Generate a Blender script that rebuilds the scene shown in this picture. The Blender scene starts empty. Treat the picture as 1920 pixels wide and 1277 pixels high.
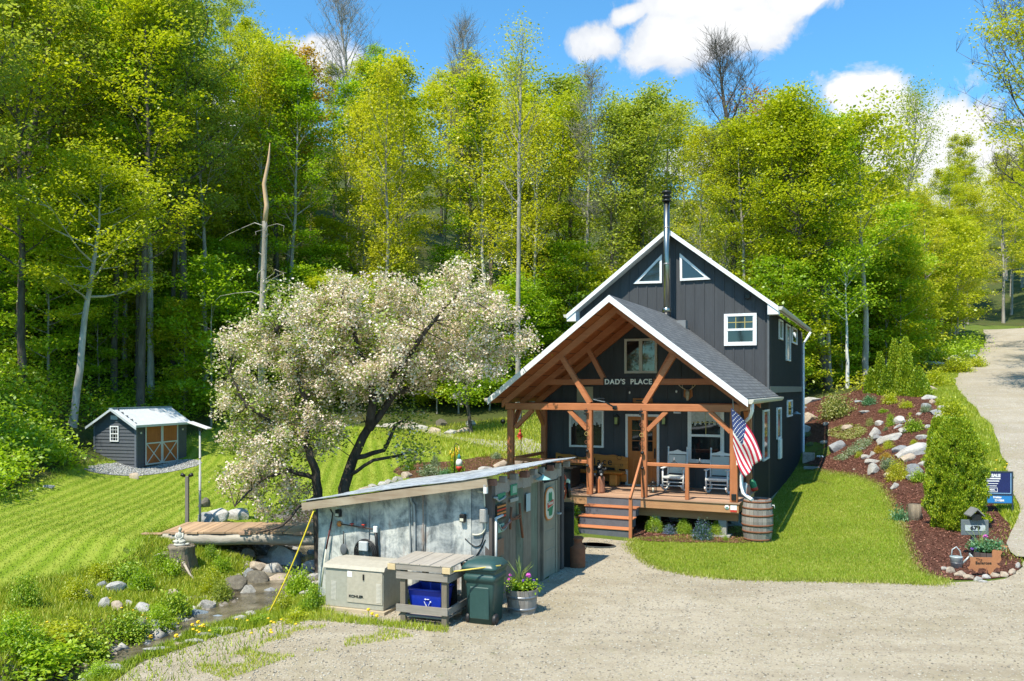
import bpy, bmesh, math, random
import numpy as np
from mathutils import Vector, Matrix, geometry
random.seed(7)
R = math.radians
PI = math.pi
scene = bpy.context.scene
COL = scene.collection
F, CX, HY, CZ = 1560.0, 960.0, 727.0, 3.85      # focal length in photo pixels, centre column, horizon row, eye height

# ---------------------------------------------------------------- materials
MATS = {}
def nt(name):
    m = bpy.data.materials.new(name); m.use_nodes = True
    t = m.node_tree; t.nodes.clear()
    out = t.nodes.new('ShaderNodeOutputMaterial')
    return m, t, out
def N(t, typ, **kw):
    n = t.nodes.new(typ)
    for k, v in kw.items():
        if k.startswith('i_'):
            n.inputs[k[2:].replace('_', ' ')].default_value = v
        else: setattr(n, k, v)
    return n
def col4(c): return (c[0], c[1], c[2], 1)
def ramp(t, src, stops):
    r = t.nodes.new('ShaderNodeValToRGB'); e = r.color_ramp.elements
    while len(e) < len(stops): e.new(0.5)
    for i, (p, c) in enumerate(stops):
        e[i].position = p; e[i].color = col4(c)
    t.links.new(src, r.inputs[0]); return r.outputs[0]
def mix(t, fac, a, b, mode='MIX'):
    m = t.nodes.new('ShaderNodeMix'); m.data_type = 'RGBA'; m.blend_type = mode
    for sock, v in ((m.inputs[0], fac), (m.inputs[6], a), (m.inputs[7], b)):
        if isinstance(v, (int, float)): sock.default_value = v
        elif isinstance(v, tuple): sock.default_value = col4(v)
        else: t.links.new(v, sock)
    return m.outputs[2]
def mth(t, op, a, b=0.0, c=None, clamp=False):
    m = t.nodes.new('ShaderNodeMath'); m.operation = op; m.use_clamp = clamp
    for i, v in enumerate((a, b, c)):
        if v is None: continue
        if isinstance(v, (int, float)): m.inputs[i].default_value = v
        else: t.links.new(v, m.inputs[i])
    return m.outputs[0]
def coords(t, kind='Object', scale=(1, 1, 1), rot=(0, 0, 0)):
    tc = t.nodes.new('ShaderNodeTexCoord'); mp = t.nodes.new('ShaderNodeMapping')
    mp.inputs['Scale'].default_value = scale; mp.inputs['Rotation'].default_value = rot
    t.links.new(tc.outputs[kind], mp.inputs[0]); return mp.outputs[0]
def noise(t, v, scale, detail=4, rough=.6, dist=0):
    n = N(t, 'ShaderNodeTexNoise'); n.inputs['Scale'].default_value = scale
    n.inputs['Detail'].default_value = detail; n.inputs['Roughness'].default_value = rough
    n.inputs['Distortion'].default_value = dist
    t.links.new(v, n.inputs['Vector']); return n.outputs['Fac']
def vor(t, v, scale, feature='F1', out='Distance'):
    n = N(t, 'ShaderNodeTexVoronoi', feature=feature); n.inputs['Scale'].default_value = scale
    t.links.new(v, n.inputs['Vector']); return n.outputs[out]
def bump(t, h, strength=.4, dist=.02):
    b = t.nodes.new('ShaderNodeBump'); b.inputs['Strength'].default_value = strength
    b.inputs['Distance'].default_value = dist; t.links.new(h, b.inputs['Height']); return b.outputs[0]
def bsdf(t, out, color, rough=.7, metal=0, normal=None, spec=.4):
    p = t.nodes.new('ShaderNodeBsdfPrincipled')
    for k, v in (('Base Color', color), ('Roughness', rough), ('Metallic', metal), ('Specular IOR Level', spec)):
        s = p.inputs[k]
        if isinstance(v, tuple): s.default_value = col4(v)
        elif isinstance(v, (int, float)): s.default_value = v
        else: t.links.new(v, s)
    if normal is not None: t.links.new(normal, p.inputs['Normal'])
    t.links.new(p.outputs[0], out.inputs[0]); return p
def mat(name, c1, c2=None, scale=4, rough=.7, metal=0, bmp=.2, bd=.01, stretch=(1, 1, 1), contrast=(.3, .7), spec=.4, fine=None):
    """two-tone noisy surface with a fine bump"""
    if name in MATS: return MATS[name]
    m, t, out = nt(name)
    c2 = c2 or tuple(x * .72 for x in c1)
    v = coords(t, 'Object', stretch)
    n1 = noise(t, v, scale, 6, .62)
    c = ramp(t, n1, [(contrast[0], c2), (contrast[1], c1)])
    n2 = noise(t, v, (fine or scale * 9), 3, .7)
    c = mix(t, .35, c, ramp(t, n2, [(.3, tuple(x * .7 for x in c1)), (.7, tuple(min(1, x * 1.25) for x in c1))]))
    bsdf(t, out, c, rough, metal, bump(t, n2, bmp, bd), spec)
    MATS[name] = m; return m
def wood(name, c1, c2, axis='x', rough=.6, grain=22, knots=True):
    """sawn timber with grain running along one axis of the object"""
    if name in MATS: return MATS[name]
    m, t, out = nt(name)
    s = {'x': (.06, 1, 1), 'y': (1, .06, 1), 'z': (1, 1, .06)}[axis]
    v = coords(t, 'Object', s)
    g = noise(t, v, grain, 5, .65, .6)
    c = ramp(t, g, [(.28, c2), (.62, c1), (.85, tuple(min(1, x * 1.2) for x in c1))])
    big = noise(t, coords(t), 1.7, 3)
    c = mix(t, .5, c, ramp(t, big, [(.3, c2), (.7, c1)]))
    if knots:
        k = vor(t, coords(t, 'Object', tuple(3.2 if x == 1 else 1.3 for x in s)), 1.0)
        c = mix(t, ramp(t, k, [(.03, (.75,) * 3), (.09, (0, 0, 0))]), c, tuple(x * .35 for x in c2))
    gi = N(t, 'ShaderNodeNewGeometry'); c = mix(t, 1.0, c, ramp(t, gi.outputs['Random Per Island'], [(0, (.72, .72, .74)), (1, (1.14, 1.12, 1.1))]), 'MULTIPLY')
    bsdf(t, out, c, rough, 0, bump(t, g, .35, .006), .3)
    MATS[name] = m; return m

# ---------------------------------------------------------------- mesh building
def mesh_np(name, V, Fc, mats, smooth=False, midx=None):
    V = np.asarray(V, dtype=np.float32).reshape(-1, 3); Fc = np.asarray(Fc, dtype=np.int32)
    me = bpy.data.meshes.new(name); k = Fc.shape[1]; nf = len(Fc)
    me.vertices.add(len(V)); me.vertices.foreach_set('co', V.ravel())
    me.loops.add(nf * k); me.loops.foreach_set('vertex_index', Fc.ravel())
    me.polygons.add(nf); me.polygons.foreach_set('loop_start', np.arange(nf, dtype=np.int32) * k)
    me.polygons.foreach_set('loop_total', np.full(nf, k, dtype=np.int32))
    if smooth: me.polygons.foreach_set('use_smooth', np.ones(nf, dtype=bool))
    for m in (mats if isinstance(mats, (list, tuple)) else [mats]): me.materials.append(m)
    if midx is not None: me.polygons.foreach_set('material_index', np.asarray(midx, dtype=np.int32))
    me.update(calc_edges=True); return me
def link(name, me, parent=None, loc=(0, 0, 0), rotz=0):
    o = bpy.data.objects.new(name, me); COL.objects.link(o)
    o.location = loc; o.rotation_euler = (0, 0, rotz)
    if parent is not None: o.parent = parent
    return o
class MB:
    """collects shapes and links them as ONE mesh object"""
    def __init__(s): s.v = []; s.f = []; s.sm = []; s.M = Matrix.Identity(4)
    def add(s, V, Fc, smooth=False):
        b = len(s.v); s.v += [tuple(s.M @ Vector(p)) for p in V]
        s.f += [tuple(i + b for i in f) for f in Fc]; s.sm += [smooth] * len(Fc); return s
    def box(s, x0, x1, y0, y1, z0, z1, bev=0):
        if bev > 0:
            b = min(bev, (x1 - x0) * .45, (y1 - y0) * .45, (z1 - z0) * .45)
            bm = bmesh.new(); bmesh.ops.create_cube(bm, size=1)
            for v in bm.verts:
                v.co = ((x0 + x1) / 2 + v.co.x * (x1 - x0), (y0 + y1) / 2 + v.co.y * (y1 - y0), (z0 + z1) / 2 + v.co.z * (z1 - z0))
            bmesh.ops.bevel(bm, geom=bm.edges[:], offset=b, segments=1, affect='EDGES', profile=.5)
            bm.verts.index_update()
            s.add([v.co.copy() for v in bm.verts], [[v.index for v in f.verts] for f in bm.faces]); bm.free(); return s
        V = [(x, y, z) for z in (z0, z1) for y in (y0, y1) for x in (x0, x1)]
        return s.add(V, [(0, 2, 3, 1), (4, 5, 7, 6), (0, 1, 5, 4), (2, 6, 7, 3), (0, 4, 6, 2), (1, 3, 7, 5)])
    def bar(s, a, b, w, h, up=(0, 0, 1), bev=0):
        """rectangular bar from a to b, w across, h along up"""
        a = Vector(a); b = Vector(b); d = (b - a); L = d.length; d.normalize(); up = Vector(up)
        if abs(d.dot(up)) > .99: up = Vector((0, 1, 0))
        x = d.cross(up).normalized(); z = x.cross(d)
        m = Matrix((x, d, z)).transposed().to_4x4(); m.translation = a
        old = s.M; s.M = s.M @ m; s.box(-w / 2, w / 2, 0, L, -h / 2, h / 2, bev); s.M = old; return s
    def tube(s, pts, rad, n=8, cap=True, smooth=True):
        pts = [Vector(p) for p in pts]; k = len(pts)
        if isinstance(rad, (int, float)): rad = [rad] * k
        V = []; Fc = []; ref = None
        for i, p in enumerate(pts):
            d = (pts[min(i + 1, k - 1)] - pts[max(i - 1, 0)])
            if d.length < 1e-9: d = Vector((0, 0, 1))
            d.normalize()
            if ref is None:
                ref = Vector((1, 0, 0)) if abs(d.x) < .9 else Vector((0, 1, 0))
            x = (ref - d * ref.dot(d)).normalized(); ref = x; y = d.cross(x)
            for j in range(n):
                a = 2 * PI * j / n
                V.append(p + (x * math.cos(a) + y * math.sin(a)) * rad[i])
        for i in range(k - 1):
            for j in range(n):
                Fc.append((i * n + j, i * n + (j + 1) % n, (i + 1) * n + (j + 1) % n, (i + 1) * n + j))
        s.add(V, Fc, smooth)
        if cap: s.add([V[j] for j in range(n)][::-1], [tuple(range(n))]); s.add([V[(k - 1) * n + j] for j in range(n)], [tuple(range(n))])
        return s
    def lathe(s, prof, n=24, c=(0, 0, 0), smooth=True):
        V = []; Fc = []; k = len(prof)
        for r, z in prof:
            for j in range(n):
                a = 2 * PI * j / n; V.append((c[0] + r * math.cos(a), c[1] + r * math.sin(a), c[2] + z))
        for i in range(k - 1):
            for j in range(n):
                Fc.append((i * n + j, i * n + (j + 1) % n, (i + 1) * n + (j + 1) % n, (i + 1) * n + j))
        if prof[0][0] > 1e-4: Fc.append(tuple(range(n))[::-1])
        if prof[-1][0] > 1e-4: Fc.append(tuple((k - 1) * n + j for j in range(n)))
        return s.add(V, Fc, smooth)
    def prism(s, poly, h, axis='y', off=0):
        """polygon given as (a,b) pairs, extruded by h along axis from off"""
        n = len(poly); V = []
        for t_ in (off, off + h):
            for a, b in poly:
                V.append({'y': (a, t_, b), 'x': (t_, a, b), 'z': (a, b, t_)}[axis])
        Fc = [tuple(range(n)), tuple(range(2 * n - 1, n - 1, -1))]
        Fc += [(i, n + i, n + (i + 1) % n, (i + 1) % n) for i in range(n)]
        return s.add(V, Fc)
    def ball(s, c, r, sq=(1, 1, 1), n=10):
        prof = []; m = max(5, n // 2 + 1)
        V = []; Fc = []
        for i in range(m + 1):
            th = PI * i / m
            for j in range(n):
                a = 2 * PI * j / n
                V.append((c[0] + r * sq[0] * math.sin(th) * math.cos(a), c[1] + r * sq[1] * math.sin(th) * math.sin(a), c[2] - r * sq[2] * math.cos(th)))
        for i in range(m):
            for j in range(n): Fc.append((i * n + j, i * n + (j + 1) % n, (i + 1) * n + (j + 1) % n, (i + 1) * n + j))
        return s.add(V, Fc, True)
    def mesh(s, name, m):
        me = bpy.data.meshes.new(name); me.from_pydata(s.v, [], s.f); me.materials.append(m)
        me.polygons.foreach_set('use_smooth', s.sm)
        bm = bmesh.new(); bm.from_mesh(me); bmesh.ops.remove_doubles(bm, verts=bm.verts, dist=1e-5)
        bmesh.ops.recalc_face_normals(bm, faces=bm.faces); bm.to_mesh(me); bm.free(); me.update(); return me
    def build(s, name, m, parent=None, loc=(0, 0, 0), rotz=0): return link(name, s.mesh(name, m), parent, loc, rotz)
def tag(o, label=None, cat=None, group=None, kind=None):
    if label: o['label'] = label
    if cat: o['category'] = cat
    if group: o['group'] = group
    if kind: o['kind'] = kind
    return o
def thing(name, loc, rotz, label, cat, group=None):
    o = bpy.data.objects.new(name, None); COL.objects.link(o); o.empty_display_size = .2
    o.location = loc; o.rotation_euler = (0, 0, rotz); return tag(o, label, cat, group)
def copy_tree(o, parent=None):
    c = o.copy(); COL.objects.link(c); c.parent = parent
    for ch in list(o.children): copy_tree(ch, c)
    return c
def text(name, s, size, m, parent, loc, rot=(PI / 2, 0, 0), extrude=.004, bold=0, align='CENTER', sx=1, spacing=1):
    cu = bpy.data.curves.new(name, 'FONT'); cu.body = s; cu.size = size; cu.extrude = extrude; cu.offset = bold
    cu.align_x = align; cu.align_y = 'CENTER'; cu.space_character = spacing
    tmp = bpy.data.objects.new('tmp', cu); COL.objects.link(tmp)
    dg = bpy.context.evaluated_depsgraph_get(); dg.update()
    me = bpy.data.meshes.new_from_object(tmp.evaluated_get(dg)); me.name = name
    bpy.data.objects.remove(tmp); bpy.data.curves.remove(cu)
    me.materials.clear(); me.materials.append(m)
    o = bpy.data.objects.new(name, me); COL.objects.link(o); o.location = loc; o.rotation_euler = rot; o.scale = (sx, 1, 1)
    if parent is not None: o.parent = parent
    return o
def world(px, py, Y): return Vector(((px - CX) / F * Y, Y, CZ - (py - HY) / F * Y))
# ---------------------------------------------------------------- terrain
CP = np.array([
 (-3,4,0),(3,4,0),(12,4,0),(-12,4,-.4),(-25,4,.5),(-3,9,0),(3,9,0),(9,9,0),(15,9,.1),(-2,12,0),(4,13,0),(9,13,0),(13,14,.1),(0,16,0),(5,17,0),
 (9,17,.03),(2,20,0),(6,20,0),(8,21,.03),(0,23,.12),(4,26,.1),(9,27,.2),(10.3,31,.32),
 (-8,10,-.35),(-10,14,-.12),(-12,18,0),(-9,20,.02),(-14,24,.1),(-10,26,.1),(-16,33,.15),(-12,36,.2),(-17,38,.3),(-7,30,.25),(-3,25.5,.25),
 (-1.5,28,.75),(0,31,.95),(-4,33,.65),(-2,40,1.15),(-7,42,.75),(-10,46,1.0),(-4,48,1.6),(2,48,2.2),(2,40,1.3),(-20,22,1.2),
 (-8.0,19.6,-.62),(-7.3,20.4,-.6),(-8.9,19.6,-.42),(-9.6,18.2,-.3),(-8.0,18.0,-.62),(-7.6,16.6,-.55),(-9.4,21.6,.03),(-17.5,28,.6),(-21,40,2.1),(-22,30,3.2),(-16,48,2.5),(-30,40,8),(-30,25,7),(-28,55,10),(-15,60,6.5),(-45,55,19),(-45,30,16),
 (-5,60,5),(-8,75,12),(-25,80,22),(-60,90,42),(-80,60,42),(-80,10,30),(5,62,4.5),(6,80,10),(15,62,6.2),(14,50,3.8),(30,80,11),
 (0,110,22),(-30,120,36),(-80,150,60),(40,110,17),(60,160,26),(0,160,38),(110,160,35),
 (7,40,1.5),(12.6,36.2,.75),(11.6,33,.55),(13.1,32,1.3),(13.3,28,1.55),(11.7,26.5,.85),(9.7,20.5,.25),(17,34,2.6),(15.2,32,2.25),
 (15.9,42,3.3),(14.6,41,2.7),(20.5,42,3.75),(15.6,38,2.7),(12.8,25,1.1),(20,50,4.6),
 (15.9,27,1.55),(18.8,33,2.5),(24,45,4.3),(28,52,5.4),(38.6,70,7.75),(47,85,9.8),(56,92,10.4),(64,92,10.8),(60,110,13),
 (21,27,1.7),(24,33,2.8),(30,45,4.6),(34,52,5.6),(44,70,7.9),(13.3,22,.56),(17,21,.7),(10.8,17.5,.08),(14,15.5,.12),(22,15,.4),(30,25,2.6),(40,45,6.5),
 (60,70,12),(60,40,9),(40,15,2.5),(80,90,18),(100,60,16)], dtype=float)
def _tps(P):
    n = len(P); d = np.hypot(P[:, None, 0] - P[None, :, 0], P[:, None, 1] - P[None, :, 1])
    K = np.where(d > 0, d ** 2 * np.log(np.maximum(d, 1e-9)), 0) + np.eye(n) * .25
    A = np.zeros((n + 3, n + 3)); A[:n, :n] = K; Q = np.c_[np.ones(n), P[:, :2]]; A[:n, n:] = Q; A[n:, :n] = Q.T
    return np.linalg.solve(A, np.r_[P[:, 2], 0, 0, 0])
_W = _tps(CP)
CREEK = [(-5.4, 27.5), (-5.7, 24.5), (-5.9, 22.0), (-5.5, 19.6), (-5.6, 17.6), (-6.0, 16.1), (-6.5, 15.0), (-6.7, 13.6), (-6.9, 12.0), (-7.2, 10), (-8, 7), (-9, 3)]
def seg_dist(x, y, pts):
    best = np.full(np.shape(x), 1e9)
    for (x0, y0), (x1, y1) in zip(pts[:-1], pts[1:]):
        dx, dy = x1 - x0, y1 - y0
        t_ = np.clip(((x - x0) * dx + (y - y0) * dy) / (dx * dx + dy * dy), 0, 1)
        best = np.minimum(best, np.hypot(x - x0 - t_ * dx, y - y0 - t_ * dy))
    return best
def sstep(a, b, x):
    t_ = np.clip((x - a) / (b - a), 0, 1); return t_ * t_ * (3 - 2 * t_)
def wob(x, y, s, a):
    return a * (np.sin(x * s + 1.3 * np.sin(y * s * .7)) + np.sin(y * s * 1.1 + 1.7 * np.sin(x * s * .6 + 2)) + .6 * np.sin((x + y) * s * 2.3)) / 2.6
def Gv(x, y):
    x = np.asarray(x, float); y = np.asarray(y, float); sh = x.shape; x = x.ravel(); y = y.ravel()
    z = np.empty(len(x))
    for i in range(0, len(x), 20000):
        xs, ys = x[i:i + 20000], y[i:i + 20000]
        d = np.hypot(xs[:, None] - CP[None, :, 0], ys[:, None] - CP[None, :, 1])
        z[i:i + 20000] = np.where(d > 0, d ** 2 * np.log(np.maximum(d, 1e-9)), 0) @ _W[:-3] + _W[-3] + xs * _W[-2] + ys * _W[-1]
    hill = sstep(40, 60, y) + sstep(-15, -22, x)
    z = z + wob(x, y, .45, .35) * np.clip(hill, 0, 1)
    z = z * (1 - (1 - sstep(17, 21, y)) * (sstep(-4.5, -3, x)) * (1 - sstep(9, 11, x)))      # level yard
    d = seg_dist(x, y, CREEK) + wob(x, y, 1.9, .22)
    c = 1 - sstep(.3, 1.25, d)
    fade = 1 - sstep(24.5, 27, y)
    z = z * (1 - c * fade) + (-.95 - .08 * np.clip(17 - y, 0, 9) * .25) * c * fade
    return z.reshape(sh)
def G(x, y): return float(Gv(np.array([x]), np.array([y]))[0])
def PG(px, py, y0=8, y1=140):
    """point of the ground seen at a photo pixel"""
    Y = np.concatenate([np.arange(y0, 40, .1), np.arange(40, y1, .4)])
    X = (px - CX) / F * Y; Z = CZ - (py - HY) / F * Y
    h = Z - Gv(X, Y); k = np.where(h <= 0)[0]
    if len(k) == 0: return Vector((X[-1], Y[-1], G(X[-1], Y[-1])))
    k = k[0]
    if k > 0:
        a = h[k - 1] / (h[k - 1] - h[k]); yy = Y[k - 1] + (Y[k] - Y[k - 1]) * a
    else: yy = Y[0]
    xx = (px - CX) / F * yy; return Vector((xx, yy, G(xx, yy)))
def inpoly(x, y, poly):
    x = np.asarray(x); y = np.asarray(y); r = np.zeros(x.shape, bool); n = len(poly)
    for i in range(n):
        x0, y0 = poly[i][:2]; x1, y1 = poly[(i + 1) % n][:2]
        if y0 == y1: continue
        c = ((y0 > y) != (y1 > y)) & (x < (x1 - x0) * (y - y0) / (y1 - y0) + x0); r ^= c
    return r
def smooth_poly(pts, step=.35, jit=.05, seed=1):
    """Catmull-Rom outline resampled and slightly ragged"""
    rr = random.Random(seed); P = [Vector((p[0], p[1])) for p in pts]; n = len(P); out = []
    for i in range(n):
        p0, p1, p2, p3 = P[i - 1], P[i], P[(i + 1) % n], P[(i + 2) % n]
        k = max(1, int((p2 - p1).length / step))
        k = min(k, 60)
        for j in range(k):
            t_ = j / k
            q = .5 * ((2 * p1) + (p2 - p0) * t_ + (2 * p0 - 5 * p1 + 4 * p2 - p3) * t_ ** 2 + (3 * p1 - p0 - 3 * p2 + p3) * t_ ** 3)
            out.append((q.x + rr.uniform(-jit, jit), q.y + rr.uniform(-jit, jit)))
    return out
def sheet(name, poly, m, dz, sp=.3, far_sp=None):
    xs = [p[0] for p in poly]; ys = [p[1] for p in poly]
    pts = [Vector(p) for p in poly]; n = len(poly)
    gx, gy = np.meshgrid(np.arange(min(xs), max(xs), sp), np.arange(min(ys), max(ys), sp))
    gx = gx.ravel() + .001; gy = gy.ravel() + .001
    k = inpoly(gx, gy, poly); pts += [Vector((a, b)) for a, b in zip(gx[k], gy[k])]
    r = geometry.delaunay_2d_cdt(pts, [], [list(range(n))], 1, 1e-4)
    V = np.array([(v.x, v.y) for v in r[0]]); Fc = [list(f) for f in r[2] if len(f) == 3]
    z = Gv(V[:, 0], V[:, 1]) + dz
    me = mesh_np(name, np.c_[V, z], Fc, m, True)
    bm = bmesh.new(); bm.from_mesh(me); bmesh.ops.recalc_face_normals(bm, faces=bm.faces)
    if sum(f.normal.z for f in bm.faces) < 0: bmesh.ops.reverse_faces(bm, faces=bm.faces)
    bm.to_mesh(me); bm.free()
    o = link(name, me); o['kind'] = 'structure'; return o

def ground_mat(name, cols, scale=1.2, fine=30, bmp=.6, bd=.03, speck=None, stripes=None, rough=.95, blotch=None):
    m, t, out = nt(name); v = coords(t)
    a = noise(t, v, scale, 6, .6); b = noise(t, v, fine, 4, .75)
    c = ramp(t, a, [(.28, cols[0]), (.5, cols[1]), (.72, cols[2])])
    c = mix(t, .55, c, ramp(t, b, [(.25, cols[3]), (.55, cols[1]), (.8, cols[4])]))
    if stripes:
        vs = coords(t, 'Object', (1, 1, 1), (0, 0, stripes[0]))
        w = N(t, 'ShaderNodeTexWave', bands_direction='X'); w.inputs['Scale'].default_value = stripes[1]
        w.inputs['Distortion'].default_value = 1.0; w.inputs['Detail'].default_value = 3; w.inputs['Detail Scale'].default_value = .35
        t.links.new(vs, w.inputs[0])
        k = mth(t, 'MULTIPLY', w.outputs['Fac'], stripes[2])
        c = mix(t, k, c, stripes[3])
    if speck:
        s1 = vor(t, v, speck[0], out='Color'); sep = N(t, 'ShaderNodeSeparateColor'); t.links.new(s1, sep.inputs[0])
        c = mix(t, ramp(t, sep.outputs[0], [(.0, (0, 0, 0)), (1, (1, 1, 1))]), c, mix(t, sep.outputs[1], speck[1], speck[2])) if speck[3] >= 1 else \
            mix(t, mth(t, 'MULTIPLY', mth(t, 'GREATER_THAN', sep.outputs[0], 1 - speck[3]), .8), c, mix(t, sep.outputs[1], speck[1], speck[2]))
        b = mth(t, 'ADD', b, mth(t, 'MULTIPLY', vor(t, v, speck[0]), -.8))
    if blotch:
        for sc, lo, hi, amt, cc in blotch:
            k = mth(t, 'MULTIPLY', ramp(t, noise(t, v, sc, 6, .68, .5), [(lo, (0, 0, 0)), (hi, (1, 1, 1))]), amt); c = mix(t, k, c, cc)
    if name in ('driveway_gravel', 'dirt_road'):
        k = mth(t, 'MULTIPLY', ramp(t, noise(t, coords(t, 'Object', (.28, 1.9, 1), (0, 0, R(-12))), .9, 4, .6, .3), [(.48, (0, 0, 0)), (.62, (1, 1, 1))]), .42); c = mix(t, k, c, (.30, .25, .175))
    bsdf(t, out, c, rough, 0, bump(t, b, bmp, bd), .2); MATS[name] = m; return m
M_floor = ground_mat('forest_floor', [(.05, .06, .015), (.07, .09, .02), (.13, .085, .045), (.035, .045, .012), (.15, .15, .05)], .5, 7, .8, .15)
M_grass = ground_mat('grass_ground', [(.11, .19, .010), (.18, .27, .014), (.26, .32, .03), (.08, .15, .01), (.32, .37, .06)], .6, 26, .8, .04)
M_rough = ground_mat('rough_grass', [(.06, .09, .015), (.11, .16, .02), (.17, .15, .06), (.05, .07, .012), (.2, .22, .05)], 1.1, 24, .8, .05)
M_lawn = ground_mat('mown_lawn', [(.13, .21, .010), (.17, .26, .012), (.22, .29, .02), (.10, .17, .01), (.26, .32, .03)], .5, 30, .7, .03,
                    stripes=(R(-10), .62, .6, (.34, .38, .06)))
M_gravel = ground_mat('driveway_gravel', [(.32, .27, .185), (.44, .38, .28), (.54, .475, .365), (.27, .22, .15), (.60, .54, .42)], .38, 40, .8, .025,
                      speck=(42, (.22, .18, .13), (.56, .51, .43), .14),
                      blotch=[(.55, .5, .68, .55, (.27, .225, .13)), (1.7, .52, .66, .4, (.24, .2, .14)), (.3, .55, .7, .4, (.50, .45, .37)), (2.6, .6, .7, .35, (.17, .2, .06))])
M_road = ground_mat('dirt_road', [(.27, .23, .175), (.34, .30, .24), (.42, .375, .31), (.22, .18, .135), (.46, .42, .35)], .5, 22, .6, .03,
                    speck=(22, (.24, .21, .17), (.5, .47, .41), .15), blotch=[(.35, .5, .68, .5, (.25, .21, .14)), (.9, .55, .7, .4, (.44, .41, .35))])
M_mulch = ground_mat('bark_mulch', [(.10, .040, .026), (.15, .060, .038), (.19, .080, .052), (.06, .022, .015), (.27, .13, .09)], 1.5, 42, 1, .05,
                     speck=(45, (.05, .018, .012), (.24, .12, .08), .4))
M_crushed = ground_mat('crushed_stone', [(.22, .22, .22), (.3, .3, .29), (.42, .41, .39), (.12, .12, .12), (.5, .5, .48)], 2, 35, 1, .04, speck=(32, (.18, .18, .18), (.6, .6, .58), .5))
M_pathg = ground_mat('path_gravel', [(.28, .26, .22), (.36, .33, .28), (.48, .45, .4), (.2, .18, .15), (.55, .52, .48)], .8, 20, .8, .04, speck=(24, (.2, .19, .17), (.7, .68, .65), .4))
# base ground: one sheet reaching far beyond what is seen
def axis(fine0, fine1, f, lo, hi):
    a = list(np.arange(fine0, fine1, f)); s = f; x = fine1
    while x < hi: a.append(x); s = min(s * 1.12, 1.3 if abs(x) < 95 else 5); x += s
    a.append(hi); s = f; x = fine0
    while x > lo: s = min(s * 1.12, 1.3 if abs(x) < 60 else 5); x -= s; a.insert(0, x)
    return np.array(sorted(set(a)))
AX = axis(-13, 2, .17, -160, 190); AY = axis(8, 29, .17, -30, 330)
gx, gy = np.meshgrid(AX, AY); gz = Gv(gx, gy)
nx, ny = len(AX), len(AY); idx = np.arange(nx * ny).reshape(ny, nx)
Fq = np.stack([idx[:-1, :-1], idx[:-1, 1:], idx[1:, 1:], idx[1:, :-1]], -1).reshape(-1, 4)
# material index: forest floor on the hill, rough grass near
cxm = (gx[:-1, :-1] + gx[1:, 1:]).ravel() / 2; cym = (gy[:-1, :-1] + gy[1:, 1:]).ravel() / 2
hillm = ((cym > 47) | (cxm < -17.5 + .02 * cym) | ((cym > 41) & (cxm > 10)))& ~((cxm > .52 * cym + 1.5) & (cym > 20) & (cym < 100))
crk = seg_dist(cxm, cym, CREEK) < 1.5
M_bank = ground_mat('creek_earth', [(.06, .045, .03), (.1, .08, .055), (.16, .13, .1), (.03, .025, .02), (.22, .19, .15)], 2, 18, 1, .06, speck=(14, (.1, .09, .08), (.34, .32, .29), .4))
mi = np.where(hillm, 0, 1); mi = np.where(crk & (cym < 27) & (cym > 5), 2, mi)
g = link('ground', mesh_np('ground', np.stack([gx, gy, gz], -1).reshape(-1, 3), Fq, [M_floor, M_rough, M_bank], True, mi)); g['kind'] = 'structure'

def ppoly(pix, **kw): return smooth_poly([PG(a, b)[:2] for a, b in pix], **kw)
LAWN_R = ppoly([(1190,1014),(1200,1045),(1250,1070),(1350,1085),(1500,1090),(1650,1093),(1765,1098),(1775,1090),(1730,1075),(1705,1040),(1690,990),(1668,940),(1635,905),(1560,887),(1512,880),(1470,880),(1425,910),(1395,950),(1375,1000),(1300,1008)], step=.3, jit=.04)
sheet('lawn', LAWN_R, M_grass, .014, .3)
LAWN_L = smooth_poly([PG(a, b)[:2] for a, b in [(-260,1130),(60,1092),(180,1062),(262,1035),(290,1000),(350,985)]] + [(-7.6, 23.8), (-7, 26.5), (-4, 27.5)] +
                     [PG(a, b)[:2] for a, b in [(800,900),(950,888),(1010,868),(960,845),(880,835),(800,815),(700,802),(600,800),(450,797),(370,815),(180,868),(90,903),(-20,945),(-260,1000)]], step=.4, jit=.05)
sheet('lawn', LAWN_L, M_lawn, .014, .3)
MULCH_R = ppoly([(1512,880),(1560,887),(1635,905),(1668,940),(1690,990),(1705,1040),(1730,1075),(1778,1088),(1830,1088),(1890,1083),(1914,1062),(1908,1010),(1885,975),(1850,930),(1800,895),(1765,850),(1752,800),(1757,760),(1735,728),(1690,712),(1640,712),(1600,735),(1540,745),(1509,765),(1508,820)], step=.3, jit=.04)
sheet('mulch_bed', MULCH_R, M_mulch, .022, .3)
MULCH_L = ppoly([(738,885),(760,872),(800,868),(850,866),(900,858),(960,850),(1010,860),(1000,885),(940,890),(860,893),(780,900)], step=.3)
sheet('mulch_bed', MULCH_L, M_mulch, .03, .3)
MULCH_P = ppoly([(1194,985),(1192,1012),(1260,1018),(1340,1019),(1405,1019),(1425,1005),(1400,975),(1300,960)], step=.2, jit=.02)
sheet('mulch_bed', MULCH_P, M_mulch, .03, .2)
sheet('gravel_pad', ppoly([(158,882),(185,872),(250,868),(350,862),(375,866),(372,873),(330,884),(262,893),(215,892)], step=.3), M_crushed, .03, .3)
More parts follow.
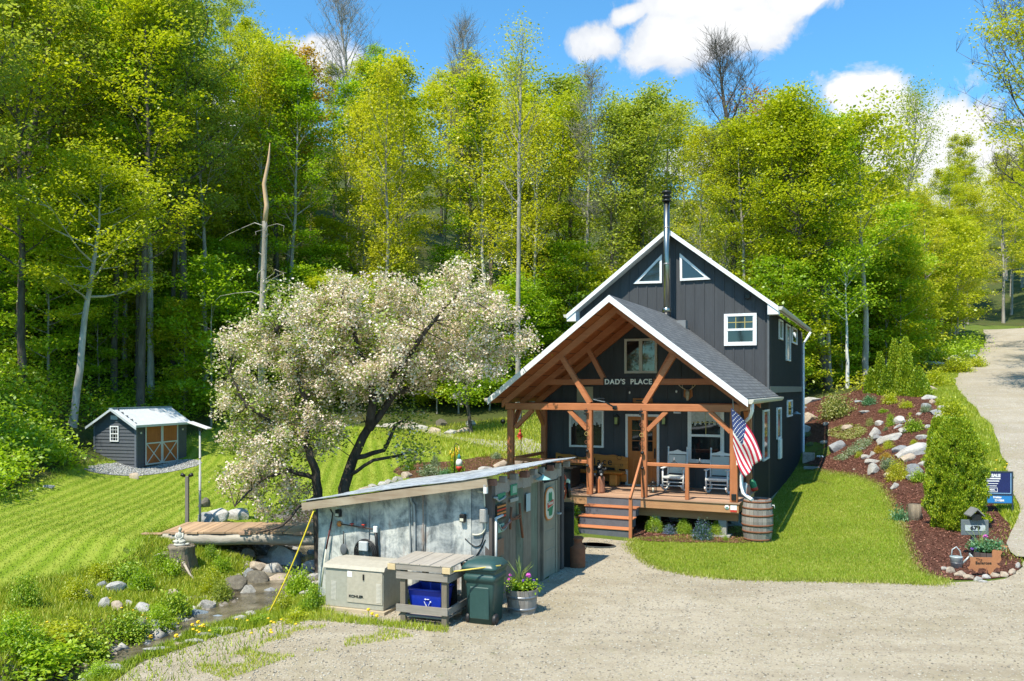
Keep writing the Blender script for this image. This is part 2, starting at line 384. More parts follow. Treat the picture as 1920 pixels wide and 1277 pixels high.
GRAV = smooth_poly([(-7.4,-6),(-5.4,8)] + [PG(a, b)[:2] for a, b in [(230,1265),(330,1222),(430,1190),(540,1160),(610,1150)]] + [(-2.2,14.6),(-.2,15.2),(.9,17.4),(1.3,20.0),(1.7,21.2),(3.1,20.7)] +
    [PG(a, b)[:2] for a, b in [(1190,1014),(1200,1045),(1250,1070),(1350,1085),(1500,1090),(1650,1093),(1765,1098),(1790,1092),(1890,1086),(1914,1064)]] + [(12.3,19.2),(15.5,21.8),(19.0,21.5),(24,13),(20,-6)], step=.3, jit=.05)
sheet('driveway', GRAV, M_gravel, .010, .35)
RL = [PG(a, b)[:2] for a, b in [(1914,1050),(1908,965),(1882,862),(1852,795),(1806,744),(1792,712),(1818,682),(1836,662)]] + [(40.5,71),(46,81),(52,88),(62,93),(84,96)]
RR = [(84,91),(64,87.5),(55.5,82.5),(50,76.5),(45.2,69),(38,58),(32.5,50),(28.8,42),(24.8,34.5),(21,28),(18,22),(16,18.8)]
ROAD = smooth_poly([tuple(p) for p in RL] + RR, step=.8, jit=.08)
sheet('road', ROAD, M_road, .07, .6)
sheet('path', ppoly([(690,800),(740,803),(800,812),(860,826),(930,843),(985,858),(1010,852),(1020,838),(985,822),(950,828),(880,822),(800,800),(740,793)], step=.4, jit=.08), M_pathg, .03, .4)
# creek water
M_water, t, out = nt('creek_water'); v = coords(t)
p = bsdf(t, out, ramp(t, noise(t, v, 2.2, 5), [(.35, (.05, .042, .026)), (.5, (.12, .10, .065)), (.7, (.22, .19, .13))]), .05, 0, bump(t, noise(t, coords(t, 'Object', (1, .45, 1)), 9, 6, .65, 1.2), .9, .04), .7)
WV = []; WF = []; cr = CREEK
def wz(y): return -.80 - .08 * max(0, min(17 - y, 9)) * .25 + .03 * max(0, y - 19) * .5
samp = []
for (x0, y0), (x1, y1) in zip(cr[:-1], cr[1:]):
    for j in range(6): samp.append((x0 + (x1 - x0) * j / 6, y0 + (y1 - y0) * j / 6))
for i, (x, y) in enumerate(samp):
    a = samp[max(0, i - 1)]; b = samp[min(len(samp) - 1, i + 1)]
    d = Vector((b[0] - a[0], b[1] - a[1])).normalized(); nn = Vector((-d.y, d.x))
    for s_ in (-1.1, -.4, .4, 1.1): WV.append((x + nn.x * s_, y + nn.y * s_, wz(y)))
for i in range(len(samp) - 1):
    for j in range(3): WF.append((i * 4 + j, i * 4 + j + 1, i * 4 + j + 5, i * 4 + j + 4))
w = link('water', mesh_np('water', WV, WF, M_water, True)); w['kind'] = 'structure'
# ---------------------------------------------------------------- the cabin
TH = R(24.2); HO = Vector((5.72, 21.0)); CXL = -3.21
def hw(x, y, z=0): return Vector((HO.x + x * math.cos(TH) + y * math.sin(TH), HO.y - x * math.sin(TH) + y * math.cos(TH), z))
def front(px, py, D):
    """pixel on a plane parallel to the front wall, D behind the deck edge -> local x, height"""
    k = (px - CX) / F
    L = (HO.x + D * math.sin(TH) - k * (HO.y + D * math.cos(TH))) / (math.cos(TH) + k * math.sin(TH))
    Y = HO.y + L * math.sin(TH) + D * math.cos(TH); return -L, CZ - (py - HY) * Y / F
def side(px, py, x=0.0):
    k = (px - CX) / F
    D = (k * (HO.y - x * math.sin(TH)) - HO.x - x * math.cos(TH)) / (math.sin(TH) - k * math.cos(TH))
    Y = HO.y - x * math.sin(TH) + D * math.cos(TH); return D, CZ - (py - HY) * Y / F
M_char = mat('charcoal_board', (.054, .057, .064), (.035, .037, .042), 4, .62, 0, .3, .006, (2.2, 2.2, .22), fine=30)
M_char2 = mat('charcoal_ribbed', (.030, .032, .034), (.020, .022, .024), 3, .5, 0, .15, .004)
M_white = mat('white_trim', (.78, .79, .80), (.68, .69, .71), 2, .5, 0, .05, .002)
M_vinyl = mat('vinyl_frame', (.74, .74, .72), (.62, .62, .60), 2, .45, 0, .05, .002)
M_tan = mat('tan_gutter', (.55, .52, .45), (.42, .40, .34), 2, .5, 0, .1, .003)
M_cedar = wood('stained_timber_x', (.52, .20, .085), (.33, .115, .048), 'x', .55)
M_cedarz = wood('stained_timber_z', (.52, .20, .085), (.33, .115, .048), 'z', .55)
M_ceil = wood('ceiling_boards', (.46, .16, .06), (.28, .09, .035), 'y', .55)
M_deckw = wood('deck_boards', (.46, .30, .20), (.33, .20, .13), 'x', .7)
M_fascia = wood('deck_fascia', (.48, .27, .13), (.34, .17, .08), 'x', .65)
M_shing, t, out = nt('asphalt_shingle')
v = coords(t)
bk = N(t, 'ShaderNodeTexBrick'); bk.inputs['Scale'].default_value = 1
bk.inputs['Brick Width'].default_value = .3; bk.inputs['Row Height'].default_value = .14; bk.inputs['Mortar Size'].default_value = .018
bk.inputs['Color1'].default_value = (.075, .08, .086, 1); bk.inputs['Color2'].default_value = (.19, .195, .20, 1); bk.inputs['Mortar'].default_value = (.022, .024, .027, 1)
t.links.new(coords(t, 'UV'), bk.inputs['Vector'])
c = mix(t, .5, bk.outputs[0], ramp(t, noise(t, v, 60, 3, .8), [(.3, (.04, .043, .046)), (.7, (.22, .225, .235))]))
bsdf(t, out, c, .85, 0, bump(t, mth(t, 'ADD', mth(t, 'MULTIPLY', bk.outputs['Fac'], -1), mth(t, 'MULTIPLY', noise(t, v, 90, 2), .4)), .7, .02), .25)
M_glass, t, out = nt('window_glass'); bsdf(t, out, (.012, .016, .018), .04, 0, bump(t, noise(t, coords(t), 1.6, 1), .04, .02), .9)
M_dark = mat('black_metal', (.015, .015, .016), None, 6, .4, 0, .1, .002)
M_steel, t, out = nt('stainless_pipe'); bsdf(t, out, ramp(t, noise(t, coords(t, 'Object', (1, 1, .2)), 5), [(.3, (.22, .23, .20)), (.7, (.5, .5, .46))]), .28, 1.0)
M_screen = mat('grey_hardware', (.3, .3, .31), None, 5, .4, .6, .05, .002)
M_lace = mat('lace_curtain', (.55, .57, .55), (.25, .27, .26), 14, .9, 0, .1, .003)
M_grayp = mat('grey_step_paint', (.11, .12, .14), (.07, .08, .095), 4, .7, 0, .2, .004)
M_conc = mat('concrete', (.36, .35, .32), (.24, .23, .2), 5, .9, 0, .4, .01)

H = thing('cabin', (HO.x, HO.y, 0), -TH, 'two-storey charcoal cabin with steep shingle roofs and an orange timber porch', 'house')
XL, XR = -6.40, -.03
PS = .77
def roof_slab(name, D0, D1, half, ztop, th, m, sp=PS):
    """both slopes of a gabled roof, each carrying UVs laid along the courses"""
    me = bpy.data.meshes.new(name); bm = bmesh.new(); uv = bm.loops.layers.uv.new('UVMap')
    ln = math.hypot(half, half * sp)
    for s in (-1, 1):
        P = [(CXL, D0, ztop), (CXL + s * half, D0, ztop - sp * half), (CXL + s * half, D1, ztop - sp * half), (CXL, D1, ztop)]
        V = [bm.verts.new(p) for p in P] + [bm.verts.new((p[0], p[1], p[2] - th)) for p in P]
        for q in ((0, 1, 2, 3), (7, 6, 5, 4), (0, 4, 5, 1), (1, 5, 6, 2), (2, 6, 7, 3)):
            f = bm.faces.new([V[i] for i in q])
            for l, i in zip(f.loops, q):
                l[uv].uv = (P[i % 4][1], 0 if i % 4 in (0, 3) else ln)
    bmesh.ops.recalc_face_normals(bm, faces=bm.faces); bm.to_mesh(me); bm.free(); me.materials.append(m)
    return link(name, me, H)
# roofs
roof_slab('porch_roof', -.60, 6.08, 3.50, 6.28, .10, M_shing)
roof_slab('main_roof', 5.70, 16.75, 3.50, 9.13, .10, M_shing)
def rake(D, half, ztop, w, th, m, name):
    b = MB()
    for s in (-1, 1):
        P = [(CXL, ztop), (CXL + s * half, ztop - PS * half), (CXL + s * half, ztop - PS * half - w), (CXL, ztop - w)]
        b.prism(P, th, 'y', D)
    return b.build(name, m, H)
rake(-.632, 3.53, 6.275, .18, .03, M_white, 'fascia')
rake(5.668, 3.53, 9.125, .16, .03, M_white, 'fascia')
for s in (-1, 1):   # boxed eave returns of both gables
    b = MB(); b.prism([(CXL + s * 3.53, 6.41 - .02), (CXL + s * 3.53, 6.16), (CXL + s * 3.2, 6.16), (CXL + s * 3.2, 6.39 + .2)], .40, 'y', 5.70)
    b.build('eave_return', M_white, H)
b = MB()            # soffit boards under the main overhangs
for s in (-1, 1):
    b.prism([(CXL + s * .02, 9.12 - .105), (CXL + s * 3.49, 9.12 - .105 - PS * 3.47), (CXL + s * 3.49, 9.12 - .16 - PS * 3.47), (CXL + s * .02, 9.12 - .16)], 11.0, 'y', 5.71)
b.build('soffit', M_white, H)
b = MB()
for s in (-1, 1):
    b.prism([(CXL, 6.16), (CXL + s * 3.48, 6.16 - PS * 3.48), (CXL + s * 3.48, 6.10 - PS * 3.48), (CXL, 6.10)], 3.30, 'y', -.59)
b.build('porch_ceiling', M_ceil, H)
for D in (.10, 1.40, 2.60):      # exposed rafters
    for s in (-1, 1):
        b = MB(); b.prism([(CXL, 6.09), (CXL + s * 3.4, 6.09 - PS * 3.4), (CXL + s * 3.4, 5.90 - PS * 3.4), (CXL, 5.86)], .13, 'y', D - .065)
        b.build('rafter', M_cedar, H)
b = MB()            # purlins seen as board joints
for k in range(1, 9):
    for s in (-1, 1):
        x = k * .41; b.box(CXL + s * x - .006, CXL + s * x + .006, -.58, 2.7, 6.09 - PS * x, 6.105 - PS * x)
b.build('ceiling_joint', M_dark, H)

# walls
def batten_wall(name, m, poly, y0, th, x0, x1, step, ztopf, zbot, sgn=-1, w=.045):
    b = MB(); b.prism(poly, th, 'y', y0); x = x0 + step * .5
    while x < x1:
        zt = ztopf(x) - .01
        if zt > zbot + .1: b.box(x - w / 2, x + w / 2, (y0 - .022) if sgn < 0 else y0 + th, y0 if sgn < 0 else y0 + th + .022, zbot, zt)
        x += step
    return b.build(name, m, H)
zp = lambda x: 6.10 - PS * abs(x - CXL)
batten_wall('front_wall', M_char, [(XL, .3), (XR, .3), (XR, zp(XR) - .02), (CXL, 6.08), (XL, zp(XL) - .02)], 2.75, .15, XL, XR, .41, zp, .98)
zm = lambda x: 8.96 - PS * abs(x - CXL)
batten_wall('upper_wall', M_char, [(XL, .0), (XR, .0), (XR, zm(XR)), (CXL, 8.95), (XL, zm(XL))], 6.10, .15, XL, XR, .32, zm, 3.3)
# side walls
def sidewall(name, x, sgn, D0, D1, z0, z1, step, m, w=.045):
    b = MB(); b.box(x - .15 if sgn > 0 else x, x if sgn > 0 else x + .15, D0, D1, z0, z1); y = D0 + step * .5
    while y < D1 - .03:
        b.box(x if sgn > 0 else x - .024, x + .024 if sgn > 0 else x, y - w / 2, y + w / 2, z0 + .02, z1 - .02); y += step
    return b.build(name, m, H)
D1 = side(1503, 700)[0]
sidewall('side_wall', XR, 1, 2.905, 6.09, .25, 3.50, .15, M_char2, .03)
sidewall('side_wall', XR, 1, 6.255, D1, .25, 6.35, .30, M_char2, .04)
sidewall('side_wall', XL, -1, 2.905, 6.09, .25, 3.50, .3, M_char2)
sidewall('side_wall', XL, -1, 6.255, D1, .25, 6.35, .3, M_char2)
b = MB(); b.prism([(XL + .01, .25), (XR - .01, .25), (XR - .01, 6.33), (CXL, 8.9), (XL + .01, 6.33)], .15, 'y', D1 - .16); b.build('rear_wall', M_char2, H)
b = MB(); b.box(XR + .026, XR + .055, 6.1, D1 + .02, 3.68, 3.90); b.build('belly_band', mat('weathered_band', (.17, .17, .14), (.12, .12, .10), 4), H)
b = MB(); b.box(XL + .02, XR - .06, 2.80, D1 - .02, -.2, .26); b.box(XR - .06, XR + .01, 2.8, D1 + .02, -.2, .27); b.build('foundation', mat('foundation_block', (.30, .30, .22), (.18, .19, .12), 4, .9, 0, .4, .01), H)
MB().box(XR - .005, XR + .05, D1 + .002, D1 + .06, .3, 6.3).build('corner_board', mat('grey_corner', (.10, .11, .12), None, 3), H)
MB().box(XR - .03, XR + .03, 6.02, 6.075, 3.3, 6.38).build('corner_board', MATS['grey_corner'], H)
# windows
def window(px0, py0, px1, py1, D=None, x=None, fw=.07, bars=(), dbl=False, sill=False, m=None, curtain=False, name='window', split=None):
    m = m or M_white
    if D is not None:
        (xa, za), (xb, zb) = front(px0, py0, D), front(px1, py1, D); xa, xb = min(xa, xb), max(xa, xb)
        z0 = front((px0 + px1) / 2, py1, D)[1]; z1 = front((px0 + px1) / 2, py0, D)[1]
        T = lambda a, b_, lo, hi: (a, b_, D - hi, D - lo)
        lo, hi = xa, xb
        def bx(B, a0, a1, c0, c1, p0, p1): B.box(a0, a1, D - p1, D - p0, c0, c1)
    else:
        (lo, zz), (hi, z2) = side(px0, py0, x), side(px1, py1, x)
        pm = (px0 + px1) / 2; z1 = side(pm, py0, x)[1]; z0 = side(pm, py1, x)[1]
        def bx(B, a0, a1, c0, c1, p0, p1): B.box(x + p0, x + p1, a0, a1, c0, c1)
    fr = MB()
    bx(fr, lo, lo + fw, z0, z1, .0, .055); bx(fr, hi - fw, hi, z0, z1, .0, .055)
    bx(fr, lo + fw, hi - fw, z1 - fw, z1, .0, .055); bx(fr, lo + fw, hi - fw, z0, z0 + fw, .0, .07 if sill else .055)
    o = fr.build(name, m, H)
    gl = MB(); bx(gl, lo + fw * .6, hi - fw * .6, z0 + fw * .6, z1 - fw * .6, .004, .022); gl.build('pane', M_glass, o)
    sb = MB(); q = .035
    if dbl:
        zm_ = (z0 + z1) / 2; bx(sb, lo + fw, hi - fw, zm_ - .035, zm_ + .035, .02, .05)
        for c0, c1 in ((z0 + fw, zm_ - .035), (zm_ + .035, z1 - fw)):
            bx(sb, lo + fw, lo + fw + q, c0, c1, .018, .04); bx(sb, hi - fw - q, hi - fw, c0, c1, .018, .04)
        bx(sb, lo + fw + q, hi - fw - q, z0 + fw, z0 + fw + q, .018, .04)
    if split:
        xm = (lo + hi) / 2; bx(sb, xm - .05, xm + .05, z0 + fw, z1 - fw, .018, .05)
    if sb.v: sb.build('sash', m, o)
    if bars:
        gb = MB(); zm_ = (z0 + z1) / 2; t0 = zm_ + .04 if dbl else z0 + fw; t1 = z1 - fw
        nc, nr = bars
        for i in range(1, nc): xx = lo + fw + (hi - lo - 2 * fw) * i / nc; bx(gb, xx - .012, xx + .012, t0, t1, .0235, .03)
        for i in range(1, nr): zz = t0 + (t1 - t0) * i / nr; bx(gb, lo + fw, hi - fw, zz - .012, zz + .012, .024, .031)
        gb.build('grille', M_bars, o)
    if curtain:
        cb = MB(); n = 22
        for i in range(n):
            a0 = lo + fw + (hi - lo - 2 * fw) * i / n; a1 = lo + fw + (hi - lo - 2 * fw) * (i + 1) / n
            drop = .34 + .06 * math.cos(i * 1.9) + .05 * (abs(i - n / 2) / n * 3); bx(cb, a0, a1, z1 - fw - drop, z1 - fw, .023 + .004 * (i % 2), .027 + .004 * (i % 2))
        cb.build('curtain', M_lace, o)
    return o, lo, hi, z0, z1
M_bars = mat('brass_bars', (.45, .36, .12), None, 3, .5)
window(1358, 588, 1419, 648, D=6.075, dbl=True, bars=(3, 2), fw=.085)
window(1171.5, 635, 1232.5, 700, D=2.725, m=mat('cream_frame', (.62, .58, .50), None, 3), fw=.07, split=True)
window(1068, 768, 1132.5, 838.5, D=2.725, m=M_vinyl, curtain=True, fw=.06, sill=True)
window(1290, 765, 1358, 868.5, D=2.725, m=M_vinyl, dbl=True, bars=(2, 2), curtain=True, fw=.07)
for a in ((1459.7, 600, 1466, 637), (1473, 609, 1480.5, 677), (1484, 615, 1493, 645), (1475, 750, 1484, 781)):
    window(*a, x=XR + .02, fw=.06, m=M_vinyl)
window(1429.5, 768, 1440, 862, x=XR + .02, fw=.06, m=M_vinyl); window(1455.5, 764, 1463, 822.5, x=XR + .02, fw=.06, m=M_vinyl)
def triwin(pix):
    P = [front(a, b_, 6.075) for a, b_ in pix]; c = Vector((sum(p[0] for p in P) / 3, sum(p[1] for p in P) / 3))
    fr = MB()
    P = [Vector(p) for p in P]; Q = []
    # inner triangle by offsetting the edges
    w = .075; area = lambda a, b_, c_: (b_ - a).cross(c_ - a)
    per = sum((P[i] - P[i - 1]).length for i in range(3)); r = abs(area(*P)) / per
    inc = sum((P[i] * (P[(i + 1) % 3] - P[(i + 2) % 3]).length for i in range(3)), Vector((0, 0))) / per
    Q = [inc + (p - inc) * (1 - w / r) for p in P]
    for i in range(3):
        j = (i + 1) % 3; fr.prism([P[i], P[j], Q[j], Q[i]], .055, 'y', 6.02)
    o = fr.build('window', M_white, H); gl = MB(); gl.prism([inc + (q - inc) * 1.05 for q in Q], .02, 'y', 6.05); gl.build('pane', M_glass, o)
triwin([(1188, 532.5), (1241.5, 531), (1241.5, 477)])
triwin([(1275, 475), (1275.5, 527), (1333, 524)])
# door
(xa, _), (xb, _) = front(1173.5, 800, 2.74), front(1236.5, 800, 2.74); zd = 3.06
b = MB(); b.box(xa, xa + .07, 2.69, 2.749, .94, zd); b.box(xb - .07, xb, 2.69, 2.749, .94, zd); b.box(xa + .07, xb - .07, 2.69, 2.749, zd - .07, zd)
fr = b.build('door_frame', M_vinyl, H)
M_door = wood('door_wood', (.46, .17, .04), (.34, .11, .025), 'z', .4, 12, False)
da, db = xa + .075, xb - .075; zc = 1.86
b = MB(); b.box(da, db, 2.715, 2.745, .95, zc)
for (p0, p1) in ((da, da + .12), (db - .12, db)): b.box(p0, p1, 2.70, 2.745, zc, zd - .075)
b.box(da + .12, db - .12, 2.70, 2.745, zc, zc + .10); b.box(da + .12, db - .12, 2.70, 2.745, zd - .18, zd - .075)
w_ = (db - da - .24)
for i in (1, 2):
    pass
b.box(da + .12 + w_ / 2 - .015, da + .12 + w_ / 2 + .015, 2.702, 2.745, zc + .1, zd - .18)
for i in (1, 2):
    zz = zc + .1 + (zd - .28 - zc) * i / 3; b.box(da + .12, db - .12, 2.704, 2.744, zz - .013, zz + .013)
for xx in (da + .14, da + .14 + w_ / 2 + .02):
    b.box(xx, xx + w_ / 2 - .06, 2.70, 2.715, 1.06, zc - .12, .012); b.box(xx + .05, xx + w_ / 2 - .11, 2.692, 2.70, 1.12, zc - .18, .008)
d = b.build('door', M_door, H)
MB().box(da + .12, db - .12, 2.728, 2.738, zc + .1, zd - .18).build('pane', M_glass, d)
b = MB(); b.box(db - .07, db - .03, 2.67, 2.70, 1.75, 2.05); b.tube([(db - .05, 2.69, 1.78), (db - .05, 2.64, 1.80), (db - .05, 2.64, 1.95), (db - .05, 2.69, 1.98)], .012); b.build('handle', M_dark, d)
MB().box(xa, xb, 2.60, 2.745, .942, .965).build('threshold', M_tan, H)

# porch deck and structure
b = MB()
for i in range(20):
    y = -.03 + i * .14; b.box(-6.52, .03, y, y + .134, .905, .94)
b.build('deck', M_deckw, H)
MB().box(-6.50, .0, .0, .04, .68, .903).box(-.04, .0, .04, 2.73, .68, .903).box(-6.5, -6.46, .04, 2.73, .68, .903).build('rim_joist', M_fascia, H)
b = MB()
for i in range(16): b.box(-6.3 + i * .41, -6.26 + i * .41, .05, 2.74, .69, .90)
b.build('joist', M_fascia, H)
MB().box(-6.3, -.06, .28, .42, .43, .679).box(-6.3, -.06, 2.2, 2.34, .43, .679).build('under_beam', M_fascia, H)
for x in (-6.1, -4.3, -2.2, -.45):
    for y in (.35, 2.27): b = MB(); b.box(x - .1, x + .1, y - .09, y + .09, .0, .43); b.box(x - .2, x + .2, y - .2, y + .2, -.15, .06); b.build('pier', M_conc, H)
posts = []
for x, w in ((-.13, .19), (-2.46, .15), (-3.98, .15), (-6.35, .17)):
    posts.append(MB().box(x - w / 2, x + w / 2, .02, .02 + w, .942, 3.228, .012).build('post', M_cedarz, H))
for x in (-.13, -6.35): posts.append(MB().box(x - .08, x + .08, 2.54, 2.70, .942, 3.228, .012).build('post', M_cedarz, H))
MB().box(-6.50, .02, .02, .19, 3.23, 3.42, .012).build('beam', M_cedar, H)
wy = wood('stained_timber_y', (.52, .20, .085), (.33, .115, .048), 'y', .55)
for x in (-6.35, -.13): MB().box(x - .08, x + .08, .192, 2.74, 3.232, 3.41, .01).build('beam', wy, H)
MB().box(-5.95, -.48, 1.33, 1.47, 3.93, 4.10, .01).build('beam', M_cedar, H)
MB().box(-6.27, -.21, 2.58, 2.72, 3.232, 3.40, .01).build('beam', M_cedar, H)
def brace(a, c_, w=.13, h=.14, n='brace'): MB().bar(a, c_, w, h, (0, 1, 0)).build(n, M_cedar, H)
brace((-3.98, .11, 3.43), (-4.86, .11, 4.80)); brace((-2.46, .11, 3.43), (-1.60, .11, 4.80))
brace((-4.00, 1.40, 4.11), (-4.50, 1.40, 5.02)); brace((-2.42, 1.40, 4.11), (-1.92, 1.40, 5.02))
for x, s in ((-6.28, 1), (-3.98, -1), (-2.46, 1), (-.13, -1)):
    brace((x + s * .08, .11, 2.72), (x + s * .60, .11, 3.23), .11, .13)
for x in (-6.35, -.13):
    for y, s in ((.2, 1), (2.55, -1)): MB().bar((x, y, 2.72), (x, y + s * .5, 3.22), .10, .12, (1, 0, 0)).build('brace', wy, H)
def railing(x0, x1, bal=None):
    r = MB().box(x0, x1, .05, .15, 1.78, 1.87, .01).build('rail', M_cedar, H)
railing(-2.38, -.23); railing(-6.26, -4.06)
xb_ = front(1288.5, 900, .1)[0]
MB().box(xb_ - .05, xb_ + .05, .05, .15, .942, 1.779, .008).build('baluster', M_cedarz, H)
MB().box(-6.40, -6.30, .2, 2.53, 1.78, 1.87, .01).build('rail', wy, H)
# steps
sx0, _ = front(1093, 980, -.5); sx1, _ = front(1188, 980, -.5)
st = MB(); tr = MB()
for i in range(3):
    z = .94 * (3 - i) / 4; y = -.30 * (i + 1)
    tr.box(sx0 - .03 - .05 * i, sx1 + .03, y - .03, y + .295, z - .035, z, .006)
    st.box(sx0 - .05 * i, sx1, y, y + .29, z - .235, z - .037)
    st.box(sx0, sx1, y + .291 if i else -.004, .0 if i == 0 else y + .3, .0, .02)
st.build('riser', M_grayp, H); tr.build('tread', M_cedar, H)
MB().box(sx0 - .06, sx1 + .05, -.008, .0, .70, .93).build('stringer', M_grayp, H)
b = MB(); hx = sx1 + .06
b.box(hx - .04, hx + .04, -1.02, -.94, -.1, 1.02); b.bar((hx, -1.03, 1.03), (hx, .05, 1.98), .05, .09, (0, 0, 1)); b.build('hand_rail', M_cedarz, H)
# gutters and downspouts
def gutter(y0, y1, x, z, s):
    b = MB(); b.prism([(x, z), (x + s * .13, z), (x + s * .13, z - .02), (x + s * .12, z - .06), (x + s * .08, z - .11), (x, z - .11)], y1 - y0, 'y', y0); return b.build('gutter', M_tan, H)
gutter(-.58, 6.0, CXL + 3.53, 3.56, 1); gutter(5.7, 16.7, CXL + 3.53, 6.40, 1); gutter(5.7, 16.7, CXL - 3.53, 6.40, -1); gutter(-.58, 6.0, CXL - 3.53, 3.56, -1)
MB().tube([(.37, -.3, 3.45), (.37, -.28, 3.28), (.30, -.15, 3.12), (.10, .1, 2.95), (.05, .12, 2.7), (.05, .12, 1.35), (.10, .08, 1.18), (.22, -.06, 1.12), (.36, -.18, 1.06)], .045, 8).build('downspout', M_white, H)
MB().tube([(.37, D1 + .1, 6.3), (.2, D1 + .1, 6.0), (.07, D1 + .06, 5.8), (.07, D1 + .06, .45), (.12, D1 - .0, .35)], .05, 8).build('downspout', M_white, H)
# chimney
cxp, _ = front(1250, 588, 5.6)
b = MB(); b.lathe([(.10, 0), (.10, 4.15)], 20, (cxp, 5.6, 5.98)); o = b.build('chimney', M_steel, H)
MB().lathe([(.10, 0), (.155, .0), (.155, .05), (.11, .06), (.11, .12), (.16, .13), (.165, .18), (.11, .2), (.11, .26), (.17, .27), (.155, .34), (.02, .38)], 20, (cxp, 5.6, 9.98)).build('cap', M_dark, o)
MB().lathe([(.108, 0), (.15, .02), (.15, .14), (.108, .17)], 20, (cxp, 5.6, 6.32)).build('collar', M_steel, o)
MB().lathe([(.104, 0), (.104, .05)], 20, (cxp, 5.6, 7.9)).lathe([(.104, 0), (.104, .05)], 20, (cxp, 5.6, 9.1)).build('pipe_joint', M_screen, o)
MB().lathe([(.135, 0), (.14, .3)], 16, (cxp, 5.6, 6.05)).build('storm_collar', M_dark, o)
MB().box(cxp + .1, cxp + .62, 5.62, 5.95, 5.55, 6.06).build('flashing', mat('grey_flashing', (.2, .21, .22), None, 30, .7), o)
# vent pipe on the far slope, gable vent, wall boxes
MB().lathe([(.06, 0), (.06, .95)], 12, (front(1331, 480, 9)[0], 9, 7.6)).build('vent_pipe', M_white, H)
xv, zv = front(1402, 556, 6.07); MB().box(xv - .09, xv + .09, 5.99, 6.075, zv - .08, zv + .08, .02).build('wall_vent', M_dark, H)
dv, zv = side(1458, 841, XR); MB().box(XR + .025, XR + .13, dv - .25, dv + .25, zv - .35, zv + .35, .02).build('wall_box', M_vinyl, H)
dv, zv = side(1457, 841, XR); 
# writing
M_let = mat('cream_letters', (.80, .76, .62), None, 5, .6)
M_blk = mat('black_board', (.02, .018, .016), None, 5, .6)
xa, za = front(1134, 716, 1.25); xb, zb = front(1222, 717, 1.25)
S = thing('name_sign', hw((xa + xb) / 2, 1.27, za), -TH, 'black name board with cream letters on the beam under the porch gable', 'sign')
w2 = (xb - xa) / 2 + .04
MB().box(-w2, w2, -.02, .0, -.12, .12, .01).build('board', M_blk, S)
text('lettering', "DAD'S  PLACE", .2, M_let, S, (0, -.026, -.005), bold=.006, extrude=.005, spacing=1.12)
# ---------------------------------------------------------------- vegetation
def leaf_mat(name, stops, trans=.45, nscale=.35, dark=.75, mow=None):
    """leaves: colour varies leaf by leaf and clump by clump; light passes through"""
    m, t, out = nt(name); g = N(t, 'ShaderNodeNewGeometry')
    n1 = noise(t, coords(t), nscale, 3, .6)
    f = mth(t, 'ADD', mth(t, 'MULTIPLY', g.outputs['Random Per Island'], .6), mth(t, 'MULTIPLY', n1, .45))
    oi = N(t, 'ShaderNodeObjectInfo'); f = mth(t, 'ADD', f, mth(t, 'MULTIPLY', mth(t, 'SUBTRACT', oi.outputs['Random'], .5), .22))
    if mow:      # mower passes lay the blades over in bands
        w = N(t, 'ShaderNodeTexWave', bands_direction='X'); w.inputs['Scale'].default_value = mow[1]; w.inputs['Distortion'].default_value = 2.2
        w.inputs['Detail'].default_value = 3; w.inputs['Detail Scale'].default_value = .35; t.links.new(coords(t, 'Object', (1, 1, 1), (0, 0, mow[0])), w.inputs[0])
        f = mth(t, 'ADD', f, mth(t, 'MULTIPLY', mth(t, 'POWER', w.outputs['Fac'], 2.5), .22))
    k = len(stops); c = ramp(t, f, [(.15 + .7 * i / (k - 1), s) for i, s in enumerate(stops)])
    d = N(t, 'ShaderNodeBsdfDiffuse'); tr = N(t, 'ShaderNodeBsdfTranslucent'); gl = N(t, 'ShaderNodeBsdfGlossy'); gl.inputs['Roughness'].default_value = .45
    gl.inputs['Color'].default_value = (.8, .85, .8, 1)
    t.links.new(c, d.inputs[0]); t.links.new(mix(t, 1.0, c, (1.15, 1.2, .6), 'MULTIPLY'), tr.inputs[0])
    mx = N(t, 'ShaderNodeMixShader'); mx.inputs[0].default_value = trans
    t.links.new(d.outputs[0], mx.inputs[1]); t.links.new(tr.outputs[0], mx.inputs[2])
    m2 = N(t, 'ShaderNodeMixShader'); m2.inputs[0].default_value = .04
    t.links.new(mx.outputs[0], m2.inputs[1]); t.links.new(gl.outputs[0], m2.inputs[2]); t.links.new(m2.outputs[0], out.inputs[0])
    MATS[name] = m; return m
L_green = leaf_mat('leaves_green', [(.17, .28, .010), (.28, .43, .014), (.39, .54, .02), (.48, .60, .04)], .5)
L_lime = leaf_mat('leaves_lime', [(.26, .31, .008), (.40, .45, .012), (.51, .54, .018), (.58, .58, .05)], .5)
L_yel = leaf_mat('leaves_yellow', [(.33, .35, .012), (.46, .47, .016), (.55, .55, .03), (.61, .57, .06)], .5)
L_olive = leaf_mat('leaves_olive', [(.22, .28, .03), (.32, .39, .04), (.41, .46, .07), (.47, .50, .12)], .5)
L_orange = leaf_mat('leaves_orange', [(.38, .26, .04), (.50, .32, .06), (.58, .36, .09), (.60, .42, .14)], .5)
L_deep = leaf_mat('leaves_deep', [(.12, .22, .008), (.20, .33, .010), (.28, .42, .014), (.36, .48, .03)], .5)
L_cedar = leaf_mat('leaves_cedar', [(.06, .13, .008), (.18, .29, .010), (.32, .42, .014), (.44, .48, .03)], .25)
L_box = leaf_mat('leaves_box', [(.08, .17, .008), (.18, .31, .010), (.29, .42, .016), (.42, .50, .04)], .3)
L_blos = leaf_mat('blossom_petals', [(.50, .36, .31), (.70, .55, .47), (.84, .73, .63), (.86, .74, .68)], .3)
L_apple = leaf_mat('apple_leaves', [(.14, .21, .03), (.24, .33, .04), (.34, .42, .07), (.42, .46, .14)])
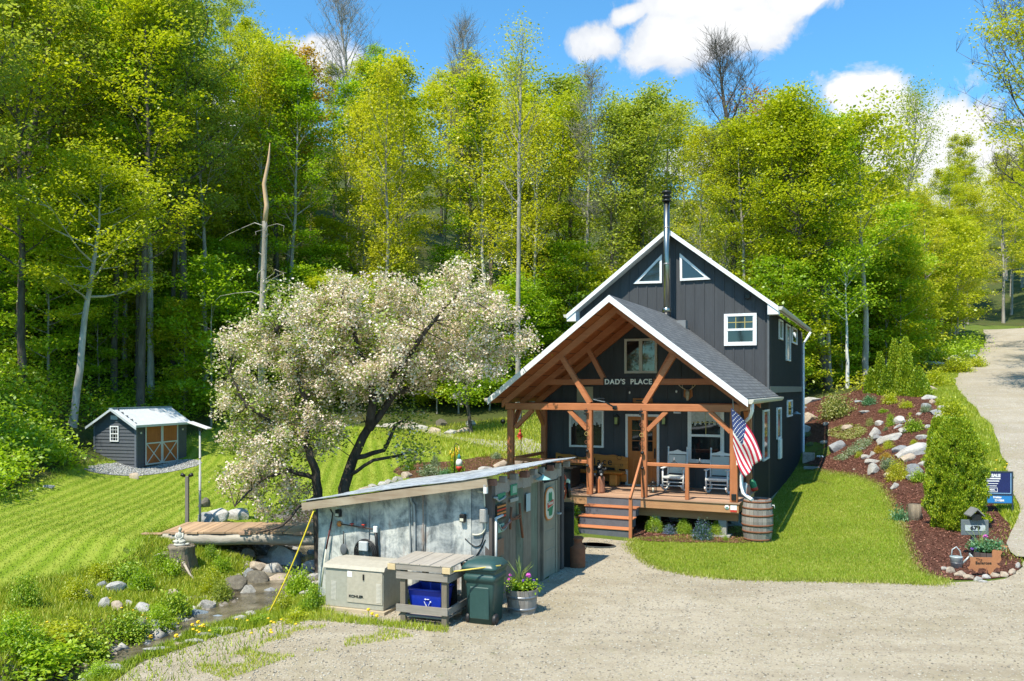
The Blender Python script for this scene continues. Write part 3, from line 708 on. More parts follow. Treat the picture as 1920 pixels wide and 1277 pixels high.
def bark(name, a, b_, sc=3):
    return mat(name, tuple(x * 1.15 for x in a), b_, sc, .9, 0, 1.0, .04, (1, 1, .22), (.42, .60), .15, 16)
B_grey = bark('bark_grey', (.34, .31, .27), (.17, .155, .13))
B_dark = bark('bark_dark', (.14, .12, .10), (.06, .05, .04))
B_pale = bark('bark_pale', (.42, .40, .36), (.22, .2, .18))
B_apple = bark('bark_apple', (.075, .06, .05), (.03, .025, .02), 6)

def leaves_np(rng, C, n, sx, sz, size, up=.55, asp=.62):
    """n leaf quads gathered round every centre in C"""
    C = np.repeat(np.asarray(C, float), n, axis=0); k = len(C)
    off = rng.normal(size=(k, 3)) * np.array([sx, sx, sz]); P = C + off
    nrm = rng.normal(size=(k, 3)); nrm[:, 2] = np.abs(nrm[:, 2]) + up * 1.6; nrm /= np.linalg.norm(nrm, axis=1)[:, None]
    a = rng.normal(size=(k, 3)); a -= nrm * (a * nrm).sum(1)[:, None]; a /= np.linalg.norm(a, axis=1)[:, None]
    b = np.cross(nrm, a); s = size * rng.uniform(.6, 1.35, k)[:, None] * .5
    V = np.stack([P + a * s, P + b * s * asp, P - a * s, P - b * s * asp], 1).reshape(-1, 3)
    return V, np.arange(k * 4).reshape(-1, 4)
def grow(seed, Hh, base, Rc, r0, nl=15, path=None, lean=.02, prof=None, twig=True, droop=0, sub=4, elev=(25, 60)):
    """trunk and limbs; returns the wood builder and the leaf cluster centres"""
    rr = random.Random(seed); b = MB(); C = []
    if path is None:
        x = y = 0; path = [Vector((0, 0, -.6))]; lx, ly = rr.gauss(0, lean), rr.gauss(0, lean)
        for i in range(1, 10):
            z = Hh * i / 9; x += lx * Hh / 9 + rr.gauss(0, .012) * Hh * .35; y += ly * Hh / 9 + rr.gauss(0, .012) * Hh * .35
            path.append(Vector((x, y, z)))
    k = len(path); rad = [max(.012, r0 * (1.35 if i == 0 else 1) * (1 - i / (k - 1)) ** .75) for i in range(k)]
    b.tube(path, rad, 7, False)
    zs = [p.z for p in path]
    def at(z):
        for i in range(k - 1):
            if zs[i] <= z <= zs[i + 1] or i == k - 2:
                t_ = (z - zs[i]) / max(1e-6, zs[i + 1] - zs[i]); t_ = min(max(t_, 0), 1); return path[i].lerp(path[i + 1], t_), rad[i] * (1 - t_) + rad[i + 1] * t_
    az = rr.uniform(0, 6.28)
    for j in range(nl):
        tt = (j + rr.uniform(.1, .9)) / nl; z = Hh * (base + (.97 - base) * tt); p, r = at(z)
        az += 2.4 + rr.uniform(-.5, .5)
        pr = prof(tt) if prof else (.55 + .75 * tt if tt < .45 else 1.0 - (tt - .45) * 1.15)
        Ln = Rc * pr * rr.uniform(.75, 1.2); el = R(elev[0] + (elev[1] - elev[0]) * tt + rr.uniform(-12, 12))
        pts = [p]; d = Vector((math.cos(az) * math.cos(el), math.sin(az) * math.cos(el), math.sin(el)))
        for q in range(1, 5):
            dd = d + Vector((rr.gauss(0, .12), rr.gauss(0, .12), .10 * q * (1 - droop * 2) + rr.gauss(0, .08))); pts.append(pts[-1] + dd.normalized() * Ln / 4)
        rl = min(r * .55, .02 + Ln * .016); b.tube(pts, [rl, rl * .8, rl * .55, rl * .35, .008], 5, False)
        C.append(pts[-1])
        if tt > .3: C.append(pts[3])
        for q in range(sub):
            f = .3 + .65 * (q + rr.random()) / sub; i = min(3, int(f * 4)); s0 = pts[i].lerp(pts[i + 1], f * 4 - i)
            a2 = az + rr.choice((-1, 1)) * rr.uniform(.5, 1.3); e2 = el * .6 + rr.uniform(-.25, .45)
            L2 = Ln * rr.uniform(.28, .5); d2 = Vector((math.cos(a2) * math.cos(e2), math.sin(a2) * math.cos(e2), math.sin(e2)))
            m1 = s0 + d2 * L2 * .5; e_ = s0 + (d2 + Vector((0, 0, .15))) * L2
            b.tube([s0, m1, e_], [rl * .4, rl * .25, .006], 4, False); C.append(e_); C.append(m1 + Vector((rr.gauss(0, .2), rr.gauss(0, .2), rr.gauss(0, .1))))
    C.append(path[-1])
    return b, C
def crown_mesh(name, seed, C, n, sx, sz, size, m, up=.55):
    rng = np.random.default_rng(seed); V, Fc = leaves_np(rng, [tuple(c) for c in C], n, sx, sz, size, up); return mesh_np(name, V, Fc, m)

def thingify(name, loc, rotz, label, cat, group, parts, scale=1):
    o = thing(name, loc, rotz, label, cat, group); o.scale = (scale,) * 3 if isinstance(scale, (int, float)) else scale
    for pn, me, mt in parts:
        c = link(pn, me, o)
        if mt is not None: c.material_slots[0].link = 'OBJECT'; c.material_slots[0].material = mt
    return o

# prototypes ---------------------------------------------------
PROTO = []     # (trunk mesh, crown mesh, height, kind)
for s, (Hh, base, Rc, r0, nl, n, sx, sz, sub) in enumerate([
    (20, .34, 3.5, .20, 20, 40, .50, .12, 5), (22, .42, 3.2, .19, 19, 36, .46, .14, 5), (18, .24, 3.9, .18, 20, 40, .55, .10, 5),
    (19, .38, 3.3, .17, 17, 44, .50, .12, 5), (21, .30, 3.0, .17, 22, 34, .46, .14, 5), (17, .20, 3.6, .16, 20, 40, .52, .10, 5),
    (20, .48, 4.2, .20, 15, 42, .50, .11, 6), (23, .36, 2.7, .17, 22, 32, .42, .16, 5), (18, .42, 4.4, .18, 14, 44, .56, .10, 6)]):
    b, C = grow(100 + s, Hh, base, Rc, r0, nl, sub=sub)
    PROTO.append((b.mesh('trunk', B_grey), crown_mesh('crown', 200 + s, C, int(n * 1.3), sx * .80, sz * .75, .18, L_green, .75), Hh, 'leafy'))
SPARSE = []
for s, (Hh, base, Rc, n) in enumerate([(21, .42, 2.8, 22), (20, .38, 3.0, 26)]):
    b, C = grow(140 + s, Hh, base, Rc, .16, 24, sub=6, elev=(35, 68))
    SPARSE.append((b.mesh('trunk', B_grey), crown_mesh('crown', 240 + s, C, n, .5, .3, .17, L_olive), Hh, 'sparse'))
SAP = []
for s, (Hh, base, Rc) in enumerate([(7.5, .12, 2.3), (6.0, .10, 2.0), (9, .18, 2.4), (5, .05, 1.9)]):
    b, C = grow(160 + s, Hh, base, Rc, .06, 16, sub=3, elev=(8, 45))
    SAP.append((b.mesh('trunk', B_grey), crown_mesh('crown', 260 + s, C, 62, .42, .10, .17, L_green), Hh, 'sapling'))
def bare(seed, Hh, base, Rc, r0, nl, elev=(38, 70), path=None):
    """leafless tree: wood with three orders of twigs"""
    rr = random.Random(seed); b, C = grow(seed, Hh, base, Rc, r0, nl, sub=6, elev=elev, path=path); tw = MB()
    for c in C:
        for q in range(4):
            d = Vector((rr.gauss(0, .5), rr.gauss(0, .5), rr.uniform(.25, 1))).normalized(); L_ = rr.uniform(.5, 1.3)
            e = c + d * L_; tw.tube([c, e], [.010, .004], 3, False)
            for w_ in range(2):
                f = c.lerp(e, rr.uniform(.3, .9)); tw.tube([f, f + (d + Vector((rr.gauss(0, .5), rr.gauss(0, .5), .2))).normalized() * rr.uniform(.25, .6)], [.007, .003], 3, False)
    return b, tw, C

def skyl(px):
    xs = [-400, 300, 430, 500, 560, 590, 640, 700, 800, 870, 960, 1010, 1060, 1130, 1200, 1260, 1330, 1430, 1470, 1560, 1600, 1640, 1740, 1800, 1840, 1870, 1900, 2400]
    ys = [-260, -120, 10, 60, 110, 165, 95, 75, 80, 100, 105, 150, 135, 165, 170, 205, 230, 225, 175, 215, 275, 325, 365, 395, 415, 320, 190, 60]
    return float(np.interp(px, xs, ys))
ZONES = [(-999, 90, 'at the left edge of the wood'), (90, 260, 'above the small shed'), (260, 460, 'uphill right of the small shed'),
         (460, 640, 'behind the broken snag'), (640, 830, 'behind the blossoming tree'), (830, 1010, 'between blossoming tree and cabin'),
         (1010, 1250, 'behind the cabin roof peak'), (1250, 1450, 'behind the right roof slope'), (1450, 1590, 'beyond the cabin rear corner'),
         (1590, 1700, 'behind the rock garden'), (1700, 1830, 'above the arborvitae clump'), (1830, 9999, 'beside the climbing road')]
def zone(px):
    for a, b_, s in ZONES:
        if a <= px < b_: return s
REG = {}       # label stem -> objects, given ordinals at the end
def reg(o, stem_, px): REG.setdefault(stem_, []).append((px, o))
def put_tree(proto, x, y, mt, hue, rr, Hmax=None, group='trees of the hillside wood', name='maple_tree', bk=None):
    tk, cr, Hh, kind = proto; z = G(x, y); px = CX + F * x / y
    s = rr.uniform(.85, 1.15)
    zt = CZ + (HY - skyl(px) - rr.uniform(-12, 30)) * y / F
    if kind in ('leafy', 'sparse'):
        s = min(s * 1.05, max(.35, (zt - z) / (Hh * 1.02)))
    row = 'low' if y < 54 else 'mid-slope' if y < 70 else 'high'
    if kind == 'sapling': row = 'undergrowth'
    o = thingify(name, (x, y, z - .15), rr.uniform(0, 6.28), None, {'sapling': 'young tree'}.get(kind, 'tree'), group, [('trunk', tk, bk), ('crown', cr, mt)], (s * rr.uniform(.9, 1.1), s * rr.uniform(.9, 1.1), s))
    k = {'leafy': 'leafy', 'sparse': 'sparse', 'sapling': 'low spreading'}[kind]
    reg(o, f'{row} {k} {hue} tree {zone(px)}' if kind != 'sapling' else f'{k} {hue} sapling {zone(px)}', px); return o
rr = random.Random(11)
HUES = [(L_green, 'bright green', 10), (L_lime, 'lime green', 9), (L_yel, 'yellow-green', 2), (L_olive, 'olive green', 3), (L_deep, 'deep green', 3)]
def hue(rr, px, y):
    w = [h[2] for h in HUES]
    if px < 350: w = [10, 9, 3, 5, 3]
    if px > 1250: w = [8, 12, 4, 4, 0]
    if px > 1700: w = [2, 8, 12, 3, 0]
    return rr.choices(HUES, w)[0]
ntree = 0
yy = 46.0
while yy < 104:
    sp_ = 5.4 if yy < 62 else 6.5 if yy < 80 else 8.5
    hw_ = .64 * yy + 5
    xx = -hw_ + rr.uniform(0, sp_)
    while xx < hw_:
        x = xx + rr.uniform(-1.6, 1.6); y = yy + rr.uniform(-2.2, 2.2); px = CX + F * x / y; xx += sp_ * rr.uniform(.8, 1.25)
        base_y = {True: 0}.get(False)
        if px > 1790 + (y < 60) * 40 and y < 110 and x > 0: 
            continue
        if seg_dist(np.array([x]), np.array([y]), [tuple(p) for p in RL])[0] < 5 and x > 15: continue
        # the open lawn and path to the left of the cabin
        if y < 52 and -17 < x < 8: continue
        h_ = hue(rr, px, y)
        pr = rr.choice(PROTO) if rr.random() < .74 else rr.choice(SPARSE)
        mt_, hn = (h_[0], h_[1]) if pr[3] == 'leafy' else (L_olive, 'olive')
        put_tree(pr, x, y, mt_, hn, rr, bk=rr.choice([B_grey, B_dark, B_grey])); ntree += 1
    yy += sp_ * .95
# left flank, nearer than the rest, on the steep bank
for x, y in [(-24, 41), (-27, 34), (-23.5, 36), (-31, 40), (-28, 46), (-22, 46), (-35, 45), (-19.5, 43.5), (-26, 29.5), (-33, 34)]:
    h_ = hue(rr, 100, y); put_tree(rr.choice(PROTO), x, y, h_[0], h_[1], rr, bk=B_dark)
# slim poles standing in front of the leafy mass
for i in range(34):
    y = rr.uniform(46, 56); px = rr.uniform(-20, 1640)
    x = (px - CX) / F * y
    if -17 < x < 8 and y < 53: y = rr.uniform(53, 58); x = (px - CX) / F * y
    put_tree(rr.choice(SPARSE), x, y, rr.choice([L_olive, L_yel, L_lime]), 'pale green', rr, bk=rr.choice([B_pale, B_grey, B_dark]))
# along the left side of the climbing road
for px, y, s_ in [(1700, 58, 1), (1738, 55, .8), (1765, 63, .9), (1722, 68, 1), (1790, 70, .9), (1752, 78, 1), (1808, 80, .9), (1775, 88, 1), (1690, 76, 1), (1815, 95, 1), (1655, 60, 1), (1672, 54, .8)]:
    put_tree(rr.choice(PROTO[:6]), (px - CX) / F * y, y, rr.choice([L_lime, L_yel, L_lime]), 'lime green', rr)
for px, y in [(1715, 52), (1742, 58), (1770, 60), (1795, 66), (1690, 50), (1808, 72), (1730, 64), (1660, 49), (1782, 75), (1755, 68)]:
    put_tree(rr.choice(SAP), (px - CX) / F * y, y, rr.choice([L_lime, L_yel, L_green]), 'lime green', rr, group='saplings under the wood', name='sapling')
# understorey
for i in range(130):
    y = rr.uniform(42, 60); x = rr.uniform(-.62 * y, .47 * y); px = CX + F * x / y
    if -16 < x < 9 and y < 51: y = rr.uniform(51, 58)
    if x > 9 and y < 44: continue
    if seg_dist(np.array([x]), np.array([y]), [tuple(p) for p in RL])[0] < 3: continue
    h_ = rr.choices(HUES[:3] + [HUES[4]], [10, 7, 1.5, 3])[0]; put_tree(rr.choice(SAP), x, y, h_[0], h_[1], rr, group='saplings under the wood', name='sapling')
# trees beyond the road on the right
for x, y, s in [(33.5, 52, .62), (36.5, 58, .7), (41, 62, .8), (46, 72, .8), (50, 76, .9), (56, 88, .9), (62, 98, 1), (38, 52, .8), (44, 88, .6), (50, 100, .7), (66, 110, .9), (52, 112, .8), (72, 120, 1), (58, 122, .9), (33, 46.5, .55), (45, 60, .9)] + [(rr.uniform(.50, .64) * y_, y_, 1.0) for y_ in (104, 108, 113, 118, 124, 130, 136, 143, 150, 158, 106, 116, 128, 140, 152)] + [(.535 * 78, 78, .55), (.525 * 86, 86, .6), (.515 * 94, 94, .8), (.505 * 84, 84, .75), (.50 * 76, 76, .6), (.53 * 100, 100, .8), (.495 * 68, 68, .6), (.51 * 90, 90, .8)]:
    pr = rr.choice(PROTO); px = CX + F * x / y
    if px < 1800 and y < 100: continue
    o = thingify('maple_tree', (x, y, G(x, y) - .2), rr.uniform(0, 6), None, 'tree', 'trees of the hillside wood', [('trunk', pr[0], None), ('crown', pr[1], rr.choice([L_yel, L_yel, L_lime]))], s * rr.uniform(.9, 1.1))
    reg(o, 'golden-green tree on the far side of the climbing road', px)
for x, y in [(-27.0, 22.0)]:  # out-of-view tree added so its shadow falls on the left bank
    pr = rr.choice(PROTO[:6]); o = thingify('maple_tree', (x, y, G(x, y) - .2), rr.uniform(0, 6), 'unseen tree added left of the lawn to shade the bank beside the small shed', 'tree', 'unseen trees added to shade the left bank', [('trunk', pr[0], B_dark), ('crown', pr[1], L_green)], 1.0)
for x, y in [(-40, -26), (-30, -31), (-21, -27), (-11, -31), (1, -37), (12, -32), (23, -36), (34, -30)]:
    pr = rr.choice(PROTO[:6]); o = thingify('maple_tree', (x, y, G(x, y) - .2), rr.uniform(0, 6), 'tree across the drive that shows only as a reflection in the cabin windows', 'tree', 'trees reflected in the windows', [('trunk', pr[0], None), ('crown', pr[1], rr.choice([L_green, L_lime]))], (1.55 if x < -5 else 1.0))
# ------------------------------------------------ single trees the photo shows
def ptree(name, pix, Y, r0, label, cat='tree', crown=None, bk=B_grey, Rc=3, nl=14, base=.4, n=40, sx=.5, sz=.15, size=.2, mt=L_lime, elev=(20, 60), seed=1, leaf=True, sub=4, dy=0):
    P0 = PG(*pix[0]) if Y is None else world(pix[0][0], pix[0][1], Y); Y = P0.y
    P0.z = G(P0.x, P0.y)
    path = [world(a, b_, Y + dy * i / len(pix)) - P0 for i, (a, b_) in enumerate(pix)]; path[0].z = -.5
    # subdivide
    q = [];
    for i in range(len(path) - 1):
        for j in range(3): q.append(path[i].lerp(path[i + 1], j / 3) + Vector((random.Random(seed + i * 3 + j).gauss(0, r0 * .12), 0, 0)))
    q.append(path[-1]); Hh = path[-1].z
    if leaf:
        b, C = grow(seed, Hh, base, Rc, r0, nl, path=q, elev=elev, sub=sub)
        parts = [('trunk', b.mesh('trunk', bk), None), ('crown', crown_mesh('crown', seed, C, n, sx, sz, size, mt), None)]
    else:
        b, tw, C = bare(seed, Hh, base, Rc, r0, nl, elev, q); parts = [('trunk', b.mesh('trunk', bk), None), ('crown', tw.mesh('crown', bk), None)]
    return thingify(name, P0, 0, label, cat, None, parts)
ptree('maple_tree', [(133, 797), (152, 690), (160, 590), (178, 490), (185, 420), (192, 330)], None, .19, 'pale crooked trunk with yellow-green layered crown beside the small shed', mt=L_lime, Rc=4.2, nl=17, base=.45, n=100, size=.15, bk=B_pale, elev=(0, 45), seed=31, sz=.10)
ptree('bare_tree', [(972, 740), (972, 600), (973, 420), (974, 270), (976, 150), (980, 55)], 47, .17, 'tall thin straight tree with sparse young leaves left of the cabin', mt=L_yel, Rc=2.7, nl=22, base=.55, n=10, size=.13, sx=.5, sz=.4, elev=(45, 75), seed=32, sub=6)
ptree('bare_tree', [(862, 560), (862, 470), (865, 330), (872, 200), (868, 90), (866, 50)], 58, .2, 'leafless slender tree standing above the blossoming tree', leaf=False, Rc=3.0, nl=20, base=.5, seed=33, elev=(45, 72))
ptree('bare_tree', [(1378, 530), (1376, 420), (1370, 300), (1360, 210), (1352, 150), (1350, 95)], 50, .22, 'tall bare tree silhouetted against sky behind the cabin', leaf=False, Rc=3.0, nl=20, base=.55, seed=34, bk=B_dark, elev=(25, 70))
ptree('bare_tree', [(655, 330), (655, 220), (650, 130), (640, 60), (640, 5)], 78, .2, 'leafless grey crown topping the skyline beside a cloud', leaf=False, Rc=5.5, nl=30, base=.45, seed=35, elev=(45, 75))
ptree('bare_tree', [(1100, 520), (1102, 400), (1108, 280), (1108, 180), (1112, 140)], 54, .13, 'slim grey pole-like tree behind the left slope of the cabin roof', leaf=False, Rc=1.8, nl=14, base=.5, seed=36)
ptree('maple_tree', [(1556, 748), (1548, 690), (1528, 610), (1512, 540), (1492, 420), (1480, 300), (1474, 215)], 45, .25, 'large maple with a dark leaning trunk beyond the cabin corner', bk=B_dark, Rc=4.2, nl=26, base=.42, n=90, size=.16, mt=L_lime, seed=37, sub=5)
ptree('maple_tree', [(1623, 738), (1624, 650), (1622, 560), (1612, 430), (1612, 300), (1620, 240)], 46, .20, 'straight pale-barked maple behind the red mulch bed', bk=B_pale, Rc=3.6, nl=20, base=.45, n=50, size=.2, mt=L_lime, seed=38)
ptree('birch_tree', [(1590, 742), (1589, 700), (1588, 640), (1586, 560), (1584, 480)], 44.5, .12, 'thin white birch between two darker trunks behind the mulch bed', bk=mat('bark_birch', (.7, .7, .68), (.3, .3, .28), 8), Rc=2.0, nl=14, base=.5, n=34, size=.16, mt=L_green, seed=39)
ptree('willow_tree', [(1690, 600), (1690, 480), (1700, 380), (1715, 280), (1720, 190)], 62, .2, 'airy feathery tree against the white cloud above the rock garden', Rc=4.2, nl=26, base=.4, n=26, size=.13, sx=.55, sz=.4, mt=L_olive, seed=40, elev=(40, 72), sub=6)
ptree('bare_tree', [(1950, 560), (1945, 420), (1935, 260), (1925, 120), (1915, 30)], 44, .2, 'bare-branched tree leaning in from the right above the road', leaf=False, Rc=4.5, nl=22, base=.45, seed=41, bk=B_dark, elev=(15, 65))
ptree('maple_tree', [(2010, 640), (2000, 520), (1985, 380), (1970, 230), (1960, 90), (1955, -60)], 36, .22, 'golden maple overhanging the right edge of the road', Rc=3.6, nl=26, base=.25, n=80, size=.13, mt=L_yel, seed=42)
ptree('maple_tree', [(886, 812), (878, 770), (872, 720), (868, 690)], None, .13, 'small dark-stemmed tree by the gravel path', bk=B_dark, Rc=2.4, nl=12, base=.35, n=46, size=.14, mt=L_green, seed=43)
ptree('maple_tree', [(560, 620), (562, 480), (566, 330), (570, 200), (566, 100)], 60, .17, 'orange-tipped maple at the notch in the skyline', Rc=2.4, nl=16, base=.6, n=46, size=.2, mt=L_orange, seed=44)
ptree('maple_tree', [(1425, 560), (1425, 420), (1430, 320), (1432, 215)], 66, .17, 'coral-leaved maple glowing behind the cabin ridge', Rc=5.2, nl=20, base=.55, n=34, size=.2, mt=leaf_mat('leaves_coral', [(.3, .12, .05), (.42, .18, .09), (.5, .24, .13), (.5, .3, .16)]), seed=45)
ptree('maple_tree', [(38, 470), (50, 330), (70, 200), (95, 60), (110, -40)], 44, .26, 'old dark-trunked tree arching over the upper left slope', bk=B_dark, Rc=6, nl=24, base=.35, n=50, size=.2, mt=L_olive, seed=46, sub=5)
ptree('maple_tree', [(345, 560), (343, 430), (336, 300), (325, 160), (310, 20), (305, -90)], 48, .24, 'tall olive-crowned tree with a forked dark trunk mid slope', bk=B_dark, Rc=5.6, nl=26, base=.4, n=44, size=.19, mt=L_olive, seed=47, sub=5)
# the broken snag
Ys = 44.0; P0 = world(490, 620, Ys); P0.z = G(P0.x, P0.y)
S = thing('tree_snag', P0, 0, 'dead snapped trunk with pale split wood at the top', 'dead tree')
low = [world(a, b_, Ys) - P0 for a, b_ in [(490, 660), (490, 600), (494, 520), (497, 430), (496, 415)]]; low[0].z = -.5
MB().tube(low, [.22, .16, .15, .14, .135], 8).build('trunk', B_grey, S)
top = [world(a, b_, Ys) - P0 for a, b_ in [(496, 420), (500, 385), (495, 345), (503, 305), (505, 285), (506, 268)]]
MB().tube(top, [.135, .13, .11, .085, .05, .015], 6).build('split_wood', mat('split_wood', (.62, .42, .26), (.42, .25, .14), 3, .8, 0, .5, .02, (1, 1, .15)), S)
rs = random.Random(5); b = MB()
for q in range(14):
    t0 = world(497, rs.uniform(420, 560), Ys) - P0; a = rs.uniform(0, 6.28); pts = [t0]
    for w_ in range(4): pts.append(pts[-1] + Vector((math.cos(a) * .6 + rs.gauss(0, .15), math.sin(a) * .6, .25 - .22 * w_ + rs.gauss(0, .12))))
    b.tube(pts, [.03, .022, .015, .01, .005], 4, False)
b.build('branch', B_pale, S)

# ------------------------------------------------ the blossoming apple tree
rng = np.random.default_rng(5); rr = random.Random(5)
YA = 20.8; A0 = world(640, 700, YA); A0.z = G(A0.x, A0.y)
A = thing('apple_tree', A0, 0, 'wide old apple tree covered in white blossom behind the weathered shed', 'tree')
wp = lambda a, b_, dy=0: world(a, b_, YA + dy) - A0
b = MB()
def limb(p, r): 
    q = []
    for i in range(len(p) - 1):
        for j in range(3): q.append(p[i].lerp(p[i + 1], j / 3) + Vector((rr.gauss(0, .02), rr.gauss(0, .03), rr.gauss(0, .02))))
    q.append(p[-1]); n_ = len(q); b.tube(q, [r * (1 - i / (n_ - 1)) ** .7 + .012 for i in range(n_)], 8, False); return q
limbs = []
t0 = wp(640, 1030); t0.z = -.3
limbs.append(limb([t0, wp(645, 915), wp(662, 860, .1), wp(690, 805, .1), wp(738, 735, .2), wp(790, 660, .3), (wp(850, 600, .5))], .15))
t1 = wp(600, 1030, -.3); t1.z = -.3
limbs.append(limb([t1, wp(596, 920, -.3), wp(585, 870, -.4), wp(572, 830, -.5), wp(576, 770, -.6), wp(560, 700, -.7), wp(520, 620, -.8)], .12))
limbs.append(limb([wp(690, 805, .1), wp(700, 760, -.3), wp(690, 700, -.8), wp(660, 620, -1.2), wp(640, 560, -1.4)], .11))
limbs.append(limb([wp(738, 735, .2), wp(800, 720, .6), wp(870, 660, 1.0), wp(960, 620, 1.3)], .09))
limbs.append(limb([wp(700, 760, -.3), wp(750, 690, -1), wp(800, 620, -1.5), wp(850, 560, -1.8)], .08))
limbs.append(limb([wp(662, 860, .1), wp(720, 845, .4), wp(740, 800, .6), wp(768, 780, .8)], .055))
limbs.append(limb([wp(655, 890), wp(700, 862, -.2), wp(760, 850, -.3), wp(782, 846, -.4)], .04))
limbs.append(limb([wp(572, 830, -.5), wp(520, 800, -.8), wp(460, 760, -1), wp(430, 700, -1)], .06))
limbs.append(limb([wp(596, 900, -.3), wp(540, 880, -.6), wp(490, 900, -.8), wp(440, 950, -.9)], .05))
limbs.append(limb([wp(596, 930, -.3), wp(560, 950, -1.2), wp(530, 985, -1.6), wp(480, 1000, -1.9)], .035))
limbs.append(limb([wp(690, 700, -.8), wp(620, 660, .8), wp(560, 580, 1.2)], .07))
# crown volume: lobes in photo pixels with a real depth
LOB = [(600, 640, 130, 95, 2.0, .75), (700, 600, 140, 80, 2.2, .9), (800, 575, 120, 62, 2.2, 1), (880, 610, 95, 62, 2.0, 1), (900, 680, 80, 48, 1.6, 1), (700, 690, 130, 60, 2.2, .85),
       (520, 720, 95, 90, 1.8, .7), (480, 650, 60, 60, 1.4, .6), (500, 840, 70, 85, 1.6, .7), (500, 920, 70, 45, 1.3, .75), (580, 790, 80, 60, 1.6, .75), (970, 640, 42, 22, .8, 1), (660, 540, 70, 35, 1.3, .8),
       (840, 530, 60, 25, 1, 1), (530, 570, 55, 35, 1.2, .5), (450, 740, 42, 60, 1.0, .6), (640, 740, 60, 40, 1.2, .8), (800, 660, 90, 55, 1.8, .9)]
CB = []; CL = []; tipsrc = [p for L_ in limbs for p in L_[4:]]
tw = MB()
for (cx_, cy_, rx, ry, dz_, bl) in LOB:
    n_ = int(rx * ry / 31)
    for i in range(n_):
        if i % 9 == 0:
            d = rng.normal(size=3); d /= np.linalg.norm(d); r_ = rng.uniform(.15, 1) ** .5 * (1.25 if rr.random() < .2 else 1)
            c0 = wp(cx_ + d[0] * rx * r_, cy_ + d[2] * ry * r_, d[1] * dz_ * r_); ax_ = Vector(rng.normal(size=3)) * .26; ax_.z = abs(ax_.z) * .7; nb_ = rr.random() < bl
        c = c0 + ax_ * rng.uniform(-1, 1) + Vector(rng.normal(size=3)) * .085
        if rr.random() < .10:
            s_ = min(tipsrc, key=lambda q: (q - c).length); mid = s_.lerp(c, .5) + Vector((0, 0, .12)); tw.tube([s_, mid, c], [.014, .009, .004], 4, False)
        (CB if nb_ else CL).append(tuple(c))
for L_ in limbs[5:7]:
    for p in L_[6:]:
        for q in range(7): CL.append(tuple(p + Vector((rr.gauss(0, .22), rr.gauss(0, .22), rr.gauss(0, .16)))))
b.v += []; b.add(tw.v, tw.f, True)
b.build('trunk', B_apple, A)
V1, F1 = leaves_np(rng, CB, 34, .095, .085, .058, .2, .9); link('blossom', mesh_np('blossom', V1, F1, L_blos), A)
V2, F2 = leaves_np(rng, CB, 9, .15, .13, .08, .4); V3, F3 = leaves_np(rng, CL, 20, .15, .14, .08, .4)
link('foliage', mesh_np('foliage', np.r_[V2, V3], np.r_[F2, F3 + len(V2)], L_apple), A)
V4, F4 = leaves_np(rng, CL, 4, .12, .12, .07, .2, .9); link('blossom', mesh_np('blossom', V4, F4, L_blos), A)

# ------------------------------------------------ undergrowth on the slope
def scatter_leaves(name, pts, n, sx, sz, size, m, label, cat, up=.4, seed=3):
    rng = np.random.default_rng(seed); V, Fc = leaves_np(rng, pts, n, sx, sz, size, up)
    o = link(name, mesh_np(name, V, Fc, m)); return tag(o, label, cat, kind='stuff')
rng = np.random.default_rng(9)
def hillpts(n, y0, y1, fn, h=(.1, .9)):
    y = rng.uniform(y0, y1, n * 3); x = rng.uniform(-.66, .56, n * 3) * y; k = fn(x, y); x, y = x[k][:n], y[k][:n]
    return np.c_[x, y, Gv(x, y) + rng.uniform(h[0], h[1], len(x))]
left = lambda x, y: ~inpoly(x, y, LAWN_L) & (np.hypot(x + 17.0, y - 38.8) > 3.6) & ((x < -17.6 + .03 * (y - 30)) | ((x < -16.2 - .28 * (y - 26)) & (y < 33)) | ((y > 48) & (x < -15)) | (y > 53))
road = [tuple(p) for p in RL]
def right(x, y):
    return (y > 42.5) & (x > 12) & (seg_dist(x, y, road) > 1.5) & (x < .55 * y + 1)
scatter_leaves('undergrowth', hillpts(2600, 25, 62, left), 34, .38, .22, .16, L_green, 'green ferns and brush covering the wooded bank', 'undergrowth')
scatter_leaves('undergrowth', hillpts(110, 26, 31, lambda x, y: left(x, y) & (x > -19), (.0, .35)), 30, .3, .16, .12, L_lime, 'bright yellow-green ferns where the left bank meets the lawn', 'undergrowth', seed=6)
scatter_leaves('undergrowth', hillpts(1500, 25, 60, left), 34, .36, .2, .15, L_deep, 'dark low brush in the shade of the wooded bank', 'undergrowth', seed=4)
scatter_leaves('undergrowth', hillpts(700, 42, 66, right, (.05, .6)), 30, .4, .2, .15, L_lime, 'light green brush under the trees beyond the rock garden', 'undergrowth', seed=5)
# ---------------------------------------------------------------- weathered shed and everything round it
class Fr:
    def __init__(s, ox, oy, th): s.ox, s.oy, s.th = ox, oy, th; s.c, s.s = math.cos(th), math.sin(th)
    def w(s, x, y, z=0): return Vector((s.ox + x * s.c + y * s.s, s.oy - x * s.s + y * s.c, z))
    def front(s, px, py, D=0.0):
        k = (px - CX) / F; L = (s.ox + D * s.s - k * (s.oy + D * s.c)) / (s.c + k * s.s)
        Y = s.oy + L * s.s + D * s.c; return -L, CZ - (py - HY) * Y / F
    def side(s, px, py, x=0.0):
        k = (px - CX) / F; D = (k * (s.oy - x * s.s) - s.ox - x * s.c) / (s.s - k * s.c)
        return D, CZ - (py - HY) * (s.oy - x * s.s + D * s.c) / F
SH = Fr(-.37, 14.5, R(24)); SW, SD = 3.66, 3.5
M_zinc, t, out = nt('aged_zinc'); v = coords(t)
z1 = ramp(t, noise(t, v, 3.2, 7, .7, .4), [(.38, (.16, .175, .185)), (.48, (.42, .44, .44)), (.57, (.74, .74, .71))])
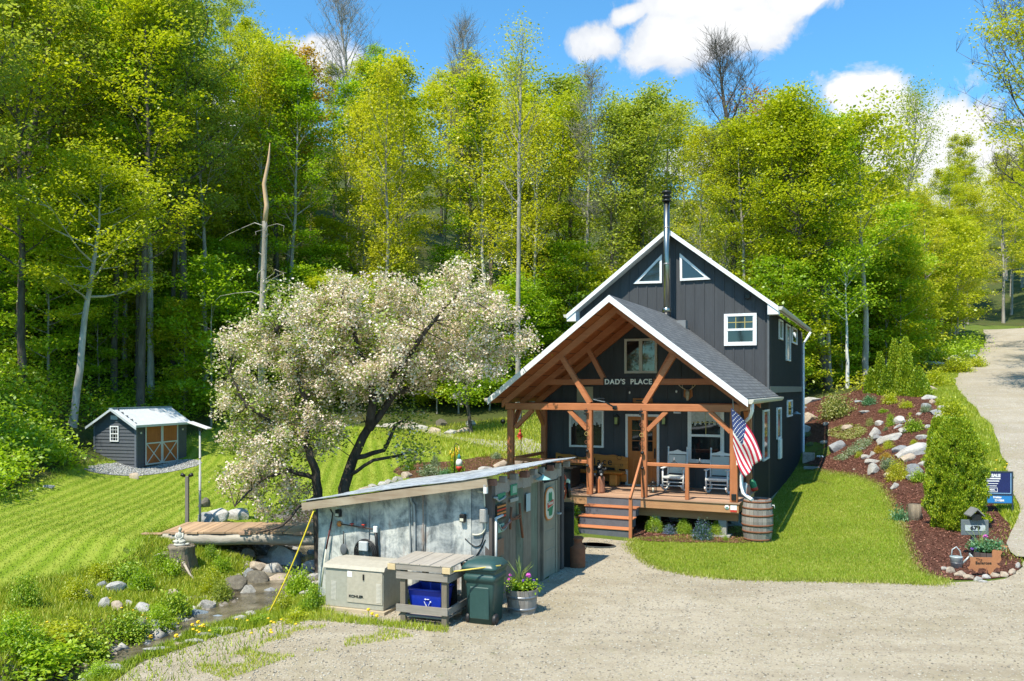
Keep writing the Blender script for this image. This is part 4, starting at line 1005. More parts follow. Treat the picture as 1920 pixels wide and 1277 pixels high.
z2 = mix(t, .35, z1, ramp(t, noise(t, coords(t, 'Object', (7, 7, .8)), 2.5, 5, .7), [(.35, (.15, .17, .18)), (.7, (.57, .58, .56))]))
rst = ramp(t, noise(t, coords(t, 'Object', (2.2, 2.2, .7)), 1.9, 5, .6), [(.60, (0, 0, 0)), (.72, (1, 1, 1))])
z3 = mix(t, mth(t, 'MULTIPLY', rst, .6), z2, (.26, .12, .06))
gi = N(t, 'ShaderNodeNewGeometry'); z3 = mix(t, 1.0, z3, ramp(t, gi.outputs['Random Per Island'], [(0, (.60, .62, .64)), (1, (1.15, 1.12, 1.06))]), 'MULTIPLY')
bsdf(t, out, z3, .5, .08, bump(t, noise(t, v, 6, 4), .25, .01), .5); MATS['aged_zinc'] = M_zinc
M_graywood = wood('weathered_board', (.25, .215, .16), (.095, .08, .06), 'z', .85, 30)
M_greenwood = wood('mossy_board', (.17, .20, .145), (.08, .085, .06), 'z', .85, 30)
M_graywoodx = wood('weathered_board_x', (.34, .31, .27), (.19, .17, .14), 'x', .85, 26)
M_fasciaw = wood('worn_fascia', (.40, .34, .25), (.2, .13, .08), 'x', .8, 12)
M_rust = mat('rusty_iron', (.24, .10, .05), (.12, .05, .03), 8, .85, .2, .5, .005)
M_pvc = mat('grey_conduit', (.36, .37, .36), None, 6, .5)
M_hose = mat('black_hose', (.02, .02, .022), None, 8, .5)
M_red = mat('red_paint', (.55, .05, .03), (.4, .03, .02), 6, .5)
M_green = mat('green_paint', (.03, .22, .10), (.02, .14, .07), 9, .6)
M_cream = mat('cream_paint', (.62, .60, .48), (.5, .47, .36), 9, .6)
M_orange = mat('orange_paint', (.6, .22, .05), (.45, .14, .04), 9, .6)
S = thing('tool_shed', (SH.ox, SH.oy, 0), -SH.th, 'low weathered tool shed of zinc sheets and grey boards with a corrugated roof', 'shed')
zr = lambda x: 2.26 + .164 * x          # underside of the roof along the front
rs = random.Random(3)
b = MB(); x = -SW
while x < -.03:      # zinc sheets lapped over each other
    w = rs.uniform(.26, .36); x1 = min(0, x + w); o_ = rs.uniform(0, .028); zb = -.35 + rs.uniform(-.03, .03)
    V = [(x, -o_, zb), (x1 + .02, -o_ - .006, zb), (x1 + .02, -o_ - .006, zr(x1) - .02), (x, -o_, zr(x) - .02)]
    n_ = 6; VV = []; FF = []
    for i in range(n_ + 1):
        f = i / n_
        for (xx, zz0, zz1) in ((x, zb, zr(x)), (x1 + .018, zb, zr(x1))):
            VV.append((xx, -o_ - (.006 if xx > x else 0) + .008 * math.sin(i * 1.7 + x * 5), zz0 + (zz1 - .02 - zz0) * f))
    for i in range(n_): FF.append((2 * i, 2 * i + 1, 2 * i + 3, 2 * i + 2))
    b.add(VV, FF); x = x1
b.prism([(-SW, -.35), (-.0, -.35), (-.0, zr(0) - .03), (-SW, zr(-SW) - .03)], .04, 'y', .03)
b.build('zinc_wall', M_zinc, S)
MB().box(-SW, -.05, SD - .04, SD, -.35, 1.6).box(-SW, -SW + .04, .07, SD, -.35, 1.62).build('rear_wall', M_graywood, S)
# board wall on the right side
y = .16; i = 0; bd = MB(); bg_ = MB()
while y < 2.30:
    w = rs.uniform(.24, .40); y1 = min(2.30, y + w); tgt = bg_ if i in (0, 3, 5) else bd
    tgt.box(-.05, .0 + rs.uniform(0, .012), y + .006, y1 - .004, -.12 + rs.uniform(0, .1), 2.02); y = y1; i += 1
bd.box(-.06, .01, 3.10, 3.5, -.1, 2.1); bd.build('board_wall', M_graywood, S); bg_.build('board_wall', M_greenwood, S)
MB().box(-.10, .03, -.02, .12, -.15, zr(0) - .02).build('corner_post', wood('dark_post', (.13, .11, .10), (.06, .05, .045), 'z', .85), S)
MB().box(-.06, .05, 3.38, 3.52, -.1, 2.2).build('corner_post', MATS['dark_post'], S)
b = MB(); y = .1
while y < 3.4:
    w = rs.uniform(.3, .7); b.box(.012, .045, y, min(3.45, y + w) - .01, 1.98 + rs.uniform(-.03, .02), 2.20); y += w
b.build('frieze_board', M_graywoodx, S)
# door: old panelled leaf
D = MB(); D.box(.0, .035, 2.34, 3.10, .02, 1.93)
for z0, z1 in ((.14, .56), (.62, .95), (1.02, 1.85)): D.box(.035, .045, 2.44, 3.0, z0, z1, .006)
D.box(.035, .06, 2.34, 2.42, .02, 1.93); D.box(.035, .06, 3.02, 3.10, .02, 1.93)
d = D.build('door', mat('old_door', (.30, .27, .20), (.19, .17, .12), 3, .85, 0, .3, .004, (1, 1, .2)), S)
MB().box(.0, .07, 3.12, 3.2, .0, 1.98).box(.0, .07, 2.26, 2.32, .0, 1.98).build('door_frame', M_graywood, S)
MB().box(.06, .13, 3.05, 3.16, 1.22, 1.25).build('latch', M_pvc, d)
# roof: corrugated sheet, ridges running down the slope
VV = []; FF = []; ny_ = 120; y0, y1 = -.38, SD + .30; xs_ = [-SW - .14, -2.6, -1.4, -.4, .22]
for i in range(ny_ + 1):
    yy = y0 + (y1 - y0) * i / ny_; hgt = .012 * math.sin(i / ny_ * 2 * PI * (y1 - y0) / .076)
    for k_, xx in enumerate(xs_):
        VV.append((xx + .02 * math.sin(yy * 3 + k_), yy, zr(xx) + .075 + hgt + .015 * math.sin(xx * 2.3 + yy * .9)))
for i in range(ny_):
    for k_ in range(4): FF.append((i * 5 + k_, i * 5 + k_ + 1, i * 5 + k_ + 6, i * 5 + k_ + 5))
b = MB(); b.add(VV, FF, False); rf = b.build('roof', mat('corrugated_sheet', (.52, .55, .58), (.16, .18, .20), 3.5, .42, .45, .2, .004, (1, 2, 1), (.40, .56)), S)
md = rf.modifiers.new('thick', 'SOLIDIFY'); md.thickness = .006
MB().bar((-SW - .12, -.345, zr(-SW - .12) - .035), (.1, -.345, zr(.1) - .035), .03, .15).build('roof_fascia', M_fasciaw, S)
VS = MB(); VS.add([(-SW - .12, -.33, zr(-SW - .12) + .04), (.05, -.33, zr(.05) + .04), (.05, .0, zr(.05) + .04), (-SW - .12, .0, zr(-SW - .12) + .04)], [(0, 1, 2, 3)])
sf = VS.build('soffit_board', M_fasciaw, S); sf.modifiers.new('t', 'SOLIDIFY').thickness = .015
for i in range(9):
    yy = -.25 + i * .46; MB().box(.05, .17 + rs.uniform(-.02, .05), yy, yy + rs.uniform(.07, .14), zr(0) - .085, zr(0) + .03, .01).build('rafter_tail', M_graywoodx if i % 3 else mat('red_rafter', (.22, .1, .07), (.14, .07, .05), 5), S)
MB().box(.03, .09, -.36, -.30, 2.05, 2.2).build('gutter_end', M_vinyl, S)
# conduits, wiring, lights and fixtures on the zinc wall
def zp_(px, py): x_, z_ = SH.front(px, py, -.05); return x_, z_
def wire(name, pix, r, m, D=-.05, n=6):
    pts = []
    for a, b_ in pix: x_, z_ = SH.front(a, b_, D); pts.append((x_, D, z_))
    q = []
    for i in range(len(pts) - 1):
        p0, p1, p2, p3 = [Vector(pts[min(max(j, 0), len(pts) - 1)]) for j in (i - 1, i, i + 1, i + 2)]
        for j in range(4):
            t_ = j / 4; q.append(.5 * ((2 * p1) + (p2 - p0) * t_ + (2 * p0 - 5 * p1 + 4 * p2 - p3) * t_ ** 2 + (3 * p1 - p0 - 3 * p2 + p3) * t_ ** 3))
    q.append(Vector(pts[-1])); return MB().tube(q, r, n).build(name, m, S)
wire('conduit', [(766, 916), (762, 924), (767, 945), (770, 1060)], .018, M_pvc)
wire('conduit', [(772, 914), (767, 922), (771, 940), (777, 958), (778, 1060)], .024, M_pvc)
wire('conduit', [(896, 922), (907, 923), (908, 930), (909, 950)], .014, M_cream)
wire('cable', [(909, 975), (910, 990), (904, 1000), (893, 1003), (886, 1002)], .014, M_cream)
wire('cable', [(908, 1000), (902, 1020), (893, 1025), (884, 1021), (872, 1010)], .010, M_hose, -.03)
wire('cable', [(910, 1012), (902, 1028), (893, 1042)], .010, M_hose, -.03)
wire('batten', [(793, 925), (794, 1040)], .014, mat('rust_streaked', (.4, .36, .32), (.3, .15, .08), 6), -.04, 4)
x_, z_ = zp_(912, 966); MB().box(x_ - .10, x_ + .02, -.14, -.02, z_ - .13, z_ + .12, .02).build('junction_box', mat('box_grey', (.36, .35, .33), None, 6, .6), S)
for px, py in ((636, 962), (869, 971)):
    x_, z_ = zp_(px, py); o = MB().box(x_ - .05, x_ + .05, -.12, -.03, z_ - .07, z_ + .07, .01).build('wall_light', M_dark, S)
    MB().box(x_ - .035, x_ + .035, -.128, -.121, z_ - .05, z_ + .0).build('lens', M_cream, o)
def stand(name, label, cat, px, py, D=-.06): x_, z_ = SH.front(px, py, D); return thing(name, SH.w(x_, D, z_), -SH.th, label, cat)
# rake leaning by the left end
T = stand('garden_rake', 'long-handled tool with a red and pale shaft leaning on the zinc wall', 'tool', 612, 1040, -.14)
MB().tube([(-.12, 0, -.62), (-.03, .03, .1)], .016, 6).build('handle', M_cream, T); MB().tube([(-.03, .03, .1), (.06, .08, .62)], .018, 6).build('grip', mat('dark_red_wood', (.16, .03, .025), None, 8), T)
MB().tube([(.06, .08, .62), (.10, .06, .78), (.06, .04, .86)], .014, 6).build('hook', M_dark, T)
T = stand('tap_pipe', 'rusty tap pipe with red valves fixed across the zinc wall', 'pipe', 672, 988, -.08)
MB().tube([(-.42, 0, .03), (.33, 0, -.02), (.36, 0, -.02)], .012, 6).build('pipe', mat('dark_pipe', (.06, .04, .035), None, 8), T)
for x_ in (-.14, .12): MB().lathe([(.03, -.01), (.045, .0), (.03, .012)], 10, (x_, -.01, .05)).tube([(x_, 0, .0), (x_, -.01, .05)], .01, 6).build('valve', M_red, T)
MB().lathe([(.03, -.05), (.05, .0), (.03, .05)], 10, (-.43, 0, .03)).build('brass_elbow', M_orange, T)
MB().box(.34, .42, -.03, .03, -.08, .04, .01).build('white_joint', M_vinyl, T)
MB().tube([(.38, 0, -.07), (.41, -.02, -.2), (.42, 0, -.55)], .028, 8).build('hose_drop', M_hose, T)
T = stand('paddle', 'small dark paddle hanging from the tap pipe', 'paddle', 644, 1018, -.07)
MB().tube([(0, 0, .22), (0, 0, -.02)], .01, 6).build('handle', M_hose, T)
MB().ball((0, 0, -.12), .11, (.7, .15, 1), 14).build('blade', mat('slate_grey', (.12, .13, .14), None, 6), T)
T = stand('hose_reel', 'black garden hose coiled on a wall reel behind the generator', 'hose reel', 685, 1034, -.12)
b = MB()
for k_ in range(5):
    b.tube([((.24 - k_ * .018) * math.cos(a * PI / 12), -.03 * (k_ % 2), -.02 + (.24 - k_ * .018) * math.sin(a * PI / 12)) for a in range(25)], .016, 6, False)
b.build('hose', M_hose, T); MB().box(-.09, .10, -.10, -.04, .02, .2, .015).build('reel_cover', mat('reel_grey', (.5, .52, .52), None, 6), T)
T = stand('wire_rope', 'yellow guy rope slanting from the shed eave down to the creek bank', 'rope', 592, 945, -.3)
a = T.location.copy(); e_ = PG(500, 1158)
MB().tube([Vector((0, 0, 0)), ], .01) if False else None
T.rotation_euler = (0, 0, 0)
p0 = world(592, 948, a.y) - a; p1 = e_ - a; q = [p0.lerp(p1, i / 8) - Vector((0, 0, .10 * math.sin(PI * i / 8))) for i in range(9)]
MB().tube(q, .014, 6).build('rope', mat('yellow_rope', (.75, .58, .03), None, 8), T)
# things hung on the board wall
def hung(name, label, cat, px, py, D=.05): y_, z_ = SH.side(px, py, D); return thing(name, SH.w(D, y_, z_), -SH.th + PI / 2, label, cat)   # local x runs along the wall
def plate(label, px, py, w, h, m, extra=None, shape='rect', cat='sign', name='metal_plate'):
    T = hung(name, label, cat, px, py)
    if shape == 'rect': MB().box(-w / 2, w / 2, -.012, .0, -h / 2, h / 2, .006).build('plate', m, T)
    if extra: extra(T)
    return T
M_plateg = mat('plate_green', (.04, .26, .13), (.03, .16, .09), 20, .5); M_platel = mat('plate_pale_green', (.25, .42, .3), (.3, .4, .35), 14, .5)
M_paleblue = mat('plate_pale_blue', (.36, .45, .46), (.28, .36, .38), 10, .5)
plate('small green plate high on the board wall beside a wrench', 940, 931, .34, .12, M_plateg)
plate('green framed square plate under the frieze of the board wall', 963, 918, .3, .2, M_plateg, lambda T: MB().box(-.08, .1, -.02, -.012, -.06, .07).build('picture', M_platel, T))
plate('tall pale blue narrow plate screwed on the middle boards', 990, 942, .20, .34, M_paleblue)
plate('pale grey curved bracket with bolt holes on the boards', 964, 937, .36, .07, mat('grey_bracket', (.35, .35, .3), None, 12))
plate('green plate marked with one dark stroke, low on the boards', 939, 990, .26, .15, M_platel, lambda T: text('numeral', '1', .15, M_dark, T, (0, -.015, 0)))
plate('rusty brown picture plate near the foot of the boards', 938, 1026, .28, .3, mat('plate_rust', (.25, .11, .06), (.2, .17, .12), 9))
def stripes(T):
    for k_ in range(4): MB().box(-.18, .18, -.022, -.012, -.10 + k_ * .06, -.07 + k_ * .06).build('stripe', M_orange if k_ % 2 else M_red, T)
plate('dark plate with orange and red stripes on the board wall', 939, 959, .38, .28, M_dark, stripes)
T = hung('wrench', 'white wrench hanging near the corner of the board wall', 'tool', 936, 938)
MB().tube([(-.2, -.03, .06), (-.1, -.04, .0), (.12, -.03, .02), (.2, -.03, .05)], .018, 6).build('shaft', M_pvc, T); MB().lathe([(.03, -.02), (.05, 0), (.03, .02)], 8, (-.21, -.03, .07)).build('jaw', M_pvc, T)
T = hung('wire_loop', 'grey wire loop looped over the board wall hooks', 'wire', 941, 975)
MB().tube([(-.22 + .5 * i / 12, -.03, -.02 - .16 * math.sin(PI * i / 12)) for i in range(13)], .009, 6).build('wire', M_pvc, T)
T = hung('bow_saw', 'rusty A-shaped iron frame hanging in the middle of the board wall', 'tool', 966, 970, .06)
b = MB(); b.tube([(-.22, -.02, .22), (-.27, -.02, -.18)], .022, 6); b.tube([(.16, -.02, .24), (.2, -.02, -.05), (.28, -.03, -.42)], .024, 6); b.tube([(-.25, -.02, .02), (-.1, -.02, -.01), (.18, -.02, .03)], .018, 6)
b.tube([(-.24, -.02, -.02), (.2, -.02, -.03)], .015, 6); b.build('frame', M_rust, T)
MB().tube([(-.62, -.03, -.10), (-.3, -.03, -.04), (-.24, -.02, -.02)], .02, 6).build('arm', mat('faded_red', (.3, .13, .1), (.2, .12, .1), 8), T)
T = hung('white_pipe', 'white plastic pipe standing against the shed corner', 'pipe', 926, 985, .04)
MB().tube([(0, -.04, .12), (0, -.04, -.95)], .022, 8).tube([(-.01, -.04, .12), (.28, -.04, .14)], .024, 8).build('pipe', mat('white_pvc', (.62, .62, .6), None, 5), T)
# rounded sign on the door
T = hung('advert_sign', 'rounded cream sign with green shapes and a red band on the shed door', 'sign', 1029.5, 944, .075)
def stadium(w, h, r, n=8):
    P = []
    for cx_, cz_, a0 in ((w / 2 - r, h / 2 - r, 0), (-w / 2 + r, h / 2 - r, 90), (-w / 2 + r, -h / 2 + r, 180), (w / 2 - r, -h / 2 + r, 270)):
        for i in range(n + 1): a = R(a0 + 90 * i / n); P.append((cx_ + r * math.cos(a), cz_ + r * math.sin(a)))
    return P
MB().prism(stadium(.50, .66, .2), .02, 'y', -.02).build('rim', M_orange, T); MB().prism(stadium(.45, .61, .18), .006, 'y', -.027).build('face', M_cream, T)
MB().prism([(-.13, .05), (-.09, .08), (-.09, .2), (-.04, .24), (0, .2), (.04, .24), (.09, .2), (.09, .08), (.13, .05)], .004, 'y', -.032).build('upper_figure', M_green, T)
MB().prism([(-.15, -.08), (-.16, .02), (.16, .07), (.17, -.03)], .006, 'y', -.036).build('red_band', M_red, T)
MB().prism([(-.17, -.1), (.18, -.05), (.13, -.12), (.10, -.23), (.03, -.25), (-.07, -.24), (-.09, -.14), (-.15, -.13)], .004, 'y', -.032).build('lower_figure', M_green, T)
for k_ in range(5): MB().box(-.12 + k_ * .052, -.085 + k_ * .052, -.04, -.036, -.02, .03).build('letter_stroke', M_cream, T)
T = hung('enamel_lamp', 'pale green enamel lamp shade over the shed door', 'lamp', 1018, 895, .22)
MB().lathe([(.02, .05), (.03, .03), (.15, -.03), (.16, -.04), (.14, -.035)], 16).build('shade', mat('enamel', (.35, .6, .55), None, 4, .3), T); MB().tube([(0, .02, .05), (0, .16, .12)], .015, 6).build('arm', M_dark, T)
T = thing('dark_slab', SH.w(.12, 3.75, 0), -SH.th, 'plain dark upright slab behind the far corner of the tool shed', 'panel'); MB().box(-.2, .10, -.1, -.06, 0, 1.4, .01).build('board', M_blk, T); MB().box(-.2, .10, -.12, -.1, 1.2, 1.28).build('batten', M_dark, T)  # plain black slab standing in for an unidentified dark shape
T = stand('tree_light', 'orange-red wind spinner hung from the shed roof corner', 'ornament', 1058, 893, 3.6)
T.location = world(1058, 900, 18.2)
MB().tube([(0, 0, .12), (.06, 0, -.02), (-.03, 0, -.12), (.05, 0, -.22), (.0, 0, -.42)], [.01, .03, .035, .03, .01], 6).build('ribbon', mat('spinner_red', (.7, .12, .05), None, 8), T)
MB().ball((.09, -.02, -.03), .055, (1, .3, 1.2), 10).build('disc', mat('spinner_disc', (.6, .75, .55), None, 8), T); T.name = 'wind_spinner'
MB().tube([(.09, 0, -.05), (.1, .02, -.38)], .05, 6).build('stem', M_dark, T)

# generator
GE = Fr(-2.18, 14.1, R(20)); T = thing('generator', (GE.ox, GE.oy, 0), -GE.th, 'beige standby generator cabinet beside the zinc wall', 'generator')
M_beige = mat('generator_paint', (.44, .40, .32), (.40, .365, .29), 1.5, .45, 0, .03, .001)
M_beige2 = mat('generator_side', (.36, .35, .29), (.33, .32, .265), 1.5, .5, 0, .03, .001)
GWd, GD, GH = 1.14, .72, .80
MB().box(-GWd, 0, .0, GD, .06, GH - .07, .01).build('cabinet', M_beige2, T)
b = MB(); b.prism([(-.03, GH - .07), (.0, GH - .01), (GD * .5, GH + .03), (GD + .03, GH - .0), (GD + .03, GH - .07)], GWd + .06, 'x', -GWd - .03); b.build('lid', M_beige, T)
MB().box(-.70, -.012, -.014, -.001, .16, GH - .10, .005).build('door_panel', M_beige, T)
MB().box(-GWd - .06, .06, -.08, GD + .05, -.12, .06).build('base_slab', mat('sand_slab', (.46, .38, .26), (.35, .28, .18), 6, .9, 0, .4, .01), T)
b = MB()
for i in range(15): b.box(-.13, -.04, -.019, -.014, .2 + i * .022, .21 + i * .022)
b.build('louvre', mat('pale_louvre', (.66, .62, .54), None, 4), T)
b = MB()
for i in range(15): b.box(-1.02, -.92, -.006, -.001, .18 + i * .022, .19 + i * .022)
b.build('louvre', MATS['pale_louvre'], T)
MB().box(-.69, -.6, -.018, -.0145, GH - .2, GH - .11).build('label_sticker', M_white, T); MB().box(-.385, -.36, -.03, -.0145, GH - .24, GH - .14).build('lock', M_dark, T)
text('lettering', 'KOHLER', .062, M_dark, T, (-.52, -.018, .27), bold=.001, sx=1.2)
# work table made of pallets
PT = Fr(-1.0, 13.30, R(20)); T = thing('pallet_table', (PT.ox, PT.oy, 0), -PT.th, 'grey work table built of pallet boards between the generator and the green bin', 'table')
TW, TD, TH_ = .98, .92, 1.0
for i in range(6):
    MB().box(-TW - .08 + i * .187, -TW - .08 + i * .187 + .178, -.06, TD, TH_ - .02, TH_ + .004 * (i % 2), .004).build('top_board', wood('pallet_board', (.44, .40, .34), (.26, .23, .19), 'y', .85, 24), T)
MB().box(-TW - .07, -.0, -.05, -.01, TH_ - .11, TH_ - .022).build('top_rail', M_graywoodx, T)
for x_ in (-TW - .1, -.10): MB().box(x_, x_ + .14, -.068, .06, TH_ - .12, TH_ - .022, .004).build('block', mat('cut_end', (.62, .48, .28), (.5, .37, .2), 8), T)
for x_ in (-TW + .10, -.14):
    for y_ in (.0, TD - .12): MB().box(x_, x_ + .09, y_, y_ + .09, 0, TH_ - .12 if y_ else TH_ - .125).build('leg', M_graywood, T)
def rails(z, y):
    MB().box(-TW + .04, -.02, y, y + .03, z, z + .12).build('rail', M_graywoodx, T)
rails(.74, -.035); rails(.20, -.035); rails(.20, TD - .03)
MB().box(-.045, -.01, -.0, TD - .03, .2, .31).box(-.045, -.01, -.0, TD - .03, .72, .83).build('side_rail', M_graywoodx, T)
b = MB()
for i in range(5): b.box(-TW + .06, -.06, .02 + i * .17, .16 + i * .17, .12, .145)
b.build('shelf', M_graywoodx, T)
T = thing('recycling_bin', PT.w(-.50, .36, .147), -PT.th, 'blue recycling box on the lower shelf of the pallet table', 'bin')
M_blue = mat('blue_plastic', (.01, .035, .38), (.01, .03, .3), 3, .35); b = MB()
def tub(b, w0, d0, w1, d1, h, th=.012):
    for s_ in (0, 1):
        o_ = s_ * th; P = [(-w0 / 2 + o_, -d0 / 2 + o_, o_), (w0 / 2 - o_, -d0 / 2 + o_, o_), (w0 / 2 - o_, d0 / 2 - o_, o_), (-w0 / 2 + o_, d0 / 2 - o_, o_), (-w1 / 2 + o_, -d1 / 2 + o_, h), (w1 / 2 - o_, -d1 / 2 + o_, h), (w1 / 2 - o_, d1 / 2 - o_, h), (-w1 / 2 + o_, d1 / 2 - o_, h)]
        b.add(P, [(0, 3, 2, 1), (0, 1, 5, 4), (1, 2, 6, 5), (2, 3, 7, 6), (3, 0, 4, 7)])
tub(b, .5, .36, .60, .46, .40); b.build('tub', M_blue, T)
b = MB(); w_, d_ = .32, .25; b.tube([(-w_, -d_, .40), (w_, -d_, .40), (w_, d_, .40), (-w_, d_, .40), (-w_, -d_, .40)], .016, 6); b.build('rim', M_blue, T)
b = MB()
for k_ in range(3):
    a = R(90 + 120 * k_); c_ = Vector((.045 * math.cos(a), 0, .045 * math.sin(a))); dr = Vector((-math.sin(a), 0, math.cos(a)))
    b.bar(Vector((.04, -.222, .2)) + c_ - dr * .035, Vector((.04, -.222, .2)) + c_ + dr * .03, .006, .014, (0, 1, 0))
    e = Vector((.04, -.222, .2)) + c_ + dr * .03; nn = c_.normalized()
    b.add([e + nn * .018, e - nn * .018, e + dr * .025], [(0, 1, 2)])
b.build('recycling_mark', M_white, T)
T = thing('wire_crate', PT.w(-.5, .62, .147), -PT.th, 'dark wire crate behind the blue recycling box', 'crate'); b = MB()
for i in range(9): b.box(-.35 + i * .085, -.342 + i * .085, .0, .01, 0, .52)
for i in range(8): b.box(-.35, .335, .012, .02, .0 + i * .07, .008 + i * .07)
b.build('mesh_panel', M_dark, T); MB().box(-.35, .335, .03, .06, .0, .5).build('liner', M_blk, T)
# wheeled bin
T = thing('wheelie_bin', (-.44, 13.72, 0), R(-20), 'dark green wheeled rubbish bin with a domed lid', 'bin')
M_bin = mat('green_plastic', (.030, .075, .070), (.022, .06, .056), 2, .38, 0, .05, .002)
def rrect(w, d, r, n=4):
    P = []
    for cx_, cy_, a0 in ((w / 2 - r, d / 2 - r, 0), (-w / 2 + r, d / 2 - r, 90), (-w / 2 + r, -d / 2 + r, 180), (w / 2 - r, -d / 2 + r, 270)):
        for i in range(n + 1): a = R(a0 + 90 * i / n); P.append((cx_ + r * math.cos(a), cy_ + r * math.sin(a)))
    return P
def loft(b, rings, smooth=False):
    n = len(rings[0]); V = [p for r in rings for p in r]; Fc = []
    for i in range(len(rings) - 1):
        for j in range(n): Fc.append((i * n + j, i * n + (j + 1) % n, (i + 1) * n + (j + 1) % n, (i + 1) * n + j))
    Fc.append(tuple(range(n))[::-1]); Fc.append(tuple((len(rings) - 1) * n + j for j in range(n))); b.add(V, Fc, smooth)
b = MB(); loft(b, [[(x, y, z) for x, y in rrect(w, d, .05)] for w, d, z in ((.44, .46, .02), (.50, .52, .66), (.50, .52, .70), (.56, .58, .72), (.56, .58, .80), (.53, .55, .81), (.54, .56, .86), (.57, .6, .87), (.57, .6, .90))], True); b.build('body', M_bin, T)
MB().box(-.17, .17, -.275, -.245, .1, .62, .02).build('front_panel', M_bin, T)
b = MB(); loft(b, [[(x, y, z) for x, y in rrect(w, d, .08)] for w, d, z in ((.60, .64, .90), (.62, .66, .92), (.60, .64, .95), (.48, .52, 1.02), (.2, .25, 1.06))], True); b.build('lid', M_bin, T)
MB().tube([(-.33, -.2, .93), (-.37, -.15, .98), (-.37, .0, .99), (-.33, .06, .95)], .018, 6).build('handle', M_hose, T)
for x_ in (-.22, .24):
    w_ = MB(); w_.M = Matrix.Translation((x_, -.16, .09)) @ Matrix.Rotation(PI / 2, 4, 'Y'); w_.lathe([(.03, -.03), (.09, -.03), (.095, -.015), (.095, .015), (.09, .03), (.03, .03)], 16); w_.build('wheel', M_hose, T)
T = thing('yellow_stick', (-.95, 13.30, .93), R(10), 'thin yellow stick lying against the green bin lid', 'stick'); MB().tube([(0, 0, -.02), (.78, .0, .05)], .012, 6).build('stick', mat('yellow_stick_paint', (.7, .55, .12), None, 6), T); MB().tube([(.78, 0, .05), (.81, 0, .052)], .013, 6).build('tip', M_dark, T)
# flower planter
def leafblob(rng, C, n, s, sz, size, name, m, parent, up=.5, asp=.6):
    V, Fc = leaves_np(rng, C, n, s, sz, size, up, asp); return link(name, mesh_np(name, V, Fc, m), parent)
def spikes(b, c, n, h, spread, r=.008, seed=1):
    q = random.Random(seed)
    for i in range(n):
        a = q.uniform(0, 6.28); s_ = q.uniform(.3, 1) * spread; hh = h * q.uniform(.6, 1)
        p = [Vector(c), Vector(c) + Vector((math.cos(a) * s_ * .35, math.sin(a) * s_ * .35, hh * .6)), Vector(c) + Vector((math.cos(a) * s_, math.sin(a) * s_, hh * q.uniform(.8, 1)))]
        b.tube(p, [r, r * .9, r * .15], 4, False)
M_stave = wood('barrel_stave', (.34, .31, .28), (.19, .17, .15), 'z', .8, 26)
def staves(b, prof, n):
    for j in range(n):
        a0 = 2 * PI * (j + .03) / n; a1 = 2 * PI * (j + .97) / n; V = []; Fc = []
        for r_, z_ in prof:
            for a in (a0, a1): V.append((r_ * math.cos(a), r_ * math.sin(a), z_)); V.append(((r_ - .02) * math.cos(a), (r_ - .02) * math.sin(a), z_))
        for i in range(len(prof) - 1):
            k_ = i * 4; Fc += [(k_, k_ + 2, k_ + 6, k_ + 4), (k_, k_ + 4, k_ + 5, k_ + 1), (k_ + 2, k_ + 3, k_ + 7, k_ + 6), (k_ + 1, k_ + 5, k_ + 7, k_ + 3)]
        e = (len(prof) - 1) * 4; Fc += [(0, 1, 3, 2), (e, e + 2, e + 3, e + 1)]; b.add(V, Fc)
    return b
T = thing('barrel_planter', (.17, 14.25, 0), 0, 'half-barrel planter with spiky grass and pink flowers by the green bin', 'planter')
staves(MB(), [(.23, 0), (.255, .2), (.275, .42)], 22).build('tub', M_stave, T)
for z_ in (.10, .30): MB().lathe([(.243 + z_ * .08, z_ - .022), (.247 + z_ * .08, z_ + .022)], 28).build('hoop', M_screen, T)
MB().lathe([(.0, .36), (.255, .36)], 20).build('soil', M_mulch, T)
rng = np.random.default_rng(2); rq = random.Random(2)
C = [(rq.gauss(0, .13), rq.gauss(0, .12), .42 + rq.uniform(0, .1)) for _ in range(60)]
leafblob(rng, C, 14, .05, .04, .05, 'foliage', L_box, T)
b = MB(); spikes(b, (-.03, .02, .38), 22, .62, .32, .009, 3); b.build('grass_blades', mat('blade_green', (.22, .30, .08), (.16, .22, .06), 6), T)
M_pink = mat('pink_petals', (.55, .10, .42), (.42, .07, .34), 30, .7); M_purple = mat('purple_petals', (.18, .08, .4), None, 30, .7); M_yflow = mat('yellow_petals', (.80, .55, .02), (.7, .42, .01), 30, .6)
def flower(parent, c, r, m, n=3, name='flower'):
    b = MB(); q = random.Random(int(c[0] * 1000) + 5)
    for i in range(14):
        d = Vector((q.gauss(0, 1), q.gauss(0, 1), q.gauss(.3, 1))).normalized(); b.ball(Vector(c) + d * r * .55, r * .5, (1, 1, .6), 6)
    return b.build(name, m, parent)
flower(T, (.11, -.1, .66), .05, M_pink); flower(T, (-.22, -.05, .58), .03, M_pink); flower(T, (-.2, -.08, .66), .028, M_pink); flower(T, (.02, -.1, .57), .025, M_purple); flower(T, (.2, -.03, .55), .03, M_purple)
# milk can
T = thing('milk_can', (1.40, 17.85, 0), 0, 'old rusty milk can standing at the back corner of the tool shed', 'milk can')
MB().lathe([(.0, 0), (.17, 0), (.175, .02), (.175, .40), (.17, .44), (.11, .52), (.105, .57), (.14, .62), (.14, .64), (.12, .645)], 24).build('body', M_rust, T)
MB().lathe([(.12, .64), (.125, .655), (.05, .67), (.0, .672)], 20).build('lid', M_rust, T); b = MB()
for s_ in (-1, 1): b.tube([(s_ * .13, 0, .5), (s_ * .2, 0, .52), (s_ * .19, 0, .42), (s_ * .17, 0, .38)], .01, 6)
b.build('handle', M_dark, T); MB().lathe([(.177, .1), (.18, .11), (.177, .12)], 24).build('band', M_rust, T)
